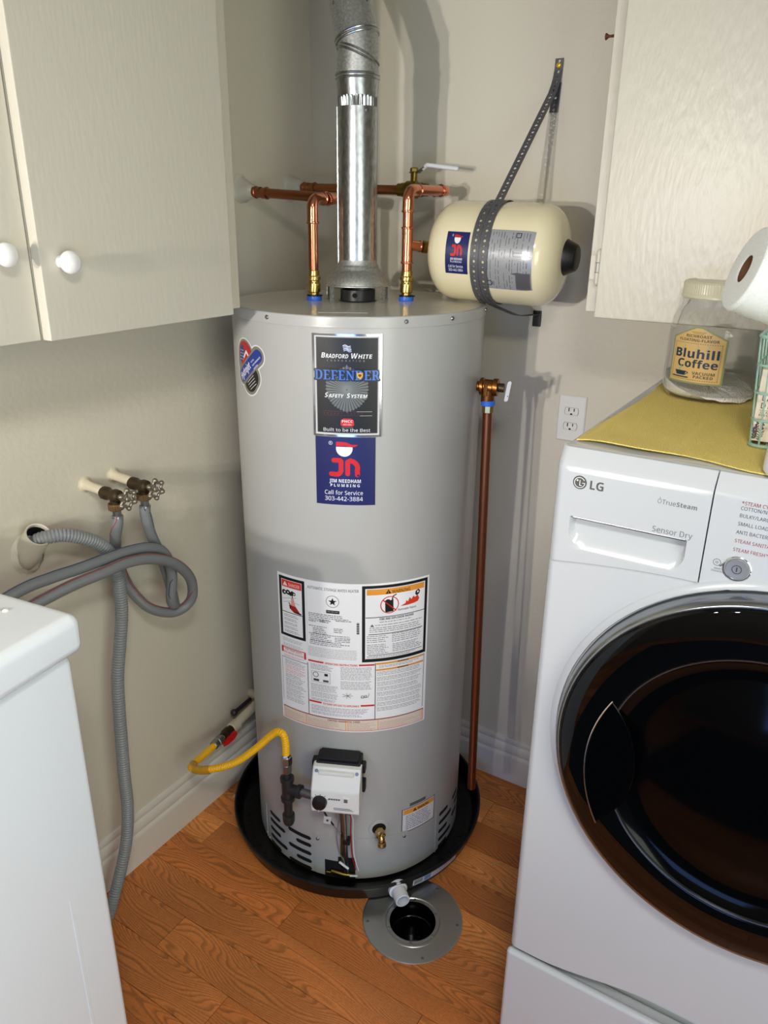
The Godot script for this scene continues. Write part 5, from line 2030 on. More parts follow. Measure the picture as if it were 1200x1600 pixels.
func putty(root: Node3D, p: Vector3, ax: Vector3, l: float, seed_: int) -> void:   # painted lump where a pipe leaves the wall
	var rng := RandomNumberGenerator.new()
	rng.seed = seed_
	var x := side_of(ax)
	var y := ax.cross(x)
	var b := mb()
	var rows := []
	for e in [[0.036, 0.0], [0.031, 0.03], [0.027, 0.14], [0.022, 0.40], [0.0185, 0.75], [0.0150, 1.0], [0.010, 1.02]]:
		var row := PackedVector3Array()
		for k in 20:
			var a := TAU * k / 20
			var r: float = e[0] * (1.0 + 0.10 * sin(a * 3 + e[1] * 4 + seed_) + rng.randf_range(-0.05, 0.05))
			row.append(p + ax * l * e[1] + (x * cos(a) + y * sin(a)) * r)
		rows.append(row)
	b.grid(rows, true, true)
	part(root, "paint_lump", b, M.caulk, 70)


func copper() -> void:
	var r := 0.0111
	# left riser: up, back, then left to the wall
	var p := thing("cold_water_pipe", "copper riser on the left of the heater top, running to the left wall", "pipe", Vector3(0.300, 1.4535, 0.402))
	var z1 := 0.293
	brass_base(p, Vector3(0.300, 1.4530, 0.402))
	var b := mb()
	tube(b, [Vector3(0.300, 1.515, 0.402), Vector3(0.300, 1.645, 0.402)], r, 20)
	part(p, "riser", b, M.copper)
	b = mb()
	tube(b, rounded([Vector3(0.300, 1.618, 0.402), Vector3(0.300, 1.668, 0.402), Vector3(0.300, 1.668, 0.362)], 0.030, 8), 0.0124, 20)
	cup(b, Vector3(0.300, 1.616, 0.402), Vector3.DOWN)
	cup(b, Vector3(0.300, 1.668, 0.360), Vector3.FORWARD)
	part(p, "elbow", b, M.copper_fitting)
	b = mb()
	tube(b, rounded([Vector3(0.300, 1.668, 0.352), Vector3(0.300, 1.670, z1), Vector3(0.255, 1.671, z1)], 0.020, 6), 0.0122, 20)
	cup(b, Vector3(0.300, 1.668, 0.346), Vector3.BACK)
	cup(b, Vector3(0.256, 1.671, z1), Vector3.LEFT)
	part(p, "elbow", b, M.copper_fitting)
	b = mb()
	tube(b, [Vector3(0.27, 1.671, z1), Vector3(0.05, 1.683, z1)], r, 20)
	part(p, "run", b, M.copper_dull)
	b = mb()
	cup(b, Vector3(0.084, 1.681, z1), Vector3.RIGHT)
	cup(b, Vector3(0.046, 1.6832, z1), Vector3.LEFT)
	tube(b, [Vector3(0.05, 1.683, z1), Vector3(0.018, 1.685, z1)], 0.0118, 16)
	part(p, "coupling", b, M.copper_dull)
	putty(p, Vector3(0.0, 1.687, z1), Vector3(1, -0.03, 0).normalized(), 0.040, 3)
	# right riser: tee for the tank, up, back, then left behind the vent to the wall, with a ball valve
	var q := Vector3(0.472, 0, 0.281)
	var zb := 0.098
	p = thing("hot_water_pipe", "copper riser with a tee right of the vent, joined to a ball valve behind", "pipe", Vector3(q.x, 1.4535, q.z))
	brass_base(p, q + Vector3(0, 1.4530, 0))
	b = mb()
	tube(b, [q + Vector3(0, 1.514, 0), q + Vector3(0, 1.66, 0)], r, 20)
	part(p, "riser", b, M.copper)
	var tank_dir := Vector3(0.50, -0.10, -0.86).normalized()
	b = mb()
	tube(b, [q + Vector3(0, 1.536, 0), q + Vector3(0, 1.610, 0)], 0.0124, 20)
	cup(b, q + Vector3(0, 1.534, 0), Vector3.DOWN)
	cup(b, q + Vector3(0, 1.612, 0), Vector3.UP)
	tube(b, [q + Vector3(0, 1.574, 0), q + Vector3(0, 1.574, 0) + tank_dir * 0.030], 0.0115, 20)
	cup(b, q + Vector3(0, 1.574, 0) + tank_dir * 0.034, tank_dir, 0.0112, 0.014)
	part(p, "tee", b, M.copper_fitting)
	b = mb()
	tube(b, rounded([q + Vector3(0, 1.645, 0), q + Vector3(0, 1.6875, 0), q + Vector3(0, 1.6885, -0.045)], 0.030, 8), 0.0124, 20)
	cup(b, q + Vector3(0, 1.642, 0), Vector3.DOWN)
	cup(b, q + Vector3(0, 1.6885, -0.044), Vector3.FORWARD)
	part(p, "elbow", b, M.copper_fitting)
	b = mb()
	tube(b, [q + Vector3(0, 1.6885, -0.04), Vector3(q.x, 1.6905, zb + 0.03)], r, 20)
	part(p, "return", b, M.copper)
	b = mb()
	tube(b, rounded([Vector3(q.x, 1.6905, zb + 0.030), Vector3(q.x, 1.6905, zb), Vector3(q.x - 0.036, 1.6905, zb)], 0.020, 6), 0.0124, 20)
	cup(b, Vector3(q.x, 1.6905, zb + 0.034), Vector3.BACK)
	cup(b, Vector3(q.x - 0.036, 1.6905, zb), Vector3.LEFT)
	part(p, "elbow", b, M.copper_fitting)
	b = mb()
	tube(b, [Vector3(q.x - 0.03, 1.6905, zb), Vector3(0.04, 1.699, zb)], r, 20)
	part(p, "run", b, M.copper_dull)
	b = mb()
	cup(b, Vector3(0.084, 1.6982, zb), Vector3.RIGHT)
	cup(b, Vector3(0.046, 1.699, zb), Vector3.LEFT)
	part(p, "coupling", b, M.copper_dull)
	putty(p, Vector3(0.0, 1.700, zb), Vector3.RIGHT, 0.040, 7)
	b = mb()
	lathe(b, [Vector2(0.0122, -0.040), Vector2(0.0150, -0.039), Vector2(0.0150, -0.030), Vector2(0.0165, -0.028), Vector2(0.0165, -0.016), Vector2(0.0205, -0.013), Vector2(0.0205, 0.012), Vector2(0.0165, 0.016), Vector2(0.0165, 0.028), Vector2(0.0150, 0.030), Vector2(0.0150, 0.042), Vector2(0.0122, 0.043)], Vector3(0.376, 1.693, zb), Vector3.RIGHT, 24)
	rod(b, Vector3(0.380, 1.71, zb), Vector3(0.380, 1.733, zb), 0.0085, 16, -1.0, 0.001)
	lathe(b, [Vector2(0.0100, 0.0), Vector2(0.0100, 0.007), Vector2(0.008, 0.009), Vector2(0, 0.009)], Vector3(0.380, 1.7335, zb), Vector3.UP, 6)
	var bv := part(p, "ball_valve", b, M.brass_dull)
	b = mb()
	var hx := Vector3(0.92, 0, 0.39)
	var hz := Vector3(-0.39, 0, 0.92)
	for e in [[Vector3(0.376, 1.731, zb), Vector3(0.393, 1.731, zb), M.brass_dull]]:
		prism(b, PackedVector2Array([Vector2(-0.011, 1.730), Vector2(0.012, 1.730), Vector2(0.030, 1.742), Vector2(0.028, 1.745), Vector2(0.010, 1.733), Vector2(-0.011, 1.733)]), Vector3(0.380, 0, zb) - Vector3(0, 0, 0.006), Vector3.RIGHT, Vector3.UP, 0.012)
	part(bv, "handle_strap", b, M.zinc)
	b = mb()
	tube(b, rounded([Vector3(0.404, 1.739, zb), Vector3(0.414, 1.7475, zb), Vector3(0.494, 1.7385, zb)], 0.008, 5), 0.0050, 12)
	lathe(b, sphere_profile(0.0050, 8), Vector3(0.494, 1.7385, zb), Vector3.RIGHT, 12)
	part(bv, "handle_grip", b, M.pvc)


# ---------------------------------------------------------------- expansion tank and its strap

const TEE_END := Vector3(0.490, 1.5704, 0.250)   # where the tee meets the tank's inlet
const TC := Vector3(0.662, 1.5605, 0.202)
const TR := 0.1060
const TL := 0.305

func label_tank() -> ImageTexture:
	var p := Page.new(self, 320, 420, Color(0.66, 0.67, 0.69))
	var ink := Color(0.22, 0.22, 0.24, 0.85)
	# the print runs up the label
	var rng := RandomNumberGenerator.new()
	rng.seed = 14
	for i in 15:
		var x := 18.0 + i * 19
		var y := 16.0
		while y < 400:
			var l := rng.randf_range(12, 70)
			if rng.randf() < 0.66:
				for yy in int(l):
					for xx in range(0, 4 + (i % 3)):
						if rng.randf() < 0.8:
							p.mix(int(x) + xx, int(y) + yy, ink, 0.55)
			y += l + rng.randf_range(6, 30)
	p.frame(196, 18, 34, 34, 5, Color(0.2, 0.2, 0.22))
	p.frame(192, 150, 118, 26, 3, Color(0.35, 0.35, 0.37))
	p.poly(PackedVector2Array([Vector2(178, 292), Vector2(230, 280), Vector2(262, 286), Vector2(312, 286), Vector2(312, 414), Vector2(214, 412), Vector2(214, 300)]), Color(0.40, 0.41, 0.43))
	for i in 8:
		p.lines(226 + i * 10, 300, 6, 10, 10, 3, Color(0.2, 0.2, 0.22, 0.8), 70 + i, 0.5)
	p.disc(30, 372, 22, Color(0.24, 0.25, 0.42), 7.0)
	return p.texture()


func tank_point(a: Vector3, s: float, q: float, r: float) -> Vector3:   # s along the tank, q round it from the top towards the room
	var out := a.cross(Vector3.UP).normalized()
	return TC + a * s + (out.cross(a) * cos(q) + out * sin(q)) * r


func tank() -> void:
	var a := Vector3(cos(deg_to_rad(3)), -0.025, -sin(deg_to_rad(3))).normalized()
	var out := a.cross(Vector3.UP).normalized()
	var t := thing("expansion_tank", "cream steel expansion tank lying sideways in a perforated strap", "tank", TC - Vector3(0, TR, 0))
	var b := mb()
	var prof := []
	var n := 40
	for i in n + 1:
		var s := -cos(PI * i / n)
		var e := 0.068
		var x := s * TL / 2
		var k := maxf(0.0, (absf(x) - (TL / 2 - e)) / e)
		prof.append(Vector2(TR * pow(1.0 - pow(k, 2.6), 1 / 2.6), x))
	lathe(b, prof, TC, a, 72)
	part(t, "shell", b, M.tank, 60)
	b = mb()
	lathe(b, [Vector2(0.0, TL / 2 - 0.006), Vector2(0.0375, TL / 2 - 0.012), Vector2(0.0375, TL / 2 - 0.002), Vector2(0.035, TL / 2 + 0.003), Vector2(0.027, TL / 2 + 0.020), Vector2(0.024, TL / 2 + 0.022), Vector2(0.0, TL / 2 + 0.022)], TC, a, 40)
	part(t, "end_cap", b, M.black)
	b = mb()
	var le := TC - a * TL / 2
	var ta := (le + a * 0.012 - TEE_END).normalized()
	lathe(b, [Vector2(0.0100, 0.0), Vector2(0.0135, 0.002), Vector2(0.0135, 0.012), Vector2(0.0115, 0.014), Vector2(0.0115, 0.05)], TEE_END + ta * 0.002, ta, 16)
	part(t, "inlet", b, M.brass_dull)
	var sheets := [["service_sticker", -0.083, -0.031, 66.0, 113.0, label_service(1), 0.3], ["data_label", 0.008, 0.110, 61.0, 129.0, label_tank(), 0.25]]
	for s in sheets:
		b = mb()
		var rows := []
		for i in 13:
			var row := PackedVector3Array()
			for k in 9:
				var x := lerpf(s[1], s[2], k / 8.0)
				var kk := maxf(0.0, (absf(x) - (TL / 2 - 0.068)) / 0.068)
				row.append(tank_point(a, x, deg_to_rad(lerpf(s[3], s[4], i / 12.0)), TR * pow(1.0 - pow(kk, 2.6), 1 / 2.6) + 0.0006))
			rows.append(row)
		b.grid(rows)
		var m := printed(s[5], s[6])
		if s[0] == "data_label":
			m.metallic = 0.35
		part(t, s[0], b, m)
	# strap: screw on the wall, down over the tank, twice round, and back to the wall below it
	var st := thing("tank_strap", "grey perforated metal strap that hangs the tank from the wall", "strap", Vector3(0.687, 1.948, 0.003))
	var w := 0.0095
	var pts := []
	var acr := []
	var nor := []
	var wall_x := Vector3.RIGHT
	var top_q := deg_to_rad(44.0)
	for e in [[Vector3(0.6885, 1.9625, 0.0022), Vector3(0, 0, 1)], [Vector3(0.688, 1.940, 0.0026), Vector3(0, 0, 1)], [Vector3(0.687, 1.918, 0.0075), Vector3(0, 0.25, 1)], [Vector3(0.6855, 1.895, 0.020), Vector3(0, 0.5, 1)]]:
		pts.append(e[0]); acr.append(wall_x); nor.append((e[1] as Vector3).normalized())
	var land := tank_point(a, 0.0045, top_q, TR + 0.0022)
	var up: Vector3 = pts[3]
	for i in range(1, 12):
		var k := i / 12.0
		pts.append(up.lerp(land, k)); acr.append(wall_x.slerp(a, k)); nor.append(Vector3(0, 0.62, 0.78))
	for i in 49:
		var k := i / 48.0
		var qq := top_q + TAU * k
		pts.append(tank_point(a, 0.0045, qq, TR + 0.0020)); acr.append(a); nor.append((Vector3.UP * cos(qq) + out * sin(qq)).normalized())
	b = mb()
	ribbon(b, pts, acr, nor, w)
	part(st, "band", b, M.strap, 30)
	pts = []; acr = []; nor = []
	for i in 49:
		var k := i / 48.0
		var qq := deg_to_rad(190.0) - TAU + TAU * k - 0.1
		pts.append(tank_point(a, -0.0155, qq, TR + 0.0020)); acr.append(a); nor.append((Vector3.UP * cos(qq) + out * sin(qq)).normalized())
	b = mb()
	ribbon(b, pts, acr, nor, w)
	part(st, "band", b, M.strap, 30)
	# tail under the tank to the wall
	pts = []; acr = []; nor = []
	var from := tank_point(a, -0.004, PI - 0.15, TR + 0.003)
	var path := smooth_path([from, Vector3(0.672, 1.440, 0.19), Vector3(0.680, 1.4190, 0.11), Vector3(0.685, 1.4130, 0.03), Vector3(0.686, 1.4120, 0.008)], 0.012)
	for i in path.size():
		var d: Vector3 = (path[mini(i + 1, path.size() - 1)] - path[maxi(i - 1, 0)]).normalized()
		pts.append(path[i]); acr.append(Vector3.RIGHT); nor.append(d.cross(Vector3.RIGHT).normalized())
	b = mb()
	ribbon(b, pts, acr, nor, w)
	part(st, "tail", b, M.strap, 30)
	b = mb()
	box(b, Vector3(0.676, 1.382, 0.002), Vector3(0.696, 1.420, 0.008), 0.001)
	part(st, "wall_tab", b, M.black)
	b = mb()
	pts = [Vector3(0.688, 1.915, 0.0022), Vector3(0.6865, 1.885, 0.0028), Vector3(0.685, 1.855, 0.006)]
	ribbon(b, pts, [wall_x, wall_x, wall_x], [Vector3.BACK, Vector3.BACK, Vector3.BACK], w)
	part(st, "loose_end", b, M.strap, 30)
	b = mb()
	lathe(b, [Vector2(0.0055, 0.0), Vector2(0.0055, 0.0015), Vector2(0.004, 0.003), Vector2(0.0016, 0.0034), Vector2(0.0012, 0.0024), Vector2(0, 0.0024)], Vector3(0.688, 1.9490, 0.0032), Vector3.BACK, 20)
	parts(st, "screw", b, mat(Color(0.93, 0.80, 0.22), 0.3, 0.6))


func ribbon(b: MB, pts: Array, acr: Array, nor: Array, w: float) -> void:   # a strap with big and small holes along its middle, 1 mm thick
	var dist := [0.0]
	for i in range(1, pts.size()):
		dist.append(dist[i - 1] + (pts[i] as Vector3).distance_to(pts[i - 1]))
	var total: float = dist[dist.size() - 1]
	var cell := 0.0105
	var n := maxi(1, int(total / cell))
	cell = total / n
	var at := func(s: float, x: float, z: float) -> Vector3:
		var i := 0
		s = clampf(s, 0, total)
		while i < dist.size() - 2 and dist[i + 1] < s:
			i += 1
		var k: float = (s - dist[i]) / maxf(dist[i + 1] - dist[i], 1e-6)
		var p: Vector3 = (pts[i] as Vector3).lerp(pts[i + 1], k)
		var ac: Vector3 = (acr[i] as Vector3).lerp(acr[i + 1], k).normalized()
		var no: Vector3 = (nor[i] as Vector3).lerp(nor[i + 1], k).normalized()
		return p + ac * x + no * z
	var th := 0.0010
	for c in n:
		var s0 := c * cell
		var s1 := s0 + cell
		var m := (s0 + s1) / 2
		var r := 0.0031 if c % 2 == 0 else 0.0017
		var rim := []
		var edge := []
		for k in 8:
			var a := TAU * (k + 0.5) / 8
			rim.append(Vector2(m + r * cos(a), r * sin(a)))
		edge = [Vector2(s1, w * 0.42), Vector2(m + cell * 0.2, w), Vector2(m - cell * 0.2, w), Vector2(s0, w * 0.42), Vector2(s0, -w * 0.42), Vector2(m - cell * 0.2, -w), Vector2(m + cell * 0.2, -w), Vector2(s1, -w * 0.42)]
		var corner := {0: Vector2(s1, w), 2: Vector2(s0, w), 4: Vector2(s0, -w), 6: Vector2(s1, -w)}
		for z in [th, 0.0]:
			for k in 8:
				var j := (k + 1) % 8
				var q := [rim[k], rim[j], edge[j], edge[k]]
				var v := []
				for e in q:
					v.append(at.call(e.x, e.y, z))
				# s runs along, x across: along x across points to -normal on one of the two sides, so test it
				var nn: Vector3 = (v[1] - v[0]).cross(v[3] - v[0])
				var want: Vector3 = at.call(m, 0, 1) - at.call(m, 0, 0)
				if z == 0.0:
					want = -want
				if nn.dot(want) < 0:
					v = [v[0], v[3], v[2], v[1]]
				b.quad(v[0], v[1], v[2], v[3])
				if corner.has(k):
					var e: Vector2 = corner[k]
					var cv: Vector3 = at.call(e.x, e.y, z)
					var p0: Vector3 = at.call(edge[k].x, edge[k].y, z)
					var p1: Vector3 = at.call(edge[j].x, edge[j].y, z)
					if (cv - p0).cross(p1 - p0).dot(want) < 0:
						b.tri(p0, p1, cv)
					else:
						b.tri(p0, cv, p1)
		for sgn in [1.0, -1.0]:
			var v := [at.call(s0, w * sgn, th), at.call(s0, w * sgn, 0), at.call(s1, w * sgn, 0), at.call(s1, w * sgn, th)]
			var want: Vector3 = at.call(m, sgn, 0) - at.call(m, 0, 0)
			if (v[1] - v[0]).cross(v[3] - v[0]).dot(want) < 0:
				v.reverse()
			b.quad(v[0], v[1], v[2], v[3])


# ---------------------------------------------------------------- gas line to the heater

func ribbed(b: MB, points: Array, r: float, depth: float, pitch: float, segs := 16) -> void:
	var path := smooth_path(points, pitch / 4.0)
	var rad := []
	for i in path.size():
		rad.append(r - depth * [0.0, 0.35, 1.0, 0.35][i % 4])
	tube(b, path, rad, segs)


func gas_line() -> void:
	var p := thing("gas_supply_pipe", "white painted gas pipe low on the left wall with a bronze valve and red handle", "pipe", Vector3(0.055, 0.25, 0.48))
	var b := mb()
	tube(b, rounded([Vector3(0.0, 0.262, 0.37), Vector3(0.050, 0.262, 0.37), Vector3(0.050, 0.2465, 0.47), Vector3(0.054, 0.243, 0.512)], 0.02, 5), 0.0135, 18)
	lathe(b, [Vector2(0.0135, -0.03), Vector2(0.0165, -0.028), Vector2(0.0165, -0.002), Vector2(0.0145, 0.0), Vector2(0.0, 0.0)], Vector3(0.0545, 0.243, 0.518), Vector3(0.09, 0.0, 1).normalized(), 18)
	part(p, "painted_pipe", b, M.painted)
	b = mb()
	tube(b, [Vector3(0.026, 0.266, 0.40), Vector3(0.026, 0.261, 0.468)], 0.006, 12)
	lathe(b, sphere_profile(0.0105, 8), Vector3(0.026, 0.261, 0.472), Vector3.UP, 14)
	part(p, "old_stub", b, M.iron)
	b = mb()
	var ax := Vector3(0.20, 0.10, 1.0).normalized()
	lathe(b, [Vector2(0.010, 0.0), Vector2(0.0125, 0.002), Vector2(0.0125, 0.014), Vector2(0.0155, 0.016), Vector2(0.0155, 0.036), Vector2(0.0125, 0.040), Vector2(0.0125, 0.054), Vector2(0.0105, 0.056)], Vector3(0.0545, 0.243, 0.515), ax, 16)
	part(p, "valve", b, M.old_bronze)
	b = mb()
	var hc := Vector3(0.0545, 0.243, 0.515) + ax * 0.030 + Vector3(0.020, -0.005, 0.004)
	rod(b, hc - Vector3(0.012, -0.002, 0), hc, 0.006, 10)
	prism(b, PackedVector2Array([Vector2(-0.024, -0.007), Vector2(-0.010, -0.012), Vector2(0.012, -0.009), Vector2(0.026, -0.002), Vector2(0.022, 0.008), Vector2(0.008, 0.012), Vector2(-0.010, 0.009), Vector2(-0.026, 0.004)]), hc + Vector3(0, -0.003, 0), Vector3(-0.15, -0.42, 0.9).normalized(), Vector3(-0.10, 0.88, 0.42).normalized(), 0.011, 0.003)
	part(p, "valve_handle", b, M.red)
	b = mb()
	lathe(b, [Vector2(0.0095, -0.004), Vector2(0.0145, 0.0), Vector2(0.0145, 0.018), Vector2(0.012, 0.020), Vector2(0.012, 0.024), Vector2(0.0138, 0.025), Vector2(0.0138, 0.034), Vector2(0.010, 0.038)], Vector3(0.0545, 0.243, 0.515) + ax * 0.058, ax, 6)
	part(p, "flare_nut", b, M.steel)

	var f := thing("gas_connector", "yellow corrugated flexible gas hose arching over to the heater", "hose", Vector3(0.2, 0.25, 0.70))
	b = mb()
	var top := cyl(2.0, 0.425, 0.337)
	ribbed(b, [Vector3(0.0725, 0.2505, 0.602), Vector3(0.082, 0.257, 0.650), Vector3(0.094, 0.266, 0.700), Vector3(0.118, 0.287, 0.735), Vector3(0.150, 0.295, 0.738), Vector3(0.20, 0.312, 0.721), Vector3(0.25, 0.341, 0.702), Vector3(0.30, 0.391, 0.686), Vector3(0.345, 0.444, 0.680), Vector3(0.372, 0.4695, 0.6815), Vector3(0.391, 0.470, 0.683), Vector3(0.3975, 0.448, 0.684), Vector3(top.x, 0.415, top.z)], 0.0095, 0.0017, 0.0052)
	part(f, "hose", b, M.yellow, 60)
	b = mb()
	tube(b, smooth_path([Vector3(0.101, 0.272, 0.712), Vector3(0.122, 0.287, 0.734), Vector3(0.150, 0.294, 0.738), Vector3(0.18, 0.303, 0.729)], 0.006), 0.0112, 16)
	part(f, "clear_tag", b, mat(Color(0.75, 0.58, 0.08, 0.45), 0.1, 0.0, {"transparency": BaseMaterial3D.TRANSPARENCY_ALPHA}))
	b = mb()
	lathe(b, [Vector2(0.0135, 0.0), Vector2(0.0145, 0.001), Vector2(0.0145, 0.021), Vector2(0.0115, 0.023), Vector2(0.0095, 0.028)], Vector3(top.x, 0.388, top.z), Vector3.UP, 6)
	lathe(b, [Vector2(0.0125, 0.0), Vector2(0.0132, 0.001), Vector2(0.0132, 0.022), Vector2(0.0118, 0.024)], Vector3(top.x, 0.364, top.z), Vector3.UP, 8)
	part(f, "flare_nut", b, M.steel)

	# black iron drip leg and tee into the control
	var t := thing("gas_drip_leg", "black iron gas tee with capped drip leg beside the gas control", "pipe fitting", Vector3(top.x, 0.20, top.z))
	var c := Vector3(top.x, 0.3125, top.z)
	b = mb()
	rod(b, c + Vector3(0, 0.03, 0), c + Vector3(0, 0.056, 0), 0.0108, 18)
	rod(b, c + Vector3(0, -0.088, 0), c + Vector3(0, -0.03, 0), 0.0108, 18)
	part(t, "nipple", b, M.iron)
	b = mb()
	var n := Vector3(sin(deg_to_rad(24.6)), 0, cos(deg_to_rad(24.6)))
	var tt := Vector3(n.z, 0, -n.x)
	var tx := (Vector3(HX, c.y, HZ) + n * (HR + 0.040) - tt * 0.055 - c).normalized()
	rod(b, c - Vector3(0, 0.032, 0), c + Vector3(0, 0.032, 0), 0.0142, 20)
	for s in [1.0, -1.0]:
		lathe(b, [Vector2(0.0135, 0), Vector2(0.0172, 0.001), Vector2(0.0176, 0.004), Vector2(0.0172, 0.011), Vector2(0.015, 0.0125), Vector2(0, 0.0125)], c + Vector3(0, s * 0.0235, 0), Vector3.UP * s, 20)
	rod(b, c, c + tx * 0.034, 0.0138, 20)
	lathe(b, [Vector2(0.0135, 0), Vector2(0.0172, 0.001), Vector2(0.0176, 0.004), Vector2(0.0172, 0.011), Vector2(0.015, 0.0125), Vector2(0, 0.0125)], c + tx * 0.026, tx, 20)
	part(t, "tee", b, M.iron)
	b = mb()
	tube(b, [c + tx * 0.03, c + tx * 0.098], 0.0106, 18)
	part(t, "side_nipple", b, M.zinc)
	b = mb()
	lathe(b, [Vector2(0.0, -0.034), Vector2(0.008, -0.033), Vector2(0.0125, -0.028), Vector2(0.0150, -0.020), Vector2(0.0156, -0.004), Vector2(0.0152, 0.0), Vector2(0.011, 0.001)], c + Vector3(0, -0.080, 0), Vector3.UP, 20)
	part(t, "cap", b, M.iron)

	# relief discharge pipe
	var r := thing("discharge_pipe", "straight copper discharge pipe hanging from the relief valve down into the pan", "pipe", Vector3(0.715, 0.172, 0.285))
	var u := Vector3(0.6935, 1.249, 0.285)
	var dn := Vector3(0.7150, 0.172, 0.285)
	b = mb()
	tube(b, [u - Vector3(0, 0.02, 0), dn], 0.0111, 20, false)
	tube(b, [dn, dn + Vector3(0, 0.02, 0)], 0.0098, 16, true)
	part(r, "pipe", b, M.copper_dull)
	b = mb()
	rod(b, u - Vector3(0, 0.010, 0), u + Vector3(0, 0.002, 0), 0.0162, 20, -1.0, 0.001)
	part(r, "seal", b, M.blue_seal)
	b = mb()
	rod(b, u - Vector3(0, 0.026, 0), u - Vector3(0, 0.008, 0), 0.0135, 8, -1.0, 0.001)
	part(r, "adapter", b, M.brass)


# ---------------------------------------------------------------- laundry hookups on the left wall

func hose_bib(label: String, z: float, y: float, seed_: int) -> void:
	var o := thing("faucet", label, "faucet", Vector3(0.0, y, z), 0.0, "laundry faucets on the left wall")
	var b := mb()
	var rng := RandomNumberGenerator.new()
	rng.seed = seed_
	var rows := []
	for e in [[0.019, 0.0], [0.0145, 0.002], [0.0118, 0.007], [0.0108, 0.02], [0.0112, 0.040], [0.0118, 0.058], [0.010, 0.060]]:
		var row := PackedVector3Array()
		for k in 20:
			var a := TAU * k / 20
			var r: float = e[0] * (1.0 + rng.randf_range(-0.07, 0.07))
			row.append(Vector3(e[1], y - e[1] * 0.06 + cos(a) * r, z + sin(a) * r))
		rows.append(row)
	b.grid(rows, true)
	part(o, "painted_pipe", b, M.painted, 70)
	var c := Vector3(0.094, y - 0.007, z)
	b = mb()
	lathe(b, [Vector2(0.0, -0.04), Vector2(0.0125, -0.038), Vector2(0.0145, -0.034), Vector2(0.0145, -0.022), Vector2(0.0120, -0.018), Vector2(0.0125, -0.004), Vector2(0.0150, 0.002), Vector2(0.0140, 0.012), Vector2(0.0095, 0.015), Vector2(0.0088, 0.022), Vector2(0, 0.022)], c, Vector3.RIGHT, 20)
	rod(b, c, c - Vector3(0, 0.020, 0), 0.0118, 20)
	part(o, "valve_body", b, M.old_bronze)
	b = mb()
	var prof := [Vector2(0.010, 0.001), Vector2(0.0158, 0.0), Vector2(0.0162, -0.003), Vector2(0.0162, -0.013), Vector2(0.0150, -0.0145), Vector2(0.009, -0.0145)]
	prof.reverse()
	rows = []
	for p: Vector2 in prof:
		var row := PackedVector3Array()
		for k in 48:
			var a := TAU * k / 48
			var r := p.x + (0.0006 * (1 if k % 2 == 0 else -1) if p.x > 0.0159 else 0.0)
			row.append(c + Vector3(r * sin(a), -0.017 + p.y, r * cos(a)))
		rows.append(row)
	rows.reverse()
	b.grid(rows, true)
	part(o, "hose_nut", b, mat(Color(0.50, 0.40, 0.28), 0.4, 0.7))
	b = mb()
	var w := c + Vector3(0.040, 0.0, 0)
	rod(b, c + Vector3(0.02, 0, 0), w + Vector3(0.004, 0, 0), 0.0042, 12)
	lathe(b, [Vector2(0.0, -0.004), Vector2(0.0065, -0.004), Vector2(0.0065, 0.003), Vector2(0.004, 0.005), Vector2(0, 0.005)], w, Vector3.RIGHT, 16)
	var ring := []
	for k in 73:
		var a := TAU * k / 72 + 0.3
		var r := 0.0178 + 0.0034 * cos(a * 6)
		ring.append(w + Vector3(0.001, r * cos(a), r * sin(a)))
	tube(b, ring, 0.0031, 10, false)
	for k in 6:
		var a := TAU * k / 6
		var q := w + Vector3(0.001, 0.0202 * cos(a), 0.0202 * sin(a))
		lathe(b, sphere_profile(0.0058, 8), q, Vector3.RIGHT, 12)
		if k % 2 == 0:
			tube(b, [w, w + Vector3(0.001, 0.015 * cos(a), 0.015 * sin(a))], 0.0019, 8)
	part(o, "wheel_handle", b, mat(Color(0.58, 0.55, 0.50), 0.3, 0.8), 50)


func striped_hose(root: Node3D, points: Array, r: float, stripe: Material, at: Vector3) -> void:
	var path := smooth_path(points, 0.008)
	var b := mb()
	tube(b, path, r, 16)
	part(root, "hose", b, M.hose, 60)
	b = mb()
	var line := []
	for i in path.size():
		var t: Vector3 = ((path[mini(i + 1, path.size() - 1)] as Vector3) - (path[maxi(i - 1, 0)] as Vector3)).normalized()
		var s := (at - t * at.dot(t)).normalized()
		line.append((path[i] as Vector3) + s * (r - 0.0004))
	tube(b, line, 0.0010, 6)
	part(root, "stripe", b, stripe)


func sleeve(root: Node3D, p: Vector3, r: float) -> void:
	var b := mb()
	lathe(b, [Vector2(0.0095, 0.0), Vector2(0.0092, -0.022), Vector2(r + 0.0012, -0.0225), Vector2(r + 0.0016, -0.0255), Vector2(r, -0.0265)].duplicate(), p, Vector3.UP, 20)
	b.v.clear(); b.uv.clear()
	lathe(b, [Vector2(r, -0.0265), Vector2(r + 0.0016, -0.0255), Vector2(r + 0.0012, -0.0225), Vector2(0.0092, -0.022), Vector2(0.0095, 0.0)], p, Vector3.UP, 20)
	part(root, "ferrule", b, M.steel)


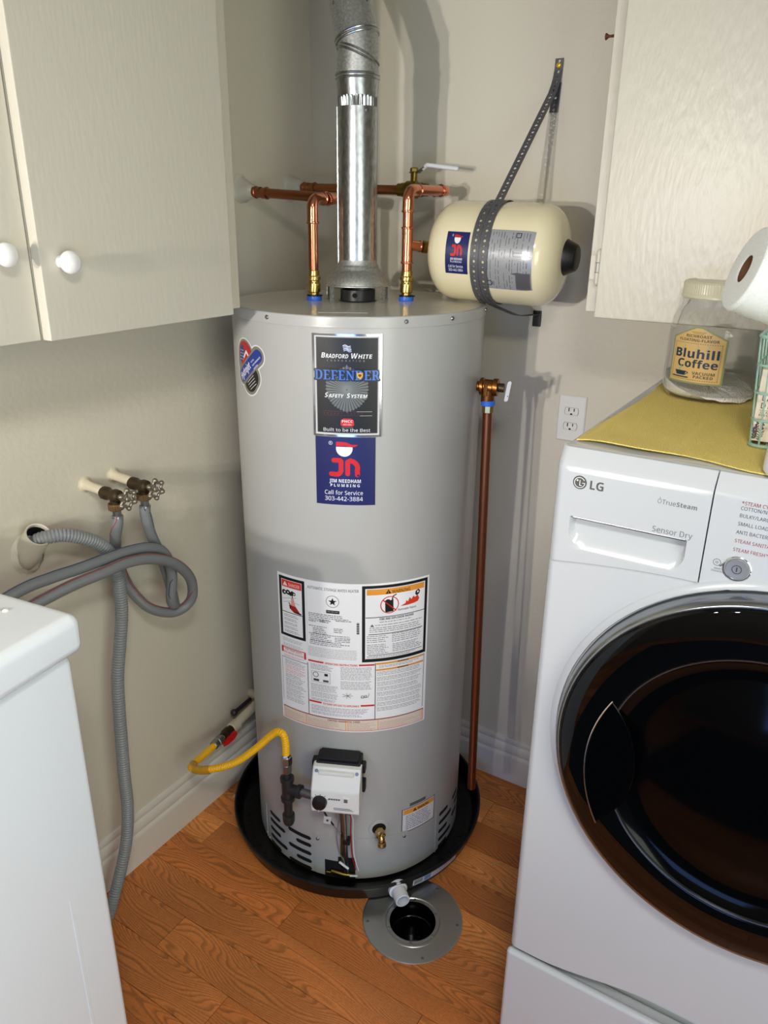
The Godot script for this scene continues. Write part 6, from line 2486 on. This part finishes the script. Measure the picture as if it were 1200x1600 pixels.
func laundry_hookups() -> void:
	hose_bib("old brass laundry faucet nearer the open standpipe", 0.849, 1.079, 2)
	hose_bib("old brass laundry faucet nearer the water heater", 0.772, 1.0785, 5)
	# hoses from the faucets to the washer
	var h := thing("supply_hose", "grey supply hose with a red stripe, looped below the first faucet", "hose", Vector3(0.1, 0.75, 0.85), 0.0, "washer supply hoses")
	striped_hose(h, [Vector3(0.094, 1.0255, 0.849), Vector3(0.094, 1.008, 0.851), Vector3(0.083, 0.973, 0.852), Vector3(0.060, 0.920, 0.837), Vector3(0.050, 0.862, 0.820), Vector3(0.058, 0.815, 0.806), Vector3(0.084, 0.766, 0.780), Vector3(0.105, 0.738, 0.727), Vector3(0.122, 0.759, 0.688), Vector3(0.133, 0.818, 0.693), Vector3(0.143, 0.880, 0.742), Vector3(0.147, 0.921, 0.808), Vector3(0.147, 0.940, 0.876), Vector3(0.140, 0.938, 0.938), Vector3(0.122, 0.930, 1.004), Vector3(0.10, 0.910, 1.10), Vector3(0.08, 0.88, 1.25)], 0.0122, M.red_line, Vector3(0.25, 1, 0.2))
	sleeve(h, Vector3(0.094, 1.0485, 0.849), 0.0112)
	h = thing("supply_hose", "grey supply hose with a dark blue stripe, folded back below the second faucet", "hose", Vector3(0.1, 0.75, 0.78), 0.0, "washer supply hoses")
	striped_hose(h, [Vector3(0.094, 1.025, 0.772), Vector3(0.094, 1.005, 0.773), Vector3(0.094, 0.957, 0.765), Vector3(0.090, 0.894, 0.741), Vector3(0.088, 0.829, 0.723), Vector3(0.092, 0.772, 0.716), Vector3(0.108, 0.758, 0.728), Vector3(0.114, 0.785, 0.742), Vector3(0.116, 0.845, 0.734), Vector3(0.121, 0.905, 0.753), Vector3(0.125, 0.938, 0.796), Vector3(0.125, 0.9525, 0.857), Vector3(0.120, 0.955, 0.920), Vector3(0.110, 0.953, 0.976), Vector3(0.100, 0.953, 1.029), Vector3(0.085, 0.945, 1.10), Vector3(0.06, 0.90, 1.25)], 0.0122, M.blue_line, Vector3(0.1, 1, 0.0))
	sleeve(h, Vector3(0.094, 1.048, 0.772), 0.0112)
	# standpipe
	var s := thing("standpipe", "stub of painted drain standpipe angled out of the left wall", "pipe", Vector3(0.0, 0.98, 1.0))
	var b := mb()
	var mouth := Vector3(0.050, 1.029, 1.008)
	var ax := Vector3(0.66, 0.72, -0.02).normalized()
	lathe(b, [Vector2(0.0, -0.10), Vector2(0.0265, -0.10), Vector2(0.0265, -0.002), Vector2(0.0255, 0.0), Vector2(0.0232, -0.001), Vector2(0.0225, -0.01), Vector2(0.0225, -0.085)], mouth, ax, 40)
	part(s, "pipe", b, M.wall)
	b = mb()
	lathe(b, [Vector2(0.0226, -0.084), Vector2(0, -0.082)], mouth, ax, 32)
	lathe(b, [Vector2(0.02245, -0.008), Vector2(0.0222, -0.084)], mouth, -ax * -1.0, 40)
	part(s, "throat", b, M.dark)
	b = mb()
	var rows := []
	var rng := RandomNumberGenerator.new()
	rng.seed = 4
	for e in [[1.30, 0.0005], [1.16, 0.003], [0.98, 0.012]]:
		var row := PackedVector3Array()
		for k in 28:
			var a := TAU * k / 28
			var r := rng.randf_range(0.95, 1.05)
			row.append(Vector3(e[1], 0.974 + cos(a) * 0.036 * e[0] * r, 1.008 + sin(a) * 0.030 * e[0] * r))
		rows.append(row)
	b.grid(rows, true)
	part(s, "paint_collar", b, M.wall, 70)
	var d := thing("drain_hose", "grey ribbed drain hose hanging from the standpipe to the floor by the washer", "hose", Vector3(0.1, 0.02, 1.04))
	b = mb()
	ribbed(b, [Vector3(0.030, 1.002, 1.012), Vector3(0.044, 1.0145, 1.008), Vector3(0.060, 1.020, 0.995), Vector3(0.075, 1.0185, 0.968), Vector3(0.085, 1.002, 0.933), Vector3(0.090, 0.977, 0.900), Vector3(0.090, 0.944, 0.876), Vector3(0.087, 0.902, 0.864), Vector3(0.083, 0.851, 0.858), Vector3(0.080, 0.785, 0.859), Vector3(0.080, 0.710, 0.875), Vector3(0.080, 0.633, 0.892), Vector3(0.085, 0.554, 0.903), Vector3(0.090, 0.471, 0.912), Vector3(0.090, 0.381, 0.917), Vector3(0.090, 0.287, 0.920), Vector3(0.090, 0.198, 0.935), Vector3(0.090, 0.128, 0.961), Vector3(0.090, 0.069, 0.989), Vector3(0.10, 0.033, 1.022), Vector3(0.12, 0.018, 1.08), Vector3(0.15, 0.016, 1.2)], 0.0148, 0.0023, 0.0064, 20)
	part(d, "hose", b, M.hose_ribbed, 60)


# ---------------------------------------------------------------- things on the dryer

const DT := 1.3335   # the dryer's top

func label_jar() -> ImageTexture:
	var p := Page.new(self, 340, 420, Color(0.8, 0.7, 0.5, 0.0))
	var house := PackedVector2Array([Vector2(4, 416), Vector2(4, 92), Vector2(150, 8), Vector2(190, 8), Vector2(336, 92), Vector2(336, 416)])
	p.poly(house, Color(0.52, 0.55, 0.40, 1))
	p.poly(PackedVector2Array([Vector2(16, 404), Vector2(16, 98), Vector2(152, 20), Vector2(188, 20), Vector2(324, 98), Vector2(324, 404)]), Color(0.80, 0.67, 0.42, 1))
	var ink := Color(0.25, 0.23, 0.18, 1)
	var blue := Color(0.08, 0.17, 0.26, 1)
	p.stroke([Vector2(130, 48), Vector2(210, 48)], 4, Color(0.5, 0.45, 0.2, 1))
	p.stroke([Vector2(140, 58), Vector2(200, 58)], 3, Color(0.5, 0.45, 0.2, 1))
	p.text("RICHROAST", 170, 86, 27, ink, bold, {"mid": true, "fit": 150.0})
	p.text("FLOATING-FLAVOR", 170, 114, 26, ink, bold, {"mid": true, "fit": 236.0})
	for i in 22:
		p.rect(30 + i * 13, 126, 7, 5, Color(0.35, 0.45, 0.35, 1))
		p.rect(30 + i * 13, 386, 7, 5, Color(0.35, 0.45, 0.35, 1))
	for i in 21:
		p.rect(304, 132 + i * 12.2, 5, 7, Color(0.35, 0.45, 0.35, 1))
		p.rect(26, 132 + i * 12.2, 5, 7, Color(0.35, 0.45, 0.35, 1))
	for x in [96, 176, 236]:
		p.stroke([Vector2(x, 190), Vector2(x - 12, 170), Vector2(x + 6, 150), Vector2(x - 4, 136)], 4, Color(0.55, 0.66, 0.55, 1))
	p.text("Bluhill", 170, 232, 84, blue, bold, {"mid": true, "fit": 274.0, "fat": 2.0})
	p.text("Coffee", 182, 300, 76, blue, bold, {"mid": true, "fit": 240.0, "fat": 2.0})
	p.stroke([Vector2(84, 330), Vector2(78, 316), Vector2(96, 304), Vector2(88, 292)], 5, Color(0.45, 0.6, 0.55, 1))
	p.poly(PackedVector2Array([Vector2(52, 330), Vector2(128, 330), Vector2(118, 362), Vector2(66, 362)]), blue)
	p.stroke([Vector2(128, 334), Vector2(140, 340), Vector2(122, 356)], 5, blue)
	p.stroke([Vector2(40, 374), Vector2(140, 374)], 9, blue)
	p.text("VACUUM", 228, 348, 28, ink, bold, {"mid": true, "fit": 128.0, "fat": 1.3})
	p.text("PACKED", 228, 374, 28, ink, bold, {"mid": true, "fit": 112.0, "fat": 1.3})
	return p.texture()


func label_carton() -> ImageTexture:
	var p := Page.new(self, 360, 330, Color(0.86, 0.81, 0.73))
	var ink := Color(0.14, 0.13, 0.13)
	p.text("LA", 12, 142, 37, ink, sans, {"fat": 1.3, "sx": 0.8, "space": 4.0})
	p.text("DR", 12, 178, 36, ink, sans, {"fat": 1.3, "sx": 0.8, "space": 4.0})
	p.rect(12, 186, 200, 2, Color(0.45, 0.42, 0.4))
	p.text("LEA", 16, 201, 13, ink, sans, {"space": 2.0})
	p.text("FRES", 12, 215, 13, ink, sans, {"space": 1.0})
	var rng := RandomNumberGenerator.new()
	rng.seed = 12
	for e in [[12, 325, 14, 234], [26, 328, 34, 244], [6, 326, 5, 270]]:
		p.stroke([Vector2(e[0], e[1]), Vector2(e[2], e[3])], 3, Color(0.16, 0.2, 0.16))
		for i in 16:
			var k := i / 16.0
			var q := Vector2(e[0], e[1]).lerp(Vector2(e[2], e[3]), k)
			if k > 0.62:
				p.disc(q.x + rng.randf_range(-3, 3), q.y, 4, Color(0.30, 0.22, 0.36))
			else:
				p.stroke([q, q + Vector2(rng.randf_range(6, 14) * (1 if i % 2 else -1), -rng.randf_range(6, 16))], 3, Color(0.18, 0.2, 0.19))
	return p.texture()


func dryer_top_things() -> void:
	# yellow shelf cloth
	var b := mb()
	var rows := []
	var low := []
	for i in 41:
		var row := PackedVector3Array()
		var und := PackedVector3Array()
		for k in 33:
			var u := k / 32.0
			var w := i / 40.0
			var x := lerpf(1.064, 1.60, u) + 0.006 * sin(w * 5.0) * (1 - u)
			var front := 0.786 - 0.008 * sin((x - 1.064) * 17.0) - 0.006 * sin((x - 1.06) * 41.0 + 1.0) + 0.02 * (x - 1.064)
			var z := lerpf(0.29, front, w)
			var y := DT + 0.0022 + 0.0030 * maxf(0.0, sin((x - 1.064) * 17.0 + 0.4)) * smoothstep(0.86, 1.0, w) + 0.0012 * sin(u * 23.0 + w * 9.0) * sin(w * 12.0) * (1.0 - smoothstep(0.9, 1.0, w)) * 0.6
			if u == 0.0:
				y = DT + 0.002
			row.append(Vector3(x, y + 0.0012, z))
			und.append(Vector3(x, y - 0.0006, z))
		rows.append(row)
		low.append(und)
	b.grid(rows)
	b.grid(low, false, true)
	for e in [[0, 0], [40, 1]]:
		b.grid([rows[e[0]], low[e[0]]] if e[1] == 1 else [low[e[0]], rows[e[0]]])
	for e in [0, 32]:
		var p := PackedVector3Array()
		var q := PackedVector3Array()
		for i in 41:
			p.append(rows[i][e])
			q.append(low[i][e])
		b.grid([p, q] if e == 0 else [q, p])
	single("shelf_cloth", b, M.towel, "mustard yellow grip cloth spread over the top of the dryer", "cloth", Vector3(1.3, DT, 0.55), "", 60)

	# glass jar
	var c := Vector3(1.161, DT + 0.004, 0.366)
	var j := thing("glass_jar", "big glass jar with cream lid and coffee label on the yellow cloth", "jar", c)
	b = mb()
	lathe(b, [Vector2(0, 0.004), Vector2(0.055, 0.002), Vector2(0.066, 0.0), Vector2(0.0735, 0.004), Vector2(0.0785, 0.016), Vector2(0.0800, 0.035), Vector2(0.0800, 0.105), Vector2(0.0785, 0.124), Vector2(0.0755, 0.140), Vector2(0.0710, 0.152), Vector2(0.0660, 0.1585), Vector2(0.0645, 0.163), Vector2(0.0645, 0.167), Vector2(0.0660, 0.169), Vector2(0.0640, 0.171), Vector2(0.0640, 0.186)], c, Vector3.UP, 72)
	part(j, "body", b, M.glass, 60)
	b = mb()
	var ribs := []
	var turns := 192
	for e in [[0.0, 0.172, 0.0], [0.0665, 0.172, 0.0], [0.0685, 0.1745, 0.0], [0.0683, 0.178, 0.0], [0.0672, 0.180, 0.0], [0.0670, 0.1815, 1.0], [0.0670, 0.196, 1.0], [0.0670, 0.1975, 0.0], [0.0645, 0.2005, 0.0], [0.0610, 0.2012, 0.0], [0.0585, 0.2002, 0.0], [0.0, 0.2002, 0.0]]:
		var row := PackedVector3Array()
		for k in turns:
			var a := TAU * k / turns
			var r: float = e[0] - 0.0007 * e[2] * (k % 2)
			row.append(c + Vector3(sin(a) * r, e[1], cos(a) * r))
		ribs.append(row)
	ribs.reverse()
	b.grid(ribs, true)
	part(j, "lid", b, M.lid, 30)
	b = mb()
	var rng := RandomNumberGenerator.new()
	rng.seed = 6
	var pr := []
	for e in [[0.0, 0.0], [0.25, 0.0], [0.5, 0.0], [0.75, 0.0], [1.0, 0.0], [1.0, 1.0], [0.93, 2.0], [0.0, 2.0]]:
		var row := PackedVector3Array()
		for k in 40:
			var a := TAU * k / 40
			var hgt := 0.024 - 0.016 * sin(a) - 0.012 * cos(a)
			var y: float = (lerpf(0.020, hgt, e[0] * e[0]) + rng.randf_range(-0.0016, 0.0016)) if e[1] == 0.0 else 0.012 if e[1] == 1.0 else 0.0055
			var r: float = e[0] * (0.0768 if e[1] < 1.5 else 0.072)
			if e[1] == 1.0:
				r = 0.0755
			row.append(c + Vector3(sin(a) * r, y, cos(a) * r))
		pr.append(row)
	b.grid(pr, true)
	part(j, "white_powder", b, M.powder, 50)
	b = mb()
	var top := PackedVector3Array()
	var bot := PackedVector3Array()
	for i in 17:
		var a := deg_to_rad(lerpf(-48.0, 25.0, i / 16.0))
		top.append(c + Vector3(sin(a) * 0.0806, 0.132, cos(a) * 0.0806))
		bot.append(c + Vector3(sin(a) * 0.0806, 0.032, cos(a) * 0.0806))
	b.grid([top, bot])
	part(j, "coffee_label", b, printed(label_jar(), 0.5, {"transparency": BaseMaterial3D.TRANSPARENCY_ALPHA_SCISSOR, "alpha_scissor_threshold": 0.5}))

	# wire basket
	var lo := Vector3(1.268, DT + 0.0045, 0.42)
	var hi := Vector3(1.52, 1.492, 0.684)
	var k := thing("wire_basket", "mint green wire basket on the dryer at the edge of the picture", "basket", Vector3(1.39, lo.y, 0.56))
	var splay := 0.010
	b = mb()
	var ring := func(y: float) -> Array:
		var s := splay * (y - lo.y) / (hi.y - lo.y)
		var out := []
		for q in round_rect(lo.x - s + splay * 0.8, lo.z - s, hi.x + s, hi.z + s, 0.014, 5):
			out.append(Vector3(q.x, y, q.y))
		out.append(out[0])
		return out
	tube(b, ring.call(hi.y), 0.0026, 8, false)
	tube(b, ring.call(lo.y + 0.002), 0.0024, 8, false)
	part(k, "rim", b, M.mint)
	b = mb()
	for i in range(1, 4):
		tube(b, ring.call(lerpf(lo.y, hi.y, i / 4.0)), 0.0017, 8, false)
	parts(k, "hoop", b, M.mint)
	for side in 4:
		for i in (9 if side < 2 else 8):
			b = mb()
			var t := (i + 0.5) / (9.0 if side < 2 else 8.0)
			var p0: Vector3
			var p1: Vector3
			if side < 2:
				var z: float = hi.z if side == 0 else lo.z
				var e := splay if side == 0 else -splay
				p0 = Vector3(lerpf(lo.x + 0.008, hi.x, t), lo.y + 0.002, z)
				p1 = Vector3(lerpf(lo.x, hi.x + splay, t), hi.y, z + e)
			else:
				p0 = Vector3(lo.x + splay * 0.8 if side == 2 else hi.x, lo.y + 0.002, lerpf(lo.z, hi.z, t))
				p1 = Vector3(lo.x - splay * 0.2 if side == 2 else hi.x + splay, hi.y, lerpf(lo.z - splay, hi.z + splay, t))
			tube(b, [p0, p1], 0.0014, 6)
			part(k, "wire", b, M.mint)
	for i in 7:
		b = mb()
		var x := lerpf(lo.x + 0.03, hi.x - 0.02, i / 6.0)
		tube(b, [Vector3(x, lo.y + 0.002, lo.z), Vector3(x, lo.y + 0.002, hi.z)], 0.0014, 6)
		part(k, "wire", b, M.mint)
	# carton in it
	b = mb()
	box(b, Vector3(1.2745, lo.y + 0.005, 0.600), Vector3(1.412, 1.4455, 0.668), 0.0015)
	var ct := single("carton", b, mat(Color(0.86, 0.81, 0.73), 0.6), "cream carton with lavender sprigs standing in the mint basket", "carton", Vector3(1.35, lo.y + 0.005, 0.634))
	b = mb()
	b.quad(Vector3(1.276, 1.4445, 0.6685), Vector3(1.276, lo.y + 0.007, 0.6685), Vector3(1.411, lo.y + 0.007, 0.6685), Vector3(1.411, 1.4445, 0.6685))
	part(ct, "front_print", b, printed(label_carton(), 0.55))
	b = mb()
	box(b, Vector3(1.292, lo.y + 0.005, 0.52), Vector3(1.36, 1.4585, 0.594), 0.004)
	single("box", b, mat(Color(0.23, 0.17, 0.14), 0.7), "dark brown box behind the cream carton in the basket", "box", Vector3(1.36, lo.y + 0.005, 0.567))
	# paper towels lying over the basket
	var a0 := Vector3(1.219, 1.5735, 0.602)
	var ax := Vector3(0.86, -0.31, -0.40).normalized()
	var r := thing("paper_towel_roll", "white paper towel roll lying tilted on top of the wire basket", "paper towels", a0 + ax * 0.13 - Vector3(0, 0.06, 0))
	b = mb()
	var prof := [Vector2(0.0195, 0.012), Vector2(0.0198, 0.001), Vector2(0.0215, 0.0), Vector2(0.056, 0.0), Vector2(0.0590, 0.002), Vector2(0.0605, 0.006)]
	for i in 70:
		prof.append(Vector2(0.0605 - 0.0006 * (i % 2), 0.008 + i * 0.0038))
	prof.append_array([Vector2(0.059, 0.279), Vector2(0.0215, 0.280), Vector2(0.0195, 0.275)])
	lathe(b, prof, a0, ax, 48)
	part(r, "paper", b, M.paper, 50)
	b = mb()
	lathe(b, [Vector2(0.0196, 0.0), Vector2(0.0200, 0.28)], a0, ax, 32)
	var inn := mb()
	lathe(inn, [Vector2(0.0197, 0.278), Vector2(0.0192, 0.002)], a0, ax, 32)
	part(r, "core", inn, M.core, 50)
	# white tub at the right edge
	b = mb()
	var tc := Vector3(1.3405, DT + 0.0045, 0.793)
	lathe(b, [Vector2(0.0, 0.0), Vector2(0.029, 0.0), Vector2(0.0315, 0.003), Vector2(0.0320, 0.010), Vector2(0.0310, 0.035), Vector2(0.0270, 0.058), Vector2(0.0255, 0.060), Vector2(0.0255, 0.074), Vector2(0.024, 0.076), Vector2(0.0, 0.076)], tc, Vector3.UP, 48)
	single("tub", b, M.white_plastic, "small white plastic tub in front of the wire basket", "tub", tc)


# ---------------------------------------------------------------- outlet, crumbs

func small_things() -> void:
	var o := thing("outlet", "white double wall outlet on the back wall left of the dryer", "outlet", Vector3(0.798, 1.163, 0.0))
	var x0 := 0.7625
	var y0 := 1.1052
	var w := 0.071
	var h := 0.1165
	var b := mb()
	var hole := []
	prism(b, round_rect(x0, y0, x0 + w, y0 + h, 0.003, 4), Vector3(0, 0, 0.0005), Vector3.RIGHT, Vector3.UP, 0.0060, 0.0028)
	part(o, "plate", b, M.white_plastic, 30)
	for s in [1.0, -1.0]:
		var c := Vector3(x0 + w / 2, y0 + h / 2 + s * 0.0192, 0.0066)
		b = mb()
		var outline := PackedVector2Array()
		outline.append_array(arc_poly(0, 0, 0.0172, -32, 32, 6))
		outline.append_array(arc_poly(0, 0, 0.0172, 148, 212, 6))
		var big := PackedVector2Array()
		for q in outline:
			big.append(q * 1.06)
		prism(b, big, c - Vector3(0, 0, 0.0004), Vector3.RIGHT, Vector3.UP, 0.0006)
		var f := part(o, "gap", b, M.grey_print)
		b = mb()
		prism(b, outline, c, Vector3.RIGHT, Vector3.UP, 0.0012, 0.0004)
		part(f, "socket", b, M.white_plastic, 30)
		b = mb()
		box(b, c + Vector3(-0.0080, -0.0005, 0.0008), c + Vector3(-0.0054, 0.0085, 0.0014))
		box(b, c + Vector3(0.0054, 0.0005, 0.0008), c + Vector3(0.0078, 0.0080, 0.0014))
		prism(b, arc_poly(0, -0.0075, 0.0030, -20, 200, 10), c + Vector3(0, 0, 0.0008), Vector3.RIGHT, Vector3.UP, 0.0006)
		part(f, "slot", b, M.dark)
	b = mb()
	lathe(b, [Vector2(0.003, 0), Vector2(0.0026, 0.0008), Vector2(0, 0.001)], Vector3(x0 + w / 2, y0 + h / 2, 0.0064), Vector3.BACK, 14)
	parts(o, "screw", b, M.porcelain)
	# crumbs on the floor
	b = mb()
	box(b, Vector3(-0.013, 0.0003, -0.0022), Vector3(0.013, 0.003, 0.0022), 0.001)
	var s := single("splinter", b, mat(Color(0.80, 0.66, 0.45), 0.8), "pale wood splinter lying on the oak floor right of the pan", "splinter", Vector3.ZERO)
	s.position = Vector3(0.823, 0.0, 0.334)
	s.rotation.y = deg_to_rad(58)
	b = mb()
	prism(b, PackedVector2Array([Vector2(-0.012, -0.006), Vector2(0.004, -0.009), Vector2(0.013, 0.001), Vector2(0.003, 0.008), Vector2(-0.010, 0.005)]), Vector3(0.059, 0.0003, 0.519), Vector3.RIGHT, Vector3(0, 0, -1), 0.0015)
	single("paper_scrap", b, M.painted, "tiny scrap of white paint on the floor by the left baseboard", "scrap", Vector3(0.059, 0.0, 0.519))
